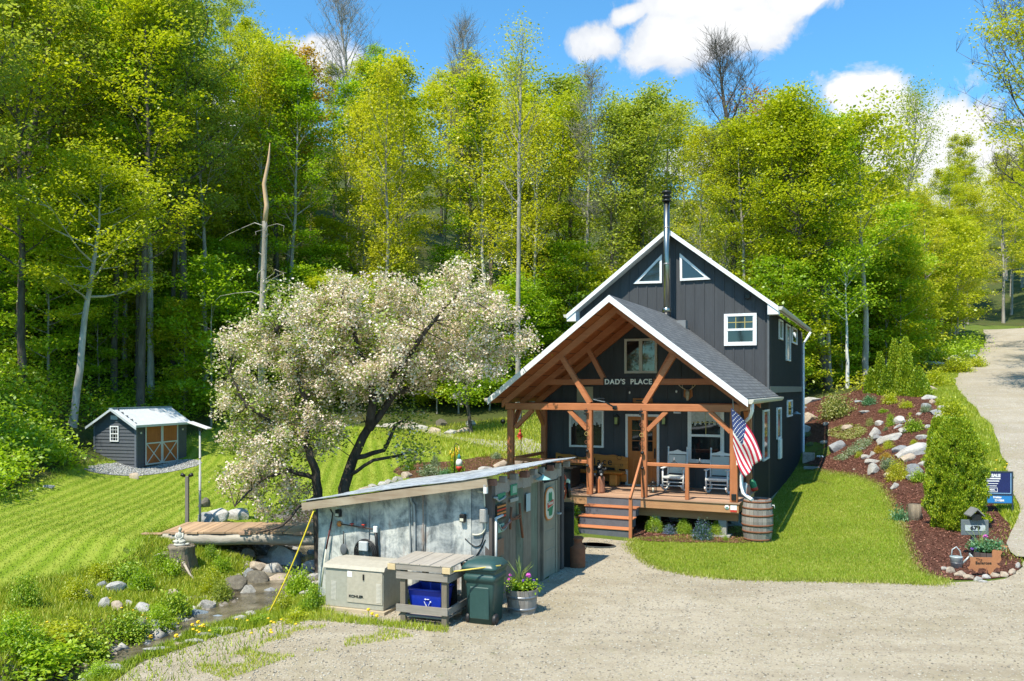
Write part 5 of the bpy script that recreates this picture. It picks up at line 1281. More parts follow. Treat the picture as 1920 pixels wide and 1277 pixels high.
# ---------------------------------------------------------------- on and around the porch
HR = -TH
def pt(name, label, cat, x, y, z, rot=0, group=None): return thing(name, hw(x, y, z), HR + rot, label, cat, group)
M_chair = mat('grey_white_paint', (.70, .71, .70), (.6, .61, .6), 3, .6)
M_sling = mat('sling_fabric', (.46, .49, .48), (.40, .43, .42), 40, .8)
def rocker(x, y, label):
    T = pt('rocking_chair', label, 'rocking chair', x, y, .942, group='white rocking chairs on the porch')
    w = .27
    for s_ in (-1, 1):
        MB().tube([(s_ * w, .25, .12), (s_ * w, .30, .5), (s_ * w, .36, 1.16)], .024, 8).ball((s_ * w, .365, 1.19), .03, (1, 1, 1.3), 8).build('back_post', M_chair, T)
        MB().tube([(s_ * (w + .02), -.25, .08), (s_ * (w + .02), -.25, .64)], .024, 8).build('front_leg', M_chair, T)
        pts = [(s_ * (w + .01), -.48 + 1.05 * i / 10, .02 + .16 * ((i - 5.2) / 5) ** 2) for i in range(11)]
        b = MB()
        for p, q in zip(pts, pts[1:]): b.bar(p, q, .035, .05)
        b.build('rocker', M_chair, T)
        MB().box(s_ * (w + .02) - .05, s_ * (w + .02) + .05, -.32, .30, .64, .665, .008).build('armrest', M_chair, T)
    b = MB(); b.prism([(-w, .94 + .07), (-w, 1.07), (-.12, 1.09), (0, 1.14), (.12, 1.09), (w, 1.07), (w, 1.01)], .025, 'y', .325); b.build('crest_rail', M_chair, T)
    MB().box(-w + .03, w - .03, .29, .31, .46, .99, .005).build('backrest', M_sling, T)
    b = MB()
    for z in (.16, .26, .36): b.tube([(-w, -.25, z), (w, -.25, z)], .014, 6)
    for z in (.2, .36): b.tube([(-w, .26, z), (w, .26, z)], .014, 6)
    b.build('stretcher', M_chair, T)
    MB().box(-w - .01, w + .01, -.28, .28, .40, .425, .006).build('seat', M_sling, T); MB().box(-w - .02, w + .02, -.29, -.265, .38, .43).build('seat_frame', M_chair, T)
    return T
xa, _ = front(1264, 900, 1.75); rocker(xa, 1.85, 'white rocking chair in front of the charcoal wall between door and window')
xa, _ = front(1347, 900, 1.75); rocker(xa, 1.75, 'white rocking chair beneath the window next to the right corner post')
# log bench with carved back
T = pt('log_bench', 'varnished live-edge log bench with carved lettering on its back', 'bench', -4.75, 2.25, .942)
M_var = wood('varnished_slab', (.50, .22, .045), (.32, .12, .02), 'x', .35, 9, True)
P = []
for i in range(25): x = -1.15 + 2.3 * i / 24; P.append((x, .86 + .05 * math.sin(x * 4.1) + .03 * math.sin(x * 9 + 1) + (.05 if x > .9 else 0)))
for i in range(25): x = 1.15 - 2.3 * i / 24; P.append((x, .52 + .04 * math.sin(x * 3.2 + 1.2)))
b = MB(); n = 25
for i in range(24):
    b.prism([P[i], P[i + 1], P[49 - i - 1], P[49 - i]], .07, 'y', .22)
b.build('backrest', M_var, T)
text('lettering', "Dad's Place", .30, M_blk, T, (-.22, .214, .68), bold=.003, extrude=.003, spacing=1.25)
b = MB()
for (x, z, r_) in ((.88, .82, .055), (.95, .60, .03)): b.tube([(x + r_ * 1.3 * math.cos(a * PI / 8), .216, z + r_ * math.sin(a * PI / 8)) for a in range(17)], .006, 4, False)
b.build('knot_carving', M_blk, T)
MB().box(-1.1, 1.1, -.22, .24, .36, .44, .03).build('seat', M_var, T)
for x in (-.8, .8): MB().box(x - .12, x + .12, -.18, .2, 0, .355, .03).box(x - .05, x + .05, .2, .28, .3, .6).build('leg', M_var, T)
MB().box(.35, 1.1, .23, .28, .1, .34, .02).build('lower_slab', M_var, T)
# carved bear on a log
xa, _ = front(1126.5, 900, .55)
T = pt('log_pedestal', 'upright bark-covered log by the top of the steps', 'log', xa, .5, .942)
MB().lathe([(.135, 0), (.13, .05), (.125, .3), (.13, .42), (.1, .46), (0, .465)], 14).build('log', mat('red_bark', (.34, .15, .09), (.18, .08, .05), 7, .9, 0, .8, .02, (1, 1, .25)), T)
MB().box(-.02, .03, -.15, -.10, .02, .4).build('split', M_cedarz, T)
T = pt('bear_figure', 'small black bear figure sitting on the upright log', 'figurine', xa, .5, .942 + .467)
M_bear = mat('bear_black', (.022, .024, .026), (.012, .012, .013), 14, .5, 0, .4, .004); M_bearl = mat('bear_muzzle', (.3, .3, .3), (.16, .17, .18), 10, .6)
b = MB(); b.ball((0, 0, .10), .10, (1, .9, 1.15), 14); b.ball((0, -.02, .27), .085, (1, .95, .95), 14)
for s_ in (-1, 1): b.ball((s_ * .065, -.01, .345), .03, (1, .6, 1), 8); b.tube([(s_ * .07, -.02, .2), (s_ * .16, -.07, .17), (s_ * .2, -.08, .24)], [.035, .032, .03], 8); b.tube([(s_ * .05, -.04, .03), (s_ * .09, -.16, .02), (s_ * .09, -.18, .06)], [.045, .04, .03], 8)
b.build('body', M_bear, T); MB().ball((0, -.095, .25), .042, (1, .9, .8), 10).build('muzzle', M_bearl, T)
b = MB(); [b.ball((s_ * .032, -.09, .295), .011, n=6) for s_ in (-1, 1)]; b.build('eyes', M_cream, T)
for s_ in (-1, 1): MB().ball((s_ * .095, -.2, .06), .035, (1, .5, 1), 8).build('paw', M_bearl, T)
# lantern
xa, _ = front(1222, 900, 1.0)
T = pt('lantern', 'black metal lantern standing on the deck before the door', 'lantern', xa, 1.15, .942)
b = MB(); b.box(-.08, .08, -.08, .08, 0, .02); b.box(-.085, .085, -.085, .085, .24, .26)
for sx in (-.075, .075):
    for sy in (-.075, .075): b.box(sx - .007, sx + .007, sy - .007, sy + .007, .02, .24)
b.build('cage', M_dark, T); MB().lathe([(.1, .26), (.06, .31), (.03, .33), (.0, .335)], 4).build('roof', M_dark, T); MB().tube([(-.03, 0, .33), (-.02, 0, .4), (.02, 0, .4), (.03, 0, .33)], .006, 5).build('ring', M_dark, T); MB().lathe([(.03, .02), (.03, .14), (0, .15)], 10).build('candle', M_cream, T)
# fire table in the left bay
T = pt('fire_table', 'black square fire-pit table behind the left railing', 'table', -5.2, 1.1, .942)
MB().box(-.45, .45, -.4, .4, .08, .6, .01).build('cabinet', M_dark, T); MB().box(-.52, .52, -.46, .46, .6, .64, .008).build('top', M_blk, T); MB().box(-.5, .5, -.44, .44, 0, .06).build('base', M_screen, T)
# wall lamps
for px, py, lab in ((1156, 787, 'black wall lantern between left window and door'), (1245, 787, 'black wall lantern between the door and the right window')):
    xa, za = front(px, py, 2.65); T = pt('wall_lantern', lab, 'lamp', xa, 2.70, za, group='wall lanterns beside the door')
    MB().box(-.06, .06, .01, .025, -.16, .12).build('backplate', M_dark, T); b = MB()
    for sx in (-.06, .06):
        for sy in (-.13, -.02): b.box(sx - .006, sx + .006, sy - .006, sy + .006, -.14, .08)
    b.box(-.07, .07, -.14, -.01, -.16, -.14); b.prism([(-.08, .08), (.08, .08), (.03, .15), (-.03, .15)], .14, 'y', -.15); b.tube([(0, .02, .1), (0, -.05, .17)], .012, 6); b.build('frame', M_dark, T)
    MB().box(-.045, .045, -.12, -.03, -.13, .07).build('glass', mat('amber_glass', (.35, .38, .12), None, 5, .2), T)
# house number plate above, small notices, thermometer board
xa, za = front(1270, 772, 2.74); T = pt('house_notice', 'small white notice under the beam right of the door', 'notice', xa, 2.74, za); MB().box(-.11, .11, -.012, 0, -.05, .05).build('card', M_white, T); MB().box(-.08, .08, -.016, -.012, -.02, .02).build('print', M_screen, T)
xa, za = front(1097, 747, 2.74); T = pt('wall_poster', 'tall cream printed board behind the left brace', 'sign', xa, 2.74, za)
MB().box(-.26, .26, -.02, 0, -.42, .36).build('board', mat('aged_paper', (.42, .40, .28), (.34, .32, .22), 5), T); b = MB()
for i in range(7): b.box(-.12 + .03 * (i % 3), .10 - .02 * (i % 2), -.024, -.02, .26 - i * .075, .275 - i * .075)
b.build('print', M_screen, T)
# mounted skull with antlers
xa, za = front(1290, 738, 2.70); T = pt('skull_mount', 'antlered deer skull on a wooden plaque beneath the right rafters', 'trophy', xa, 2.70, za)
MB().prism([(-.12, .12), (.12, .12), (.13, -.08), (0, -.2), (-.13, -.08)], .03, 'y', .01).build('plaque', M_door, T)
MB().tube([(0, 0, .1), (0, -.06, .02), (0, -.07, -.1), (0, -.06, -.2)], [.05, .065, .05, .03], 10).build('skull', mat('bone', (.55, .5, .4), (.35, .3, .22), 10), T)
for s_ in (-1, 1):
    b = MB(); b.tube([(s_ * .04, -.02, .1), (s_ * .14, -.08, .16), (s_ * .24, -.12, .24), (s_ * .28, -.1, .34)], [.016, .014, .01, .005], 6)
    b.tube([(s_ * .14, -.08, .16), (s_ * .15, -.1, .28)], [.01, .004], 6); b.tube([(s_ * .22, -.12, .22), (s_ * .2, -.14, .34)], [.01, .004], 6); b.build('antler', MATS['bone'], T)
# small hanging ornaments
for px, py, lab, D in ((1179, 736, 'tiny white ornament on the wall below the name sign', 2.6), (1267, 734, 'tiny pale ornament hanging by the skull mount', 2.6)):
    xa, za = front(px, py, D); T = pt('wall_ornament', lab, 'ornament', xa, D + .08, za); MB().ball((0, 0, 0), .03, (1, .5, 1.4), 8).build('body', M_white, T); MB().tube([(0, .04, .1), (0, 0, .03)], .004, 4).build('wire', M_dark, T)
xa, za = front(1205, 751, 2.7); T = pt('wall_shelf', 'narrow wooden plaque above the door', 'plaque', xa, 2.72, za); MB().box(-.3, .3, -.03, .02, -.07, .07, .01).build('board', M_door, T); MB().box(-.2, .2, -.036, -.03, -.02, .02).build('carving', M_dark, T)
# flood light arm on the beam
xa, za = front(1153, 764, 0); T = pt('solar_lamp', 'dark solar lamp with a flat panel bracketed on the front beam', 'lamp', xa, -.02, za)
MB().box(-.06, .06, -.02, .02, -.05, .05, .008).build('bracket', M_dark, T); MB().bar((0, -.02, 0), (-.26, -.25, .19), .05, .035).build('arm', M_dark, T)
MB().bar((-.2, -.22, .15), (-.5, -.3, .22), .18, .02).build('panel', M_screen, T); MB().bar((-.2, -.25, .24), (-.5, -.32, .25), .04, .02).build('lamp_bar', M_dark, T)
# chains and bells down the middle posts
for px, py, lab in ((1101, 800, 'hanging metal rings and bells on the post left of the steps'), (1204, 800, 'hanging metal rings and bells on the post at the handrail')):
    xa, za = front(px, py, 0); T = pt('wind_chime', lab, 'wind chime', xa - .02, -.03, 3.15, group='chimes hanging down the middle posts')
    b = MB(); b.tube([(0, 0, .15), (.02, 0, -.6), (.03, 0, -1.6), (.06, 0, -2.0)], .008, 5); b.build('cord', M_dark, T)
    for k_, (z, r_) in enumerate(((-.28, .05), (-.55, .05), (-.78, .045))):
        MB().tube([(.015 + r_ * math.cos(a * PI / 6), -.02, z + r_ * math.sin(a * PI / 6)) for a in range(13)], .007, 5, False).build('ring', M_bars if k_ % 2 else M_rust, T)
    for z in (-1.02, -1.42): MB().ball((.04, -.02, z), .05, n=10).build('bell', M_dark, T)
    for z in (.08, .0): MB().box(-.05, .05, -.03, .0, z - .03, z + .02).build('hook', M_dark, T)
# table on the porch seen by the chairs: two small ornaments on the railing
for px, lab in ((1264, 'little metal stand ornament on the rail before the left rocking chair'), (1312, 'little metal stand ornament on the rail between the rocking chairs')):
    xa, _ = front(px, 870, .1); T = pt('rail_ornament', lab, 'ornament', xa, .1, 1.87, group='ornaments on the porch rail')
    b = MB(); [b.tube([(0, 0, .06), (math.cos(a) * .09, math.sin(a) * .04, 0.004)], .007, 5) for a in (0, 2.1, 3.2, 5)]; b.build('feet', M_dark, T); MB().ball((0, 0, .10), .025, n=8).tube([(0, 0, .05), (0, 0, .16)], .008, 5).build('figure', M_screen, T)
# stickers on the fascia, light in the post foot
xa, za = front(1363, 951.5, 0); T = pt('round_sticker', 'round white sticker on the deck edge', 'sticker', xa, -.003, za); b = MB(); b.M = Matrix.Rotation(PI / 2, 4, 'X'); b.lathe([(0, 0), (.06, 0), (.06, .004), (0, .004)], 20); b.build('disc', M_white, T); MB().box(-.025, .025, -.009, -.0045, -.005, .02).box(-.03, .03, -.009, -.0045, -.035, -.022).build('print', M_green, T)
xa, za = front(1375.5, 954, 0); T = pt('square_notice', 'white notice with a red foot on the deck edge', 'sticker', xa, -.003, za); MB().box(-.08, .08, -.006, 0, -.03, .09).build('card', M_white, T); MB().box(-.08, .08, -.008, -.0, -.085, -.031).build('red_strip', M_red, T)
MB().box(-.18, -.06, -.01, .018, 1.0, 1.16, .005).build('post_light', M_dark, H)
# flag
xa, za = front(1372, 905, 0); T = pt('flag', 'United States flag hanging from an angled pole on the corner post', 'flag', .02, -.05, 1.95)
A0_ = Vector((-.04, 0, .0)); B0_ = Vector((-.10, -.35, 1.62))
MB().tube([A0_, B0_], .014, 8).build('pole', mat('flag_pole', (.35, .3, .22), None, 6), T); MB().box(-.07, .0, -.02, .04, -.05, .07).build('bracket', M_vinyl, T)
M_fr = mat('flag_red', (.52, .02, .05), (.42, .015, .04), 5, .8); M_fw = mat('flag_white', (.76, .74, .72), (.66, .64, .63), 5, .8); M_fb = mat('flag_blue', (.03, .05, .16), (.02, .035, .12), 5, .8)
FL = world(1372, 772, 20.75)
# cloth: hoist runs down the pole, fly droops to the lower right
nu, nv = 26, 24
Yf = 20.6
top = world(1371, 765, Yf); hb = world(1379, 872, Yf); fl_t = world(1428, 862, Yf - .1); fl_b = world(1404, 898, Yf - .1)
def fp(u_, v_):      # u along the fly, v down the hoist
    hz = top.lerp(world(1376, 845, Yf), v_); fz = world(1428, 858, Yf).lerp(world(1396, 896, Yf), v_)
    m = hz.lerp(fz, u_) + Vector((.10 * math.sin(u_ * PI) * (1 - v_) * 1.0, 0, .10 * math.sin(u_ * PI) * (1 - v_) - .12 * math.sin(u_ * PI) * v_))
    m.y += .07 * math.sin(v_ * 9 + u_ * 3.5) * (.25 + u_) ; m.x += .02 * math.sin(v_ * 11 + 1) * u_
    return m
inv = (Matrix.Translation(T.location) @ Matrix.Rotation(HR, 4, 'Z')).inverted()
n1, n2 = 26, 39
def cell(i, j):      # material by stripe and canton
    u_, v_ = (i + .5) / n1, (j + .5) / n2
    s_ = int(v_ * 13)
    if u_ < .4 and s_ < 7: return 2
    return 0 if s_ % 2 == 0 else 1
V = [inv @ fp(i / n1, j / n2) for j in range(n2 + 1) for i in range(n1 + 1)]
Fc = []; mi_ = []
for j in range(n2):
    for i in range(n1): a = j * (n1 + 1) + i; Fc.append((a, a + 1, a + n1 + 2, a + n1 + 1)); mi_.append(cell(i, j))
link('cloth', mesh_np('cloth', [tuple(p) for p in V], Fc, [M_fr, M_fw, M_fb], True, mi_), T).modifiers.new('t', 'SOLIDIFY').thickness = .003
b = MB()
for r_ in range(9):
    for c_ in range(6 - (r_ % 2)):
        u_ = .4 * (c_ + .6 + (r_ % 2) * .5) / 6.2; v_ = 7 / 13 * (r_ + .5) / 9; p = inv @ fp(u_, v_); e1 = (inv @ fp(u_ + .01, v_)) - p; e2 = (inv @ fp(u_, v_ + .01)) - p; nn = e1.cross(e2).normalized(); e1.normalize(); e2 = nn.cross(e1)
        q = p - nn * .004 if (nn.y > 0) else p + nn * .004; pts = []
        for k_ in range(10): a = PI * k_ / 5; rr_ = .019 if k_ % 2 == 0 else .008; pts.append(q + e1 * rr_ * math.sin(a) + e2 * rr_ * math.cos(a))
        b.add(pts, [tuple(range(10))])
b.build('stars', M_fw, T)
# rain barrel
T = thing('rain_barrel', (6.18, 20.95, 0), R(10), 'tall grey oak barrel with rusty hoops catching the downspout', 'barrel')
staves(MB(), [(.32, 0), (.365, .22), (.385, .52), (.365, .82), (.325, 1.06)], 22).build('staves', M_stave, T)
for z_, r_ in ((.06, .335), (.26, .372), (.42, .384), (.66, .382), (.84, .365), (1.0, .338)):
    MB().lathe([(r_ - .002, z_ - .024), (r_ + .004, z_ - .024), (r_ + .004, z_ + .024), (r_ - .002, z_ + .024)], 30).build('hoop', M_rust, T)
MB().lathe([(0, .98), (.31, .98)], 24).build('head', M_dark, T); MB().tube([(.36, 0, .88), (.44, -.02, .88), (.45, -.02, .8)], .016, 6).build('tap', M_vinyl, T)
MB().box(-.3, .34, -.25, .25, -.1, .0, .01).build('plinth', M_deckw, T)
# hanging buoys at the corner
for px, py, m, lab in ((1396, 915, M_paleblue, 'pale blue buoy hanging behind the rain barrel'), (1401, 918, mat('coral_buoy', (.5, .22, .15), None, 8), 'coral red buoy hanging behind the rain barrel'), (1412, 908, M_green, 'green and red buoy hanging above the rain barrel')):
    T = thing('fishing_buoy', world(px, py, 21.6), R(8), lab, 'buoy', 'buoys hanging by the downspout')
    b = MB(); b.M = Matrix.Rotation(R(-18 if m is M_green else 8), 4, 'Y'); b.lathe([(.0, -.2), (.06, -.19), (.085, -.12), (.085, .05), (.05, .13), (.0, .15)], 14); b.build('float', m, T)
    if m is M_green: b = MB(); b.M = Matrix.Rotation(R(-18), 4, 'Y'); b.lathe([(.086, -.17), (.088, -.08)], 14); b.build('red_band', M_red, T)
    MB().tube([(0, 0, .14), (-.03, 0, .3), (.0, .05, .5)], .008, 5).build('rope', M_rust, T)
# door mat
T = thing('door_mat', (2.05, 20.2, .022), R(-20), 'dark oval mat on the gravel at the foot of the steps', 'mat'); b = MB()
b.M = Matrix.Scale(.62, 4, (0, 1, 0)); b.lathe([(0, 0), (.46, 0), (.48, .008), (.46, .018), (0, .02)], 28); b.build('mat', mat('rubber_mat', (.09, .10, .09), (.04, .045, .04), 40, .9), T)
b = MB(); b.M = Matrix.Scale(.62, 4, (0, 1, 0)); b.lathe([(.38, .021), (.41, .024), (.44, .021)], 28); b.build('border', M_dark, T)
# dead stone urn etc. left of the steps
T = thing('terracotta_pot', PG(1076, 985), 0, 'terracotta pot with bright green leaves beside the steps', 'plant pot')
MB().lathe([(.11, 0), (.16, .22), (.17, .22), (.17, .26), (.15, .26)], 16).build('pot', mat('terracotta', (.38, .15, .09), None, 6), T)
leafblob(np.random.default_rng(8), [(random.gauss(0, .08), random.gauss(0, .08), .34 + random.uniform(-.06, .2)) for _ in range(30)], 14, .05, .05, .06, 'foliage', L_box, T)
# outdoor wall lamp and tap on the right side wall
dv, zv = side(1478, 774, XR); T = pt('barn_lamp', 'small dish lamp on the right wall under the upper storey', 'lamp', XR + .30, dv, zv); MB().lathe([(.03, .06), (.05, .03), (.17, -.03), (.175, -.04)], 16).build('shade', mat('galvanised', (.3, .34, .36), None, 5, .4, .5), T); MB().tube([(0, 0, .05), (-.1, 0, .2), (-.26, 0, .16)], .014, 6).build('arm', M_dark, T)
# ---------------------------------------------------------------- rocks
def rock_mat(name, a, b_, c_):
    m, t, out = nt(name); v = coords(t)
    oi = N(t, 'ShaderNodeObjectInfo'); va = N(t, 'ShaderNodeVectorMath', operation='ADD'); t.links.new(v, va.inputs[0]); t.links.new(oi.outputs['Random'], va.inputs[1])
    v = va.outputs[0]; n1 = noise(t, v, 1.6, 9, .75, .8); n2 = noise(t, v, 14, 4, .7)
    c = ramp(t, n1, [(.38, c_), (.47, b_), (.58, a)]); c = mix(t, .5, c, ramp(t, n2, [(.3, tuple(x * .55 for x in b_)), (.6, a)]))
    bsdf(t, out, c, .85, 0, bump(t, mth(t, 'ADD', n1, mth(t, 'MULTIPLY', n2, .5)), .6, .06), .25); MATS[name] = m; return m
K_gran = rock_mat('granite', (.52, .50, .46), (.38, .36, .33), (.22, .20, .18)); K_grey = rock_mat('grey_rock', (.36, .37, .38), (.25, .26, .27), (.14, .14, .14))
K_tan = rock_mat('tan_rock', (.55, .46, .36), (.42, .33, .25), (.25, .2, .15)); K_white = rock_mat('white_rock', (.56, .54, .51), (.44, .42, .40), (.26, .245, .23)); K_blue = rock_mat('slate_rock', (.30, .36, .42), (.2, .25, .3), (.12, .15, .18))
K_dark = rock_mat('wet_rock', (.2, .18, .14), (.12, .105, .085), (.06, .055, .045))
def rock_mesh(seed, cuts=13, flat=1.0):
    rr = random.Random(seed); bm = bmesh.new(); bmesh.ops.create_icosphere(bm, subdivisions=3, radius=1)
    for v in bm.verts:
        n_ = .10 * math.sin(v.co.x * 3 + seed) + .08 * math.sin(v.co.y * 4.1 + seed * 2) + .06 * math.sin(v.co.z * 5 + v.co.x * 3 + seed); v.co *= 1 + n_
    for i in range(cuts):
        d = Vector((rr.gauss(0, 1), rr.gauss(0, 1), rr.gauss(.2, .9))).normalized(); h = rr.uniform(.48, .82)
        for v in bm.verts:
            k = v.co.dot(d) - h
            if k > 0: v.co -= d * k * .92
    for v in bm.verts: v.co += Vector((rr.gauss(0, .012), rr.gauss(0, .012), rr.gauss(0, .012)))
    me = bpy.data.meshes.new('rock'); bm.to_mesh(me); bm.free(); me.materials.append(K_gran); me.polygons.foreach_set('use_smooth', [True] * len(me.polygons))
    try: me.set_sharp_from_angle(angle=R(28))
    except Exception: pass
    return me
RKS = [rock_mesh(i * 7 + 1) for i in range(9)]
rk = random.Random(21)
RN = {id(K_gran): 'speckled granite', id(K_grey): 'grey', id(K_tan): 'tan', id(K_white): 'white', id(K_blue): 'blue-grey slate', id(K_dark): 'dark wet'}
def rock(px, py, w, h, m, where, group, tilt=0, name='rock', sink=.25, label=None, dx=0):
    """rock resting on the ground where pixel (px, py) sees its foot; w, h its size in photo pixels"""
    P = PG(px, py); s = P.y / F; W_ = w * s / 2; Hh = h * s
    me = rk.choice(RKS); o = bpy.data.objects.new(name, me); COL.objects.link(o)
    dep = W_ * rk.uniform(.6, .9) if w < 3 * h else W_ * .4
    hz = Hh * .62 / (1 if w > h * .8 else 1); W_ *= 1.12; hz *= 1.12; o.scale = (W_ * 1.12, dep, hz)
    o.location = (P.x, P.y + dep * .5, P.z + hz * (.62 - sink)); o.rotation_euler = (R(rk.uniform(-8, 8)), R(tilt), R(rk.uniform(-35, 35)))
    o.material_slots[0].link = 'OBJECT'; o.material_slots[0].material = m
    sz = 'large' if W_ > .42 else 'small' if W_ < .2 else 'medium'; shp = 'flat' if h < w * .42 else 'upright' if h > w else 'rounded'
    tag(o, label, 'rock', group)
    if not label: reg(o, f'{sz} {shp} {RN[id(m)]} rock {where}', px)
    return o
G5 = lambda zx, zy: (1480 + zx / 5.32, 680 + zy / 5.32)
GG = 'stones of the rock garden'
for zx, zy, w, h, m, tl in [(225, 585, 190, 95, K_tan, 0), (180, 690, 105, 95, K_white, 20), (235, 395, 225, 60, K_gran, -8), (380, 620, 110, 32, K_tan, 0), (600, 665, 190, 55, K_tan, 0), (770, 500, 125, 34, K_gran, 0),
    (910, 625, 95, 58, K_white, -15), (860, 745, 125, 105, K_gran, -20), (900, 770, 110, 60, K_grey, 0), (1010, 790, 250, 95, K_gran, -22), (1115, 610, 120, 95, K_white, -30), (1090, 650, 110, 34, K_white, -25), (1150, 705, 115, 75, K_gran, 0), (1220, 590, 65, 42, K_tan, -15),
    (1340, 765, 110, 70, K_gran, 0), (1120, 890, 165, 85, K_grey, 0), (1250, 930, 340, 120, K_white, -20), (490, 880, 205, 115, K_grey, 0), (365, 805, 92, 32, K_tan, 0), (770, 960, 95, 60, K_gran, 0), (840, 925, 62, 52, K_gran, 0), (835, 1010, 145, 66, K_gran, 0),
    (850, 1110, 130, 125, K_gran, 10), (980, 1140, 80, 68, K_tan, 0), (1265, 1130, 140, 150, K_grey, -25), (1235, 1165, 95, 75, K_grey, 0), (1200, 985, 175, 85, K_tan, 0), (1350, 1030, 115, 66, K_gran, 0), (1405, 1085, 62, 72, K_tan, 0), (1420, 975, 72, 76, K_gran, 0),
    (1055, 1260, 105, 72, K_gran, -20), (1350, 285, 230, 62, K_tan, 0), (1420, 365, 170, 58, K_white, 0), (1375, 455, 110, 62, K_grey, 0), (1490, 525, 150, 62, K_grey, 0), (1395, 655, 78, 42, K_gran, 0), (1290, 235, 80, 44, K_white, 0), (1300, 525, 75, 32, K_gran, -15),
    (1440, 410, 70, 50, K_tan, 0), (1535, 470, 80, 50, K_gran, 0), (1470, 570, 70, 45, K_gran, 0), (730, 870, 60, 30, K_grey, 0), (655, 1070, 45, 14, K_tan, 0), (1480, 620, 90, 50, K_white, 0), (1540, 560, 110, 60, K_white, 0), (700, 400, 100, 34, K_grey, 0), (120, 470, 110, 60, K_grey, 0)]:
    px, py = G5(zx, zy)
    if px > 1705 and py < 800: wh = 'in the roadside ridge'
    elif zy > 900: wh = 'low in the rock garden'
    elif zx < 650: wh = 'in the red mulch near the cabin corner'
    elif zy < 680: wh = 'high in the rock garden'
    else: wh = 'in the middle of the rock garden'
    rock(px, py, w / 5.32, h / 5.32, m, wh, GG, tl)
for px, py, w, h, m in [(1784, 1076, 18, 15, K_tan), (1801, 1082, 20, 15, K_tan), (1818, 1087, 20, 13, K_tan), (1836, 1089, 18, 10, K_gran), (1852, 1086, 16, 10, K_white), (1868, 1083, 18, 11, K_tan), (1884, 1083, 18, 13, K_tan), (1899, 1078, 18, 12, K_tan), (1910, 1066, 14, 12, K_gran), (1773, 1070, 14, 10, K_gran), (1845, 1093, 14, 7, K_white)]:
    rock(px, py, w, h, m, 'bordering the flower planter', 'border stones of the front bed')
for px, py, w, h, m in [(968, 874, 34, 20, K_tan), (938, 880, 30, 18, K_tan), (912, 886, 30, 13, K_white), (893, 890, 26, 12, K_white), (872, 892, 22, 9, K_gran), (762, 897, 24, 14, K_tan), (746, 904, 20, 12, K_gran), (731, 908, 20, 10, K_gran), (716, 911, 22, 9, K_white), (700, 915, 22, 8, K_gran), (985, 868, 24, 15, K_tan), (682, 920, 22, 9, K_tan)]:
    rock(px, py, w, h, m, 'edging the mulch left of the porch', 'edging stones left of the porch')
for px, py, w, h, m, tl in [(385, 985, 34, 28, K_grey, 0), (404, 984, 60, 34, K_white, -18), (438, 975, 46, 24, K_white, 0), (382, 952, 22, 22, K_dark, 40)]:
    rock(px, py, w, h, m, 'by the tall lamp pole', 'boulders by the footbridge', tl)
for px, py, w, h, m, tl in [(217, 1112, 30, 32, K_white, 0), (163, 1126, 26, 24, K_gran, 20), (191, 1142, 24, 24, K_gran, 0), (218, 1148, 26, 24, K_tan, 0), (240, 1136, 15, 13, K_gran, 0), (263, 1150, 38, 20, K_white, 15), (322, 1118, 26, 14, K_tan, 0), (188, 1103, 18, 14, K_grey, 0), (89, 916, 20, 9, K_grey, 0), (55, 922, 10, 4, K_gran, 0), (130, 1190, 16, 16, mat('brick_red', (.2, .08, .06), None, 5), 0)]:
    if m is MATS.get('brick_red'): RN[id(m)] = 'reddish'
    rock(px, py, w, h, m, 'on the grassy left bank' if py > 1000 else 'at the far edge of the lawn', 'rocks on the left bank', tl)
rock(250, 898, 20, 16, K_tan, '', 'rocks on the left bank', -25, label='tilted tan stone propping the near corner of the small shed')
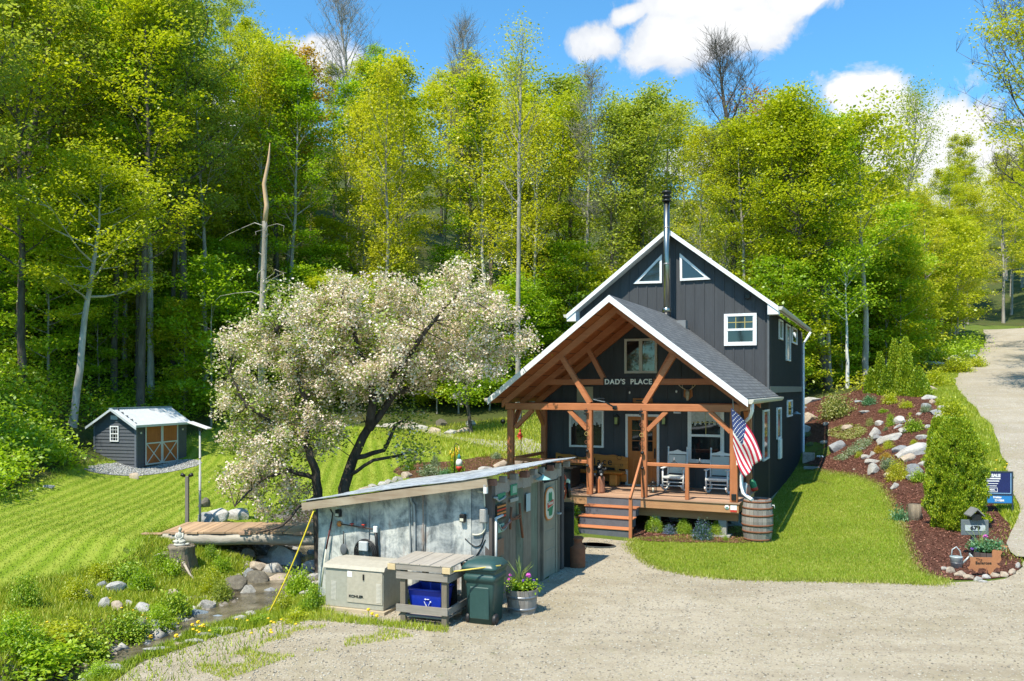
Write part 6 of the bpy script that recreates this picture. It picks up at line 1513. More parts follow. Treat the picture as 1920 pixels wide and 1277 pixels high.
CR = [(530, 1072, 78, 52, K_white), (494, 1062, 36, 28, K_gran), (517, 1044, 40, 20, K_tan), (562, 1058, 30, 24, K_grey), (585, 1052, 26, 24, K_gran), (575, 1074, 30, 20, K_tan), (548, 1088, 34, 16, K_gran), (520, 1100, 52, 30, K_tan), (480, 1102, 46, 34, K_dark), (500, 1120, 30, 18, K_grey),
      (462, 1122, 26, 32, K_gran), (440, 1112, 52, 36, K_dark), (492, 1110, 20, 14, K_grey), (430, 1132, 30, 12, K_dark), (385, 1146, 34, 26, K_gran), (372, 1158, 40, 14, K_blue), (401, 1172, 44, 17, K_blue), (428, 1167, 14, 12, mat('orange_rock', (.5, .2, .06), None, 6)), (378, 1180, 32, 12, K_gran),
      (345, 1172, 18, 12, K_gran), (352, 1184, 20, 12, K_grey), (336, 1166, 20, 14, K_gran), (286, 1180, 26, 24, K_grey), (292, 1194, 20, 18, K_gran), (318, 1196, 34, 15, K_gran), (288, 1206, 30, 12, K_grey), (262, 1222, 40, 14, K_grey), (210, 1232, 20, 16, K_tan), (200, 1262, 50, 20, K_gran), (240, 1236, 44, 10, K_gran),
      (455, 1150, 26, 12, K_grey), (480, 1146, 22, 10, K_blue), (448, 1166, 30, 12, K_gran), (425, 1186, 44, 10, K_gran), (390, 1196, 50, 10, K_gran), (350, 1208, 50, 9, K_gran), (590, 1090, 24, 22, K_gran), (570, 1106, 28, 16, K_tan), (555, 1040, 30, 16, K_gran), (598, 1030, 24, 20, K_gran), (540, 1030, 26, 14, K_grey), (410, 1150, 16, 10, K_dark), (512, 1136, 20, 10, K_dark), (600, 1075, 22, 18, K_grey), (465, 1044, 24, 18, K_dark), (548, 1060, 44, 34, K_gran), (580, 1036, 36, 26, K_tan), (504, 1080, 40, 28, K_gran), (560, 1094, 36, 22, K_white), (536, 1106, 34, 18, K_gran), (470, 1090, 34, 26, K_grey), (590, 1068, 34, 26, K_gran), (480, 1070, 34, 22, K_tan), (576, 1118, 24, 16, K_gran), (410, 1160, 30, 14, K_gran), (440, 1150, 26, 14, K_grey), (365, 1172, 26, 14, K_tan), (330, 1186, 26, 14, K_gran), (305, 1188, 26, 16, K_grey), (272, 1212, 28, 16, K_gran), (468, 1158, 26, 12, K_gran), (500, 1150, 22, 10, K_grey), (300, 1222, 50, 12, K_gran), (335, 1214, 34, 9, K_tan)]
RN[id(MATS['orange_rock'])] = 'orange-brown'
for px, py, w, h, m in CR:
    rock(px, py, w, h, m, 'beneath the bridge' if py < 1112 and px > 430 else 'in the stream bed' if px > 330 else 'at the lower end of the stream', 'rocks of the stream', rk.uniform(-12, 12))
for px, py, w, h, m in [(1762, 668, 46, 22, K_gran), (1775, 654, 34, 16, K_tan), (1757, 684, 40, 8, K_white), (1732, 682, 30, 8, K_tan), (1788, 676, 26, 12, K_grey), (1778, 642, 30, 12, K_tan), (1826, 662, 16, 10, K_grey), (1825, 670, 12, 8, K_blue)]:
    rock(px, py, w, h, m, 'in the ledge beside the upper road', 'ledge rocks by the upper road')
for px, py, w, h, m in [(870, 812, 30, 14, K_tan), (845, 815, 26, 12, K_gran), (815, 812, 24, 14, K_tan), (830, 800, 30, 16, K_dark), (790, 806, 26, 12, K_gran), (760, 800, 30, 14, K_tan), (885, 800, 26, 14, K_gran)]:
    rock(px, py, w, h, m, 'in the heap behind the gravel path', 'rocks behind the gravel path')
# rubble between the bridge and the shed, too many to count
def octa(P, S_, rng):
    k = len(P); base = np.array([(1, 0, 0), (0, 1, 0), (-1, 0, 0), (0, -1, 0), (0, 0, 1), (0, 0, -1)], float)
    a = rng.uniform(0, 6.28, k); V = np.repeat(base[None], k, 0) * S_[:, None, :] * rng.uniform(.7, 1.3, (k, 6, 1))
    x = V[..., 0] * np.cos(a)[:, None] - V[..., 1] * np.sin(a)[:, None]; y = V[..., 0] * np.sin(a)[:, None] + V[..., 1] * np.cos(a)[:, None]
    V = np.stack([x, y, V[..., 2]], -1) + P[:, None, :]
    T_ = np.array([(0, 1, 4), (1, 2, 4), (2, 3, 4), (3, 0, 4), (1, 0, 5), (2, 1, 5), (3, 2, 5), (0, 3, 5)])
    return V.reshape(-1, 3), (T_[None] + (np.arange(k) * 6)[:, None, None]).reshape(-1, 3)
def island_mat(name, stops, rough=.85):
    m, t, out = nt(name); g = N(t, 'ShaderNodeNewGeometry'); k = len(stops)
    c = ramp(t, g.outputs['Random Per Island'], [(i / (k - 1), s) for i, s in enumerate(stops)]); bsdf(t, out, c, rough, 0, None, .25); return m
def scatter(poly, n, rng, excl=None):
    xs = [p[0] for p in poly]; ys = [p[1] for p in poly]; X_ = []; Y_ = []; tot = 0
    while tot < n:
        x = rng.uniform(min(xs), max(xs), n * 2); y = rng.uniform(min(ys), max(ys), n * 2); k = inpoly(x, y, poly) & (y > 7) & (np.abs(x) < .63 * y + .6)
        if excl is not None: k &= ~excl(x, y)
        if k.sum() == 0: break
        X_.append(x[k]); Y_.append(y[k]); tot += k.sum()
    x = np.concatenate(X_)[:n]; y = np.concatenate(Y_)[:n]; return x, y
rng = np.random.default_rng(31)
def stones(name, poly, n, s0, s1, m, label, cat='gravel', dz=0., flat=.55, excl=None):
    x, y = scatter(poly, n, rng, excl); s = rng.uniform(s0, s1, len(x)) ** 1.0; S_ = np.c_[s, s * rng.uniform(.6, 1, len(x)), s * flat]
    V, Fc = octa(np.c_[x, y, Gv(x, y) + dz + s * .15], S_, rng); o = link(name, mesh_np(name, V, Fc, m)); return tag(o, label, cat, kind='stuff')
M_peb = island_mat('pebbles', [(.16, .14, .11), (.30, .27, .22), (.42, .38, .31), (.50, .46, .38), (.34, .29, .22), (.58, .54, .46)])
shedx = lambda x, y: inpoly(x, y, [SH.w(-3.7, 0)[:2], SH.w(0.1, 0)[:2], SH.w(.1, 3.6)[:2], SH.w(-3.7, 3.6)[:2]])
near = [p for p in GRAV]
stones('gravel', near, 26000, .008, .022, M_peb, 'loose pale pebbles strewn over the driveway', dz=.012, excl=lambda x, y: shedx(x, y) | (y > 21))
stones('gravel', [PG(a, b_)[:2] for a, b_ in [(158,882),(185,872),(250,868),(350,862),(375,866),(372,873),(330,884),(262,893),(215,892)]], 3000, .02, .05, island_mat('grey_pebbles', [(.12, .12, .12), (.28, .28, .28), (.42, .42, .41), (.55, .55, .54)]), 'grey crushed stone round the small shed', dz=.03)
stones('rubble', [(-6.7, 16), (-4.7, 16.5), (-4.3, 18.6), (-3.2, 19.2), (-3.6, 22.5), (-6.6, 22.5), (-7.0, 18)], 900, .04, .12, island_mat('rubble_stone', [(.12, .1, .08), (.24, .21, .18), (.38, .35, .31), (.5, .46, .42)]), 'small rubble lining the stream and its right bank', 'rubble', dz=.0)
stones('rubble', [(-7.6, 11.5), (-5.6, 11.5), (-5.0, 16), (-4.6, 18.6), (-6.7, 18.6), (-7.2, 15)], 260, .08, .2, island_mat('cobble_stone', [(.14, .12, .1), (.28, .26, .23), (.40, .38, .35), (.52, .5, .46)]), 'cobbles half sunk along the stream margins', 'rubble', excl=lambda x, y: (seg_dist(x, y, CREEK) > .95) | (seg_dist(x, y, CREEK) < .25))
stones('rubble', [(-7.4, 11), (-5.9, 11), (-5.5, 16), (-6.9, 16)], 350, .03, .09, MATS.get('rubble') or island_mat('rubble_low', [(.1, .09, .07), (.22, .2, .17), (.36, .33, .3)]), 'small rubble in the lower stream bed', 'rubble')
# bark chips
M_chip = island_mat('bark_chips', [(.06, .02, .014), (.14, .052, .034), (.22, .09, .06), (.36, .18, .13), (.11, .04, .026)])
def chips(poly, n, label, dz=.03):
    x, y = scatter(poly, n, rng); C_ = np.c_[x, y, Gv(x, y) + dz]; V, Fc = leaves_np(rng, C_, 1, .0, .004, .07, 1.0, .32); return tag(link('mulch_chips', mesh_np('mulch_chips', V, Fc, M_chip)), label, 'mulch', kind='stuff')
chips(MULCH_R, 30000, 'red bark chips covering the rock garden', .035); chips(MULCH_P, 3500, 'red bark chips in the bed before the porch', .04); chips(MULCH_L, 3000, 'red bark chips left of the porch', .04)
# ---------------------------------------------------------------- grass
def blades(poly, n, h0, h1, w, m, label, excl=None, lean=.5, name='grass', dz=.0):
    x, y = scatter(poly, n, rng, excl); k = len(x); z = Gv(x, y) + dz; h = rng.uniform(h0, h1, k); a = rng.uniform(0, 6.28, k); d = rng.uniform(0, 6.28, k); l = rng.uniform(.1, lean, k) * h
    ww = w * rng.uniform(.6, 1.3, k); B0 = np.c_[x - np.cos(a) * ww, y - np.sin(a) * ww, z]; B1 = np.c_[x + np.cos(a) * ww, y + np.sin(a) * ww, z]
    T_ = np.c_[x + np.cos(d) * l, y + np.sin(d) * l, z + h]; V = np.stack([B0, B1, T_], 1).reshape(-1, 3)
    return tag(link(name, mesh_np(name, V, np.arange(3 * k).reshape(-1, 3), m)), label, 'grass', kind='stuff')
GB = leaf_mat('blade_lawn', [(.12, .17, .012), (.22, .285, .02), (.32, .36, .035), (.46, .45, .11)], .3, .6, mow=None)
GBL = leaf_mat('blade_mown', [(.12, .18, .010), (.21, .28, .018), (.29, .35, .03), (.43, .45, .08)], .3, .6, mow=(R(-10), .62))
GB2 = leaf_mat('blade_rough', [(.14, .22, .01), (.27, .36, .014), (.38, .45, .03), (.50, .48, .08)], .3, .8)
blades(LAWN_R, 110000, .02, .055, .009, GB, 'short bright grass of the lawn right of the porch', dz=.012)
blades(LAWN_L, 150000, .015, .045, .013, GBL, 'striped mown grass of the left lawn', dz=.012)
padx = lambda x, y: inpoly(x, y, GRAV) | inpoly(x, y, LAWN_L) | (seg_dist(x, y, CREEK) < .75) | shedx(x, y)
LB = [(-12.5, 10), (-7.6, 9), (-6.3, 13), (-6.8, 15.5), (-6.3, 18), (-6.6, 21.3), (-9.5, 21.6), (-12.5, 20), (-14, 17)]
blades(LB, 42000, .04, .16, .012, GB2, 'uneven grass of the left stream bank', padx, .8)
RB = [(-6.1, 10), (-5, 10), (-3.0, 14.2), (-3.7, 15.0), (-3.8, 17.5), (-4.6, 19), (-5.2, 17), (-5.6, 15)]
blades(RB, 16000, .04, .14, .010, GB2, 'tufty grass between the stream and the gravel', lambda x, y: (inpoly(x, y, GRAV) & (rng.uniform(0, 1, x.shape) > .06)) | (seg_dist(x, y, CREEK) < .75) | shedx(x, y), .8, dz=.01)
def roadside(x, y): return inpoly(x, y, MULCH_R) | inpoly(x, y, ROAD)
blades([(9.5, 17.8), (12.7, 18.8), (13.6, 22), (16.5, 27.5), (19.4, 33.3), (24.5, 45), (26.5, 48), (21, 48), (19, 42), (15, 30), (12, 23)], 45000, .05, .18, .014, GB2, 'grass strip between the rock garden and the road', roadside, .7)
blades([(-3, 36), (-6, 44), (-10, 48), (3, 49), (4, 42), (2, 36), (.6, 33)], 20000, .06, .22, .02, GB2, 'rough grass beyond the gravel path', None, .7)
blades([(44.5, 70), (47, 76), (56, 92), (60, 92), (54, 78), (50, 70)], 9000, .1, .3, .04, GB, 'bright grass patch on the outer side of the road bend')
# weeds and tufts creeping into the gravel
blades([(-5.2, 11.2), (-3.5, 13.4), (-1.5, 13.5), (-.8, 13.2), (-3.0, 12.0), (-4.5, 10.2)], 2600, .02, .07, .007, GB2, 'thin weeds creeping into the gravel', lambda x, y: wob(x, y, 3, 1) < .1, .9, dz=.012)
blades([(-3.7, 14.4), (-2.1, 13.7), (-1.0, 13.3), (-1.0, 13.0), (-2.2, 13.4), (-3.8, 13.9)], 2600, .03, .11, .007, GB2, 'fringe of grass at the foot of the generator', None, .9, dz=.012)
def fringe(poly, n, off, h0, h1, m, label, keep=None):
    P_ = np.array(poly); k = rng.integers(0, len(P_), n); f = rng.uniform(0, 1, n); x = P_[k, 0] * (1 - f) + P_[(k + 1) % len(P_), 0] * f; y = P_[k, 1] * (1 - f) + P_[(k + 1) % len(P_), 1] * f
    x += rng.normal(size=n) * off; y += rng.normal(size=n) * off; q = (np.abs(x) < .63 * y) & (y > 8)
    if keep is not None: q &= keep(x, y)
    x, y = x[q], y[q]; k = len(x); z = Gv(x, y) + .012; h = rng.uniform(h0, h1, k); a = rng.uniform(0, 6.28, k); d = rng.uniform(0, 6.28, k); ww = .008
    V = np.stack([np.c_[x - np.cos(a) * ww, y - np.sin(a) * ww, z], np.c_[x + np.cos(a) * ww, y + np.sin(a) * ww, z], np.c_[x + np.cos(d) * h * .6, y + np.sin(d) * h * .6, z + h]], 1).reshape(-1, 3)
    return tag(link('grass', mesh_np('grass', V, np.arange(3 * k).reshape(-1, 3), m)), label, 'grass', kind='stuff')
fringe(LAWN_R, 26000, .09, .02, .07, GB, 'ragged grass along the edge of the right lawn')
fringe(LAWN_L, 22000, .16, .03, .12, GB2, 'ragged grass along the edge of the left lawn')
fringe(GRAV, 12000, .22, .02, .08, GB2, 'weeds fraying the edge of the gravel', lambda x, y: ~shedx(x, y) & (x < -1.5) & (y < 16))
fringe(ROAD, 16000, .3, .04, .14, GB2, 'weeds fraying the edges of the dirt road')
# ---------------------------------------------------------------- shrubs and small plants
def bush_mesh(seed, n, size, clump=.16, shell=.75, zf=1.0, k=60, asp=.6, name='foliage', up=.35):
    rg = np.random.default_rng(seed); d = rg.normal(size=(k, 3)); d /= np.linalg.norm(d, axis=1)[:, None]; d[:, 2] = np.abs(d[:, 2]); r_ = rg.uniform(shell, 1, k)[:, None]
    C_ = d * r_ * np.array([1, 1, zf]); V, Fc = leaves_np(rg, C_, n, clump, clump, size, up, asp); return mesh_np(name, V, Fc, L_box)
BSH = [bush_mesh(1, 46, .10, .17, .45, 1, 80), bush_mesh(2, 40, .14, .2, .3, 1, 60), bush_mesh(3, 60, .075, .10, .75, 1, 120)]
WIDE = bush_mesh(5, 18, .16, .22, .1, .4, 60, .5)
def bush(px, py, w, h, m, label, me=None, name='shrub', cat='shrub', group=None, stem=True):
    P = PG(px, py); s = P.y / F; W_ = w * s / 2; Hh = h * s
    T = thing(name, (P.x, P.y + W_ * .4, P.z - .02), rk.uniform(0, 6), label, cat, group); T.scale = (W_, W_, Hh)
    o = link('foliage', me or rk.choice(BSH[:2]), T); o.material_slots[0].link = 'OBJECT'; o.material_slots[0].material = m
    if stem: MB().tube([(0, 0, -.1), (0, 0, .5)], [.05, .03], 6).tube([(0, 0, .1), (.4, .1, .6)], [.03, .015], 5).tube([(0, 0, .1), (-.35, -.2, .55)], [.03, .015], 5).build('stem', B_dark, T)
    return T
L_varie = leaf_mat('leaves_variegated', [(.14, .20, .03), (.30, .34, .08), (.46, .44, .16), (.55, .5, .25)]); L_dusty = leaf_mat('leaves_dusty', [(.14, .2, .10), (.22, .29, .16), (.3, .36, .22), (.38, .42, .3)])
L_gold = leaf_mat('leaves_gold', [(.3, .26, .02), (.44, .34, .02), (.55, .36, .03), (.5, .25, .04)]); L_hosta = leaf_mat('leaves_hosta', [(.05, .16, .07), (.09, .24, .10), (.16, .34, .16), (.24, .42, .24)])
for zx, zy, w, h, m, lab in [(500, 540, 400, 205, L_varie, 'broad cream-variegated shrub at the top of the rock garden by the trees'), (810, 425, 140, 100, L_hosta, 'blue-green hosta at the upper edge of the mulch'), (1020, 415, 150, 120, L_lime, 'loose lime shrub in front of the arborvitae clump'),
    (950, 500, 100, 42, L_box, 'low green cushion plant in the upper mulch'), (1180, 455, 130, 78, L_lime, 'bright broad-leaved clump below the arborvitae'), (1020, 635, 110, 115, L_box, 'green and gold clump left of the white slanted rock'), (1262, 690, 190, 130, L_box, 'dense feathery green mound beside the ridge stones'),
    (905, 905, 100, 80, L_gold, 'golden spreading shrub above the orange cushion'), (1000, 860, 130, 80, L_lime, 'yellow-green sprawling shrub over the middle rocks'), (980, 965, 130, 65, L_gold, 'orange-yellow cushion plant among the middle rocks'), (1000, 1060, 170, 110, L_dusty, 'dusty grey-green cushion beside the knobbly granite rock'),
    (1090, 1180, 220, 190, L_yel, 'tall ferny yellow-green plant at the lower rocks'), (1325, 1190, 190, 115, L_box, 'bright green mound near the cedar'), (700, 950, 75, 70, L_lime, 'small lime tuft left of the middle rocks'), (215, 835, 85, 42, L_dusty, 'small dusty cushion near the cabin corner'),
    (1370, 500, 110, 80, L_dusty, 'grey-green tuft on the ridge stones'), (815, 630, 90, 72, L_varie, 'pale variegated tuft in the upper middle mulch'), (1345, 745, 70, 32, L_box, 'little green tuft growing on a white stone'), (1500, 430, 90, 60, L_lime, 'light green weeds at the road end of the ridge'), (1210, 525, 50, 30, L_lime, 'tiny tuft in the upper mulch'),
    (1340, 870, 130, 55, L_dusty, 'thyme-like mat trailing over the long white rock'), (1250, 820, 90, 50, L_lime, 'yellow-green tuft above the long white rock'), (970, 680, 70, 35, L_dusty, 'dull green mat under the tilted granite rock'), (180, 740, 110, 50, L_dusty, 'sparse mat by the white stone at the cabin corner')]:
    bush(*G5(zx, zy), w / 5.32, h / 5.32, m, lab)
def carpet(pix, n, m, label, h=.12):
    poly = [PG(*G5(a, b_))[:2] for a, b_ in pix]; x, y = scatter(poly, n, rng); V, Fc = leaves_np(rng, np.c_[x, y, Gv(x, y) + .05], 14, .06, .035, .06, .5); return tag(link('ground_cover', mesh_np('ground_cover', V, Fc, m)), label, 'ground cover', kind='stuff')
carpet([(370, 700), (500, 640), (700, 620), (780, 690), (690, 760), (560, 780), (420, 740)], 260, L_varie, 'variegated ivy spreading over the red mulch'); carpet([(440, 980), (560, 900), (700, 780), (840, 760), (820, 820), (700, 900), (540, 990)], 220, L_dusty, 'dull trailing ground cover running down the mulch')
carpet([(150, 560), (300, 490), (380, 520), (260, 545)], 40, leaf_mat('leaves_pinkish', [(.3, .05, .12), (.45, .1, .2), (.2, .25, .05)]), 'pink flowering mat behind the cabin corner')
for px, py, w, h, m, lab in [(1228, 1000, 34, 30, L_box, 'round clipped boxwood nearest the steps'), (1284, 1004, 30, 30, L_box, 'round clipped boxwood in the middle of the porch bed'), (1347, 1008, 33, 32, L_box, 'round clipped boxwood nearest the rain barrel')]:
    bush(px, py, w, h, m, lab, BSH[2], 'boxwood', group='clipped boxwoods before the porch')
bush(1078, 1002, 16, 30, L_box, 'bright green bush half hidden behind the shed corner', BSH[2], 'boxwood')
L_bluef = leaf_mat('blue_flowers', [(.05, .14, .05), (.09, .2, .08), (.16, .2, .42), (.25, .28, .6)])
bush(1256, 1004, 30, 18, L_bluef, 'blue-flowered plant between the first two boxwoods', BSH[0], 'flowering_plant', 'plant'); bush(1318, 1015, 42, 34, L_bluef, 'blue-flowered plant between the last two boxwoods', BSH[0], 'flowering_plant', 'plant')
bush(1361, 1016, 12, 12, L_box, 'tiny green sprig at the bed edge by the barrel', BSH[0], 'sprig', 'plant')
bush(855, 893, 30, 40, L_box, 'daffodil clump behind the shed roof', BSH[1], 'daffodil_plant', 'plant'); T = bpy.data.objects['daffodil_plant']
for c_ in [(-.5, 0, .9), (-.2, -.3, 1.1), (.2, -.2, 1.05), (.5, .0, .95), (.1, .2, 1.25), (.45, -.3, .8), (-.6, -.3, .6), (.0, -.5, .8), (.7, -.2, 1.1), (-.35, .1, 1.3)]: flower(T, c_, .15, M_yflow)
for a in [(815, 876, 20, 20, L_dusty, 'twiggy small shrub in the left mulch bed'), (766, 884, 28, 20, L_box, 'low shrub at the left tip of the mulch bed'), (806, 893, 40, 22, L_dusty, 'flat green plants along the shed roof edge'), (835, 895, 34, 16, L_hosta, 'hosta leaves beneath the hanging bobber'), (930, 862, 20, 14, L_dusty, 'small grey shrub near the porch corner')]: bush(*a)
bush(1691, 978, 40, 42, L_hosta, 'spreading green plant at the lawn edge of the mulch', WIDE, stem=False)
# left bank plants
for i, (px, py, w, h, m, lab) in enumerate([(42, 1145, 60, 60, L_box, 'tall grassy tuft at the far left bank'), (135, 1130, 60, 40, L_lime, 'fern clump left of the white stones'), (230, 1100, 70, 45, L_box, 'leafy clump right of the upright white stone'), (262, 1112, 50, 45, L_green, 'dark fern behind the bank stones'), (180, 1090, 60, 30, L_lime, 'light fern under the lawn edge'),
    (320, 1160, 60, 50, L_box, 'thick tuft overhanging the stream'), (395, 1118, 50, 50, L_lime, 'shrubby growth right of the stump roots'), (410, 1130, 40, 44, L_olive, 'thin shrub leaning over the water'), (412, 1078, 40, 36, L_green, 'dark leaves right of the stump under the log'), (300, 1065, 50, 30, L_deep, 'low dark leaves left of the stump'),
    (555, 1125, 60, 55, L_green, 'leafy weeds between the stream and the shed'), (585, 1150, 50, 50, L_box, 'weeds against the shed corner'), (530, 1150, 46, 34, L_lime, 'bright weeds on the right bank'), (490, 1172, 60, 16, L_box, 'low weeds at the foot of the yellow rope'), (560, 1165, 60, 18, L_lime, 'low weeds before the generator slab'),
    (60, 1265, 160, 60, L_green, 'thick brambles in the lower left corner'), (150, 1240, 110, 50, L_box, 'brambles draping over the undercut bank'), (230, 1205, 90, 48, L_box, 'bushy growth above the dark undercut'), (290, 1180, 70, 40, L_green, 'ferns over the upper undercut'), (180, 1275, 60, 30, L_green, 'leafy shoots in the lower stream'),
    (15, 1220, 100, 60, L_green, 'white-dotted bramble patch at the left edge'), (165, 1258, 70, 26, L_box, 'green shoots on the right side of the lower stream'), (100, 1205, 90, 34, L_lime, 'meadow plants above the lower bank'), (400, 1195, 40, 16, L_box, 'dandelion leaves on the right bank'), (20, 1195, 70, 40, L_lime, 'leafy tuft left of the reddish stone'),
    (640, 990, 80, 50, L_green, 'bushes behind the tool shed'), (510, 990, 44, 18, L_box, 'groundcover at the far side of the bridge')]):
    bush(px, py, w, h, m, lab, group=None)
for i in range(46):
    px, py = rk.choice([(rk.uniform(20, 330), rk.uniform(1130, 1210)), (rk.uniform(320, 560), rk.uniform(1170, 1200)), (rk.uniform(1860, 1890), rk.uniform(860, 960))])
    P = PG(px, py); o = MB().ball((0, 0, .05), .028 if py > 1000 else .035, (1, 1, .5), 7).build('dandelion', M_yflow, None, (P.x, P.y, P.z + .06)); tag(o, 'yellow dandelion head in the rough grass by the stream or the road', 'flower', 'dandelions in the rough grass')
for px, py, s_ in [(371, 1183, 1.6), (380, 1190, 1.7), (360, 1188, 1.4), (282, 1209, 1.7), (330, 1210, 1.7), (196, 1234, 2.0), (690, 1160, 1.3), (697, 1168, 1.3), (706, 1172, 1.3), (617, 1132, 1.4)]:
    P = PG(px, py); T = thing('poppy', (P.x, P.y, P.z), 0, 'single orange-yellow flower standing out at the gravel edge', 'flower', 'orange-yellow flowers at the gravel edge'); MB().tube([(0, 0, 0), (.01, 0, .14)], .006, 5).build('stem', L_green, T); flower(T, (.01, 0, .15), .026 * s_, M_yflow, name='petals')
# conifers
def conifer_mesh(seed, k, n, size, col=False):
    """dense evergreen of unit height and unit base radius made of upright sprays"""
    rg = np.random.default_rng(seed); z = rg.uniform(0, 1, k) ** 1.1; a = rg.uniform(0, 6.28, k)
    prof = (np.where(z < .12, .75 + z * 2, 1.0) * (1 - np.clip(z - .68, 0, 1) ** 1.5 * 3.4) if col else (1 - z) ** .8)
    r_ = prof * (1 + .14 * np.sin(a * 4 + z * 3 + seed) + .12 * np.sin(a * 7 - z * 16) + .08 * np.sin(a * 3 + z * 31)) * rg.uniform(.78, 1, k); C_ = np.c_[np.cos(a) * r_, np.sin(a) * r_, z]
    return C_, rg
def conifer(name, P, Rr, Hh, m, label, seed, k, n, size, col=False, group=None):
    C_, rg = conifer_mesh(seed, k, n, size, col); C_ = C_ * np.array([Rr, Rr, Hh]); T = thing(name, P, 0, label, 'evergreen shrub', group)
    Ck = np.repeat(C_, n, 0); kk = len(Ck); cs = size * .8; Ck = Ck + rg.normal(size=(kk, 3)) * cs * np.array([.7, .7, 1])
    out_ = Ck.copy(); out_[:, 2] = 0; out_ /= np.maximum(np.linalg.norm(out_, axis=1)[:, None], 1e-3); upv = np.array([0, 0, 1.]) + out_ * .45 + rg.normal(size=(kk, 3)) * .35; upv /= np.linalg.norm(upv, axis=1)[:, None]
    sd = np.cross(upv, rg.normal(size=(kk, 3))); sd /= np.linalg.norm(sd, axis=1)[:, None]; s = size * rg.uniform(.6, 1.3, kk)[:, None]
    V = np.stack([Ck - upv * s * .5, Ck + sd * s * .3, Ck + upv * s * .6, Ck - sd * s * .3], 1).reshape(-1, 3)
    link('foliage', mesh_np('foliage', V, np.arange(kk * 4).reshape(-1, 4), m), T); MB().tube([(0, 0, -.2), (0, 0, Hh * .8)], [Rr * .12, .01], 7).build('trunk', B_dark, T); return T
P = PG(1797, 992); conifer('cedar_shrub', (P.x, P.y + .1, P.z), 44 * P.y / F, 205 * P.y / F, L_cedar, 'tall bright green columnar cedar beside the road sign', 3, 3200, 34, .045, True)
P = PG(1771, 950); conifer('cedar_shrub', (P.x, P.y + .3, P.z), 20 * P.y / F, 165 * P.y / F, L_cedar, 'narrower cedar stem pressed against the left of the big cedar', 4, 1300, 32, .045, True)
for i, (px, py, tp, w, lab) in enumerate([(1655, 738, 664, 26, 'second arborvitae from the left of the clump'), (1682, 740, 640, 34, 'tall arborvitae left of the clump centre'), (1703, 742, 636, 40, 'tallest and broadest arborvitae of the clump'), (1638, 738, 696, 22, 'smallest arborvitae at the left end of the clump'), (1728, 744, 692, 44, 'squat arborvitae at the right end of the clump'), (1668, 742, 690, 26, 'low arborvitae filling the middle of the clump')]):
    P = PG(px, py); s = P.y / F; conifer('arborvitae', (P.x, P.y + .3, P.z), w * s / 2, (py - tp) * s, L_cedar, lab, 10 + i, 1000, 24, .085, False, 'arborvitae clump above the rock garden')
P = PG(1745, 742); 
for px, py, w, h, lab in [(1760, 726, 60, 30, 'round green bush beside the road above the ridge stones'), (1800, 700, 70, 28, 'bright bush spilling toward the road bend'), (1835, 690, 36, 22, 'small bush at the road edge beneath the ledge'), (1700, 690, 60, 40, 'leafy bush behind the arborvitae clump'), (1600, 700, 60, 34, 'low bush among the trunks beyond the cabin'), (1540, 705, 44, 40, 'green bush between the leaning trunk and the cabin'), (1790, 790, 50, 40, 'weedy bush behind the cedar')]: bush(px, py, w, h, L_lime, lab)
# ---------------------------------------------------------------- small shed
P = PG(255, 879); SS = Fr(P.x, P.y, R(15)); zb = P.z - .02
T = thing('garden_shed', (SS.ox, SS.oy, zb), -SS.th, 'small charcoal garden shed with a white ribbed roof and orange double doors', 'shed')
sw = -SS.front(177, 875)[0]; sd = SS.side(349, 867)[0]; hh = SS.front(255, 797)[1] - zb
M_lap = mat('lap_siding', (.075, .085, .10), (.06, .068, .08), 3, .7, 0, .1, .003)
b = MB(); nbd = 15; ap = hh + .62 * sw / 2
for i in range(22):
    z0 = .08 + i * .155; z1 = z0 + .155
    if z0 < hh - .02: x0, x1 = -sw, 0
    else: e = (z0 - hh) / .62; x0, x1 = -sw + e, -e
    if x1 - x0 < .1: break
    V = [(x0, -.035, z0), (x1, -.035, z0), (x1, -.005, z1), (x0, -.005, z1), (x0, .03, z0), (x1, .03, z0), (x1, .03, z1), (x0, .03, z1)]
    b.add(V, [(0, 1, 2, 3), (4, 7, 6, 5), (0, 4, 5, 1), (3, 2, 6, 7), (0, 3, 7, 4), (1, 5, 6, 2)])
b.build('gable_wall', M_lap, T)
b = MB()
for i in range(14):
    z0 = .08 + i * .155
    if z0 > hh - .1: break
    V = [(.035, 0, z0), (.035, sd, z0), (.005, sd, z0 + .155), (.005, 0, z0 + .155), (-.03, 0, z0), (-.03, sd, z0), (-.03, sd, z0 + .155), (-.03, 0, z0 + .155)]
    b.add(V, [(0, 1, 2, 3), (4, 7, 6, 5), (0, 4, 5, 1), (3, 2, 6, 7), (0, 3, 7, 4), (1, 5, 6, 2)])
b.build('side_wall', M_lap, T); MB().box(-sw, -.04, sd - .05, sd, .08, hh).box(-sw, -sw + .05, .04, sd - .06, .08, hh).build('rear_wall', M_lap, T)
MB().box(-.05, .045, -.045, .04, .05, hh).build('corner_trim', mat('blue_grey_trim', (.12, .14, .17), None, 4), T); MB().box(-sw - .01, -sw + .06, -.045, .04, .05, hh).build('corner_trim', MATS['blue_grey_trim'], T)
b = MB(); nr = 38; y0, y1 = -.28, sd + .28
for s_ in (-1, 1):
    VV = []; FF = []; 
    for i in range(nr * 4 + 1):
        yy = y0 + (y1 - y0) * i / (nr * 4); rz = (0, .018, .018, 0)[i % 4]
        for f in (0, 1):
            e = (sw / 2 + .22) * f; VV.append((-sw / 2 + s_ * e, yy, ap + .05 - e * .62 + rz))
    for i in range(nr * 4): FF.append((2 * i, 2 * i + 1, 2 * i + 3, 2 * i + 2))
    b.add(VV, FF)
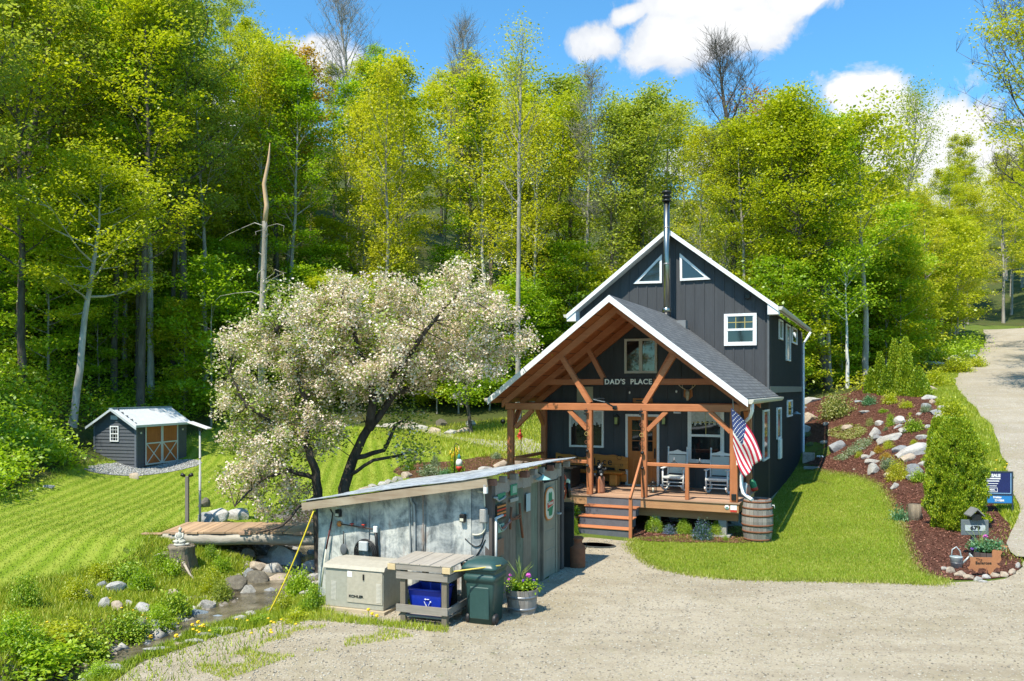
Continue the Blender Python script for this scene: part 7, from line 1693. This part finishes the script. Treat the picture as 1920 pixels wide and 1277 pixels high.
r_ = b.build('roof', mat('white_roofing', (.66, .67, .68), (.54, .55, .57), 3, .35, .2, .05, .002), T); r_.modifiers.new('t', 'SOLIDIFY').thickness = .01
b = MB(); b.box(-sw / 2 - .1, -sw / 2 + .1, y0, y1, ap + .03, ap + .075); b.build('ridge_cap', mat('ridge_blue', (.2, .27, .32), None, 4), T)
b = MB()
for s_ in (-1, 1): e = sw / 2 + .24; b.prism([(-sw / 2, ap + .05), (-sw / 2 + s_ * e, ap + .05 - e * .62), (-sw / 2 + s_ * e, ap - .06 - e * .62), (-sw / 2, ap - .06)], .03, 'y', y0 - .02)
b.build('barge_board', mat('pale_trim', (.5, .54, .56), None, 4), T)
MB().box(.2, .24, y0, y1, hh - .10, hh - .0).build('eave_board', MATS['pale_trim'], T)
def sw_(a, c, e, f): (x0, z0), (x1, z1) = SS.front(a, c), SS.front(e, f); return x0, x1, z1 - zb, z0 - zb
x0, x1, z0, z1 = sw_(208, 798.5, 224, 828)
o = MB().box(x0, x0 + .05, -.07, -.03, z0, z1).box(x1 - .05, x1, -.07, -.03, z0, z1).box(x0 + .05, x1 - .05, -.07, -.03, z0, z0 + .05).box(x0 + .05, x1 - .05, -.07, -.03, z1 - .05, z1).box(x0, x1, -.065, -.03, (z0 + z1) / 2 - .02, (z0 + z1) / 2 + .02).build('window', M_white, T)
MB().box(x0 + .04, x1 - .04, -.045, -.035, z0 + .04, z1 - .04).build('pane', M_glass, o); b = MB()
for i in (1, 2): b.box(x0 + (x1 - x0) * i / 3 - .008, x0 + (x1 - x0) * i / 3 + .008, -.055, -.046, z0 + .05, z1 - .05)
for i in (1, 3): b.box(x0 + .05, x1 - .05, -.056, -.046, z0 + (z1 - z0) * i / 4 - .008, z0 + (z1 - z0) * i / 4 + .008)
b.build('muntin', M_white, o)
x0, x1, z0, z1 = sw_(209, 779, 222, 787); MB().box(x0, x1, -.06, -.02, z0, z1).build('vent', mat('pale_vent', (.4, .44, .46), None, 4), T)
def ds(px, py): D_, z_ = SS.side(px, py, .05); return D_, z_ - zb
d0, z1 = ds(272, 797); d1, _ = ds(333, 795); _, z0 = ds(272, 872.5); zm_ = ds(272, 832)[1]; dm = (d0 + d1) / 2
M_trimg = mat('pale_door_trim', (.50, .54, .54), (.4, .44, .44), 4, .6); M_dpan = wood('orange_door_board', (.36, .12, .04), (.22, .07, .025), 'z', .6, 16)
for (a, c) in ((d0, dm - .01), (dm + .01, d1)):
    dr = MB().box(.04, .06, a, c, z0, z1).build('door', M_dpan, T); w = .06; f = MB()
    f.box(.06, .085, a, a + w, z0, z1).box(.06, .085, c - w, c, z0, z1).box(.06, .085, a + w, c - w, z0, z0 + w).box(.06, .085, a + w, c - w, z1 - w, z1).box(.06, .085, a + w, c - w, zm_ - w / 2, zm_ + w / 2)
    f.bar((.075, a + w, z0 + w), (.075, c - w, zm_ - w / 2), .016, .045, (1, 0, 0)) if False else None
    f.prism([(a + w, z0 + w), (a + w + .06, z0 + w), (c - w, zm_ - w / 2 - .0), (c - w - .06, zm_ - w / 2)], .016, 'x', .062); f.prism([(c - w, z0 + w), (c - w - .06, z0 + w), (a + w, zm_ - w / 2), (a + w + .06, zm_ - w / 2)], .02, 'x', .062)
    f.build('frame', M_trimg, dr)
for px, py in ((264, 812), (342, 805)): D_, z_ = ds(px, py); MB().box(.04, .09, D_ - .03, D_ + .03, z_ - .04, z_ + .04).build('light', M_cream, T)
MB().box(-sw + .05, -.05, .05, sd - .05, -.12, .07).build('base', M_dark, T)
# ---------------------------------------------------------------- bridge, poles, statue, stump
BR = Fr(-8.95, 21.35, R(1.5)); ZB = .12
T = thing('footbridge', (BR.ox, BR.oy, ZB), -BR.th, 'plank footbridge on a peeled log crossing the stream', 'bridge'); rs = random.Random(8); b = MB(); x = 0; i = 0
while x < 4.6:
    w = rs.uniform(.14, .2); b.box(x, x + w - .008, -.06 + rs.uniform(-.07, .03), 1.5 + rs.uniform(-.04, .06), .0, .04 + rs.uniform(0, .008)); x += w
b.build('planks', wood('bridge_plank', (.50, .34, .21), (.34, .22, .13), 'y', .8, 24), T)
M_log = mat('peeled_log', (.40, .36, .30), (.15, .12, .09), 2.2, .8, 0, .6, .02, (.35, 1, 1), (.4, .62))
MB().tube([(-.3 + i * .6, .02 + .015 * math.sin(i * 2), -.15 + .02 * math.sin(i * 1.7)) for i in range(9)], [.14, .145, .15, .14, .145, .15, .145, .14, .13], 14).build('log_beam', M_log, T)
MB().tube([(-.1 + i * .6, 1.35, -.14) for i in range(9)], .13, 12).build('log_beam', M_log, T)
for x in (.25, 2.0, 3.4): MB().box(x, x + .3, -.13, .02, -.02, .06, .008).build('cross_block', M_deckw, T)
MB().box(-.72, -.14, .0, .9, -.16, -.11, .008).build('ramp_board', M_deckw, T); MB().box(-.55, .0, -.1, .1, -.04, .0, .008).build('end_board', M_deckw, T)
P = world(340, 1022, 20.15); T = thing('tree_stump', (P.x, P.y, P.z), 0, 'old rooted stump with pale exposed roots beside the bridge', 'stump')
M_stump = bark('stump_bark', (.24, .20, .15), (.09, .075, .055)); b = MB(); b.lathe([(.50, -.95), (.42, -.75), (.35, -.55), (.31, -.35), (.29, -.2), (.29, -.08), (.31, -.02), (.29, .0), (0, .0)], 26)
b.v = [(x * (1 + .16 * math.sin(math.atan2(y, x) * 5 + z * 2) * min(1, .25 - z) + .06 * math.sin(math.atan2(y, x) * 11 + z * 9)), y * (1 + .16 * math.sin(math.atan2(y, x) * 5 + z * 2) * min(1, .25 - z) + .06 * math.sin(math.atan2(y, x) * 11 + z * 9)), z + (.02 * math.sin(x * 14) if z > -.05 else 0)) for x, y, z in b.v]
b.build('stump', M_stump, T); q = random.Random(4)
M_root = mat('bare_root', (.46, .40, .33), (.28, .23, .18), 6, .9, 0, .4, .01)
for pts in ([(.05, -.3, -.3), (0, -.5, -.55), (-.15, -.62, -.8)], [(.15, -.28, -.35), (.35, -.4, -.6), (.5, -.5, -.72), (.53, -.55, -1.05), (.5, -.6, -1.2)], [(-.25, -.1, -.2), (-.5, -.15, -.2), (-.7, -.1, -.3)], [(.52, -.52, -.9), (.2, -.7, -.95), (.0, -.75, -.93)]): MB().tube(pts, [.035, .028, .022, .018, .012][:len(pts)], 6).build('root', M_root, T)
MB().ball((-.36, .0, -.42), .27, (1.1, .8, 1.0), 14).build('burl', M_stump, T); bush(392, 1050, 30, 26, L_box, 'green tuft hugging the right side of the stump'); bush(318, 1082, 44, 34, L_green, 'leafy clump in front of the stump burl')
T = thing('garden_statue', (P.x - .02, P.y - .02, P.z + .002), 0, 'small weathered white seated statue on the stump', 'statue'); T.scale = (.85,) * 3
M_stat = mat('statue_stone', (.56, .54, .48), (.3, .3, .25), 12, .9, 0, .5, .01)
b = MB(); b.lathe([(.17, 0), (.18, .03), (.16, .06), (.0, .07)], 14); b.ball((0, .0, .13), .13, (1.15, .9, .6), 12); b.ball((-.02, .02, .27), .09, (1, .8, 1.35), 12); b.ball((0, 0, .45), .052, (1, 1, 1.15), 12); b.ball((0, .0, .51), .022, n=8); b.tube([(-.02, .02, .37), (0, 0, .42)], .035, 8)
for s_ in (-1, 1): b.tube([(s_ * .08 - .02, .02, .34), (s_ * .11 - .02, -.02, .24), (s_ * .03, -.09, .18)], [.03, .028, .022], 8); b.tube([(s_ * .02, -.02, .1), (s_ * .15, -.06, .11), (s_ * .02, -.13, .1)], [.045, .045, .03], 8)
b.build('statue', M_stat, T); MB().ball((.2, -.02, .04), .07, (1.2, .8, .5), 8).build('small_dish', M_stat, T)
P = PG(375, 985); P = Vector((P.x, 23.2, G((375 - CX) / F * 23.2, 23.2))); P.x = (375 - CX) / F * 23.2; Hh = CZ - (800 - HY) / F * 23.2 - P.z
T = thing('solar_light_pole', P, 0, 'tall thin grey pole carrying a tilted flat light panel', 'lamp post'); MB().lathe([(.035, -.2), (.035, Hh * .55), (.028, Hh * .55), (.028, Hh)], 10).build('pole', M_pvc, T)
MB().bar((-.28, 0, Hh + .13), (.28, -.04, Hh - .06), .34, .035, (0, 0, 1), .008).build('panel', M_vinyl, T); MB().box(-.04, .04, -.04, .04, Hh - .12, Hh + .02).build('bracket', M_dark, T)
for z in (.3, 1.0, 1.9): MB().lathe([(.036, z), (.045, z + .02), (.036, z + .04)], 10).build('joint', M_screen, T)
P = Vector(((351 - CX) / F * 22.9, 22.9, 0)); P.z = G(P.x, P.y); Hh = CZ - (893 - HY) / F * 22.9 - P.z
T = thing('spotlight_post', P, 0, 'short grey post with a pair of dark spotlights on top', 'post'); MB().box(-.045, .045, -.045, .045, -.2, Hh, .006).build('post', mat('grey_post', (.2, .18, .16), None, 5), T)
for s_ in (-1, 1): w_ = MB(); w_.M = Matrix.Translation((s_ * .10, -.02, Hh + .03)) @ Matrix.Rotation(s_ * R(70), 4, 'Y'); w_.lathe([(.0, -.06), (.04, -.05), (.055, .06), (.04, .065)], 12); w_.build('spotlight', M_dark, T)
# bobber on a hook and little red figure
P = PG(857, 897); T = thing('hanging_bobber', P, 0, 'red and white bobber hanging from a shepherd hook', 'ornament'); s = P.y / F
MB().tube([(-.08, 0, -.1), (-.08, 0, 62 * s), (-.04, 0, 66 * s), (.06, 0, 62 * s)], .015, 6).build('hook', M_dark, T); cz = 12 * s
MB().lathe([(.0, cz), (.05, cz + .03), (.10, cz + .12), (.11, cz + .2)], 14, (.07, 0, 0)).build('red_half', M_red, T); MB().lathe([(.11, cz + .2), (.11, cz + .34), (.08, cz + .42), (.03, cz + .46)], 14, (.07, 0, 0)).build('white_half', M_white, T)
MB().lathe([(.05, cz + .44), (.06, cz + .52), (.03, cz + .6), (0, cz + .62)], 12, (.07, 0, 0)).build('cap', mat('teal_paint', (.04, .25, .22), None, 6), T); MB().tube([(.07, 0, cz + .6), (.06, 0, 62 * s)], .008, 5).tube([(.07, 0, cz), (.07, 0, cz - .1)], .02, 6).build('cord', M_cream, T)
P = PG(975, 825); T = thing('red_hydrant', P, 0, 'tiny red garden ornament on the grass beyond the left porch post', 'ornament'); b = MB(); b.lathe([(.13, 0), (.09, .05), (.09, .25), (.12, .27), (.06, .36), (.0, .42)], 12); b.tube([(-.15, 0, .18), (.15, 0, .18)], .04, 8); b.build('body', M_red, T); MB().lathe([(.03, .4), (.04, .5), (0, .53)], 8).build('cap', M_red, T)
P = PG(977, 868); T = thing('hanging_hook', P, 0, 'thin dark shepherd hook seen through the left porch bay', 'garden hook'); MB().tube([(0, 0, -.1), (0, 0, 1.9), (.06, 0, 2.0), (.14, 0, 1.93)], .012, 6).build('rod', M_dark, T); MB().ball((.14, 0, 1.8), .08, n=10).build('feeder', M_dark, T)
P = PG(943, 806); T = thing('dark_finial', P, 0, 'dark round ornament on a stake left of the porch post', 'ornament'); MB().tube([(0, 0, -.1), (0, 0, .35)], .02, 6).build('stake', M_dark, T); MB().ball((0, 0, .45), .13, n=12).build('globe', M_dark, T)
# ---------------------------------------------------------------- signs, can and planter at the front bed
P = PG(1826, 1042); s = P.y / F; T = thing('number_sign', P, R(-4), 'grey house-number sign with a tiny birdhouse on its post', 'sign'); M_sgn = mat('sign_grey', (.14, .16, .17), (.11, .12, .13), 5, .6)
h0, h1 = 39 * s, 68 * s; MB().box(-.05, .05, -.02, .06, -.2, h1 + .08, .006).build('post', mat('post_slate', (.07, .08, .12), None, 5), T)
MB().box(-.295, .295, -.055, -.022, h0, h1, .008).build('board', M_sgn, T); MB().box(-.215, .215, -.064, -.056, h0 + .10, h0 + .225).build('number_plate', mat('pale_plate', (.5, .54, .54), None, 8), T)
text('lettering', '679', .125, M_dark, T, (.0, -.069, h0 + .163), bold=.004, sx=1.15)
MB().box(-.1, .1, -.13, .1, h1 + .003, h1 + .13).build('birdhouse', M_dark, T); b = MB()
for s_ in (-1, 1): b.prism([(0, h1 + .27), (s_ * .155, h1 + .11), (s_ * .155, h1 + .085), (0, h1 + .235)], .32, 'y', -.18)
b.build('birdhouse_roof', mat('birdhouse_roof', (.2, .2, .19), None, 8), T)
P = PG(1897, 962); s = P.y / F; T = thing('sale_sign', P, R(-6), 'dark blue real-estate sign half hidden by the cedar', 'sign'); M_nav = mat('navy_sign', (.012, .02, .11), (.01, .016, .09), 3, .4); M_bl = mat('sky_blue_sign', (.02, .2, .5), (.018, .18, .45), 3, .4)
wS = 66 * s; zt = 76 * s; zm = 35 * s; zl = 19 * s
MB().box(-wS, -.0, -.012, .0, zm, zt).build('board', M_nav, T); MB().box(-wS, -.0, -.012, .0, zl, zm - .03).build('lower_board', M_bl, T)
fr_ = MB(); fr_.box(-.0, .03, -.02, .01, -.2, zt + .03); fr_.box(-wS - .03, -wS, -.02, .01, -.2, zt + .03); fr_.box(-wS, .0, -.02, .01, zt, zt + .03); fr_.box(-wS, .0, -.02, .01, zm - .03, zm); fr_.box(-wS, 0, -.02, .01, zl - .025, zl); fr_.build('frame', mat('dark_frame', (.03, .05, .07), None, 5), T)
MB().box(-.035, -.02, -.016, -.0125, zm + .02, zt - .02).box(-wS + .02, -.036, -.016, -.0125, zm + .02, zm + .035).build('border_line', mat('light_blue_line', (.3, .55, .75), None, 5), T)
text('lettering', 'FOR SALE', .105, M_white, T, (-.29, -.015, zt - .085), bold=.006, align='RIGHT')
b = MB()
for i, (w_, h_) in enumerate(((.5, .035), (.42, .028), (.34, .018), (.36, .018))): b.box(-.31 - w_ - .03 * (i % 2) - .04 * i, -.29 - .03 * i, -.016, -.0125, zt - .18 - i * .062, zt - .18 - i * .062 + h_)
b.build('small_print', M_white, T); b = MB(); z0 = zm + .06
for a_ in ((-.62, -.36, z0, z0 + .012), (-.62, -.36, z0 + .10, z0 + .112), (-.372, -.36, z0 + .012, z0 + .10), (-.62, -.608, z0 + .012, z0 + .10)): b.box(a_[0], a_[1], -.016, -.0125, a_[2], a_[3])
b.build('logo_box', M_white, T); text('lettering', 'REAL', .06, M_white, T, (-.49, -.015, z0 + .056), bold=.003)
text('lettering', 'Fridder', .07, M_white, T, (-.26, -.015, (zm + zl) / 2 + .03), bold=.004, align='RIGHT'); text('lettering', '77-3584', .07, M_white, T, (-.2, -.015, (zm + zl) / 2 - .055), bold=.004, align='RIGHT')
# rusted animal silhouette
P = PG(1850, 1082); s = P.y / F; T = thing('rusty_silhouette', P, R(-3), 'rust-coloured metal animal silhouette with a cut-out name', 'sign')
OUT = [(400, 450), (520, 470), (1290, 470), (1280, 380), (1290, 200), (1340, 170), (1420, 175), (1500, 195), (1600, 190), (1690, 215), (1640, 320), (1600, 380), (1620, 440), (1640, 560), (1560, 680), (1440, 680), (1500, 760), (1600, 820), (1560, 900), (1460, 860), (1330, 980), (1290, 1090), (1220, 1180), (1140, 1110), (1100, 980), (960, 900), (760, 910), (720, 1050), (600, 1030), (500, 930), (380, 960), (330, 900), (420, 800), (440, 640)]
pts = [((1800 + x_ / 21.3 - 1850) * s, (1082 - (1025 + y_ / 21.3)) * s + .02) for x_, y_ in OUT]; MB().prism(pts, .012, 'y', 0).build('plate', mat('rust_plate', (.42, .18, .08), (.30, .12, .055), 4, .8, 0, .3, .004), T)
text('lettering', 'The', .08, M_rust, T, ((1836 - 1850) * s, -.004, (1082 - 1051) * s + .02)); text('lettering', 'Bellerose', .085, M_dark, T, ((1844 - 1850) * s, -.004, (1082 - 1057.5) * s + .02))
MB().tube([(.0, .01, -.2), (0, .01, .2)], .012, 6).build('stake', M_rust, T)
P = PG(1846, 1050); T = thing('log_planter', P, 0, 'low wooden planter with green leaves and a pink peony-like bloom', 'planter'); b = MB()
staves(b, [(.30, 0), (.31, .2)], 16); b.build('tub', wood('log_planter_wood', (.14, .11, .10), (.07, .055, .05), 'z', .9), T); q = random.Random(12); MB().lathe([(0, .16), (.29, .16)], 16).build('soil', M_mulch, T)
leafblob(np.random.default_rng(12), [(q.gauss(0, .17), q.gauss(0, .12), .24 + q.uniform(0, .14)) for _ in range(50)], 16, .05, .05, .06, 'foliage', L_hosta, T)
b = MB(); spikes(b, (-.1, 0, .15), 12, .75, .4, .006, 6); b.build('grass_blades', MATS['blade_green'], T); flower(T, (-.01, -.05, .52), .055, M_pink); flower(T, (-.33, -.1, .26), .04, M_purple); flower(T, (-.26, -.12, .28), .03, M_white)
P = PG(1793, 1066); T = thing('watering_can', P, R(-10), 'galvanised watering can at the corner of the mulch bed', 'watering can'); M_gal = mat('galvanised_pale', (.50, .56, .56), (.36, .42, .43), 6, .45, .3)
MB().lathe([(.0, 0), (.10, 0), (.125, .24), (.13, .25), (.125, .26), (.10, .26)], 20).build('body', M_gal, T); MB().lathe([(.112, .12), (.117, .13), (.114, .14)], 20).build('band', M_screen, T)
MB().tube([(.09, 0, .08), (.19, -.02, .2), (.24, -.03, .27)], [.028, .02, .016], 8).build('spout', M_gal, T); w_ = MB(); w_.M = Matrix.Translation((.26, -.04, .26)) @ Matrix.Rotation(R(55), 4, 'Y'); w_.lathe([(.02, -.02), (.075, .03), (.078, .04), (0, .045)], 14); w_.build('rose', M_gal, T)
MB().tube([(-.10, 0, .25), (-.08, 0, .40), (.0, 0, .46), (.07, 0, .38), (.11, 0, .22)], .013, 6).build('handle', M_gal, T)
P = PG(1884, 1028); T = thing('rusty_leaf', (P.x, P.y, P.z + .03), 0, 'small star-shaped rusty leaf lying in the mulch', 'ornament'); MB().prism([((.16 if i % 2 else .07) * math.cos(i * PI / 5), (.16 if i % 2 else .07) * math.sin(i * PI / 5)) for i in range(10)], .012, 'z').build('leaf', MATS['rust_plate'], T); MB().tube([(.1, -.1, .012), (.2, -.2, .01)], .008, 5).build('stem', MATS['rust_plate'], T)
P = PG(*G5(330, 945)); T = thing('shell_ring', P, 0, 'ring of small white stones in the mulch near the cabin', 'ornament')
for i in range(10): MB().ball((.2 * math.cos(i * .628), .2 * math.sin(i * .628), .04), .05, (1, .8, .7), 7).build('stone', M_white, T)
P = PG(*G5(175, 1000)); T = thing('concrete_block', P, R(-24), 'tan concrete block against the cabin corner in the mulch', 'block'); MB().box(-.18, .3, .0, .3, -.1, .42, .015).build('block', K_tan, T)
P = PG(1535, 878); T = thing('stone_edging', P, R(-24), 'pale flat edging slabs between lawn and mulch at the cabin corner', 'edging'); MB().box(-.55, .15, -.08, .08, -.05, .05, .01).build('slab', M_conc, T); MB().box(.16, .8, -.1, .06, -.05, .045, .01).build('slab', M_conc, T)
P = PG(1715, 975); T = thing('tree_stub', P, 0, 'grey weathered stump in the mulch left of the cedar', 'stump'); MB().lathe([(.2, -.1), (.17, .2), (.16, .42), (0, .42)], 9).build('stub', M_stump, T); MB().ball((.1, 0, .12), .12, (1, .8, .8), 8).build('knot', M_stump, T)
# ---------------------------------------------------------------- labels of the repeats: ordinals along the picture
ORD = ['first', 'second', 'third', 'fourth', 'fifth', 'sixth', 'seventh', 'eighth', 'ninth', 'tenth', 'eleventh', 'twelfth', 'thirteenth', 'fourteenth', 'fifteenth', 'sixteenth']
for stem_, lst in REG.items():
    lst.sort(key=lambda q: q[0])
    for i, (px, o) in enumerate(lst):
        o['label'] = stem_ if len(lst) == 1 else (f'{stem_}, {ORD[i]} from left' if i < 16 else f'{stem_}, number {i + 1} from left')
# ---------------------------------------------------------------- camera, light, sky
cam = bpy.data.cameras.new('camera'); co = bpy.data.objects.new('camera', cam); COL.objects.link(co); scene.camera = co
co.location = (0, 0, CZ); co.rotation_euler = (PI / 2, 0, 0)
cam.sensor_width = 36; cam.lens = 36 * F / 1920; cam.clip_end = 2000; cam.clip_start = .1
cam.shift_y = (HY - 638.5) / 1920
SAZ, SEL = R(36), R(58)       # direction the light travels (from +Y towards +X), sun height
sun = bpy.data.lights.new('sun', 'SUN'); sun.energy = 4.1; sun.angle = R(.55); sun.color = (1, .93, .78)
so = bpy.data.objects.new('sun', sun); COL.objects.link(so)
d = Vector((math.sin(SAZ) * math.cos(SEL), math.cos(SAZ) * math.cos(SEL), -math.sin(SEL)))
so.rotation_euler = d.to_track_quat('-Z', 'Y').to_euler(); so.location = (-20, -20, 40)
W = bpy.data.worlds.new('World'); scene.world = W; W.use_nodes = True; t = W.node_tree; t.nodes.clear()
out = t.nodes.new('ShaderNodeOutputWorld'); bg = t.nodes.new('ShaderNodeBackground')
sky = t.nodes.new('ShaderNodeTexSky'); sky.sky_type = 'NISHITA'; sky.sun_disc = False; sky.sun_elevation = SEL; sky.sun_rotation = PI + SAZ
sky.air_density = 1.1; sky.dust_density = .2; sky.ozone_density = 3.0; sky.altitude = 500
bg.inputs['Strength'].default_value = .15
tc = t.nodes.new('ShaderNodeTexCoord'); sp = t.nodes.new('ShaderNodeSeparateXYZ'); t.links.new(tc.outputs['Generated'], sp.inputs[0])
X, Y, Z = sp.outputs
# clouds: billows of noise inside lobes placed by direction
u = mth(t, 'DIVIDE', X, mth(t, 'MAXIMUM', Y, .05)); vv = mth(t, 'DIVIDE', Z, mth(t, 'MAXIMUM', Y, .05))
cb = t.nodes.new('ShaderNodeCombineXYZ'); t.links.new(u, cb.inputs[0]); t.links.new(vv, cb.inputs[1])
nz = noise(t, cb.outputs[0], 11, 10, .62, .4); nb = noise(t, cb.outputs[0], 4.5, 5, .55)
def lobe(px, py, rx, ry, rot=0):
    du = mth(t, 'SUBTRACT', u, (px - CX) / F); dv = mth(t, 'SUBTRACT', vv, (HY - py) / F)
    c, s = math.cos(rot), math.sin(rot)
    a = mth(t, 'DIVIDE', mth(t, 'ADD', mth(t, 'MULTIPLY', du, c), mth(t, 'MULTIPLY', dv, s)), rx / F)
    b_ = mth(t, 'DIVIDE', mth(t, 'SUBTRACT', mth(t, 'MULTIPLY', dv, c), mth(t, 'MULTIPLY', du, s)), ry / F)
    return mth(t, 'SUBTRACT', 1.0, mth(t, 'SQRT', mth(t, 'ADD', mth(t, 'MULTIPLY', a, a), mth(t, 'MULTIPLY', b_, b_))))
L = None
for a in ((1265, 75, 100, 62), (1380, 45, 160, 62, .15), (1500, -5, 120, 45, .2), (1330, 0, 180, 60), (1120, 75, 70, 45), (1175, 30, 60, 25, .5),
          (1650, 225, 150, 110), (1760, 270, 165, 105, -.3), (1850, 340, 150, 105, -.2), (1700, 330, 210, 110), (1260, 80, 120, 75), (1880, 310, 110, 90), (1790, 230, 130, 75), (1610, 180, 90, 60), (1720, 275, 220, 150), (1840, 420, 120, 60), (600, 110, 90, 55), (1330, 300, 110, 45), (440, 230, 120, 60), (1900, 230, 60, 12)):
    l = lobe(*a); L = l if L is None else mth(t, 'MAXIMUM', L, l)
dens = mth(t, 'ADD', L, mth(t, 'MULTIPLY', mth(t, 'SUBTRACT', nz, .5), 2.3))
k = mth(t, 'MULTIPLY', mth(t, 'SUBTRACT', dens, .0), 3.0, clamp=True)
k = mth(t, 'MULTIPLY', k, mth(t, 'GREATER_THAN', Y, .05))
shade = ramp(t, mth(t, 'ADD', mth(t, 'MULTIPLY', nb, .8), mth(t, 'MULTIPLY', dens, .35)), [(.35, (2.5, 2.75, 3.2)), (.62, (3.8, 3.85, 3.9))])
tint = mix(t, 1.0, sky.outputs[0], (.44, .82, .93), 'MULTIPLY')
c = mix(t, k, tint, shade); t.links.new(c, bg.inputs[0]); t.links.new(bg.outputs[0], out.inputs[0])
vs = scene.view_settings; vs.view_transform = 'Standard'; vs.look = 'None'; vs.exposure = .86; vs.gamma = 1
scene.cycles.max_bounces = 8; scene.cycles.diffuse_bounces = 5; scene.cycles.glossy_bounces = 3; scene.cycles.transparent_max_bounces = 4
scene.cycles.use_denoising = True
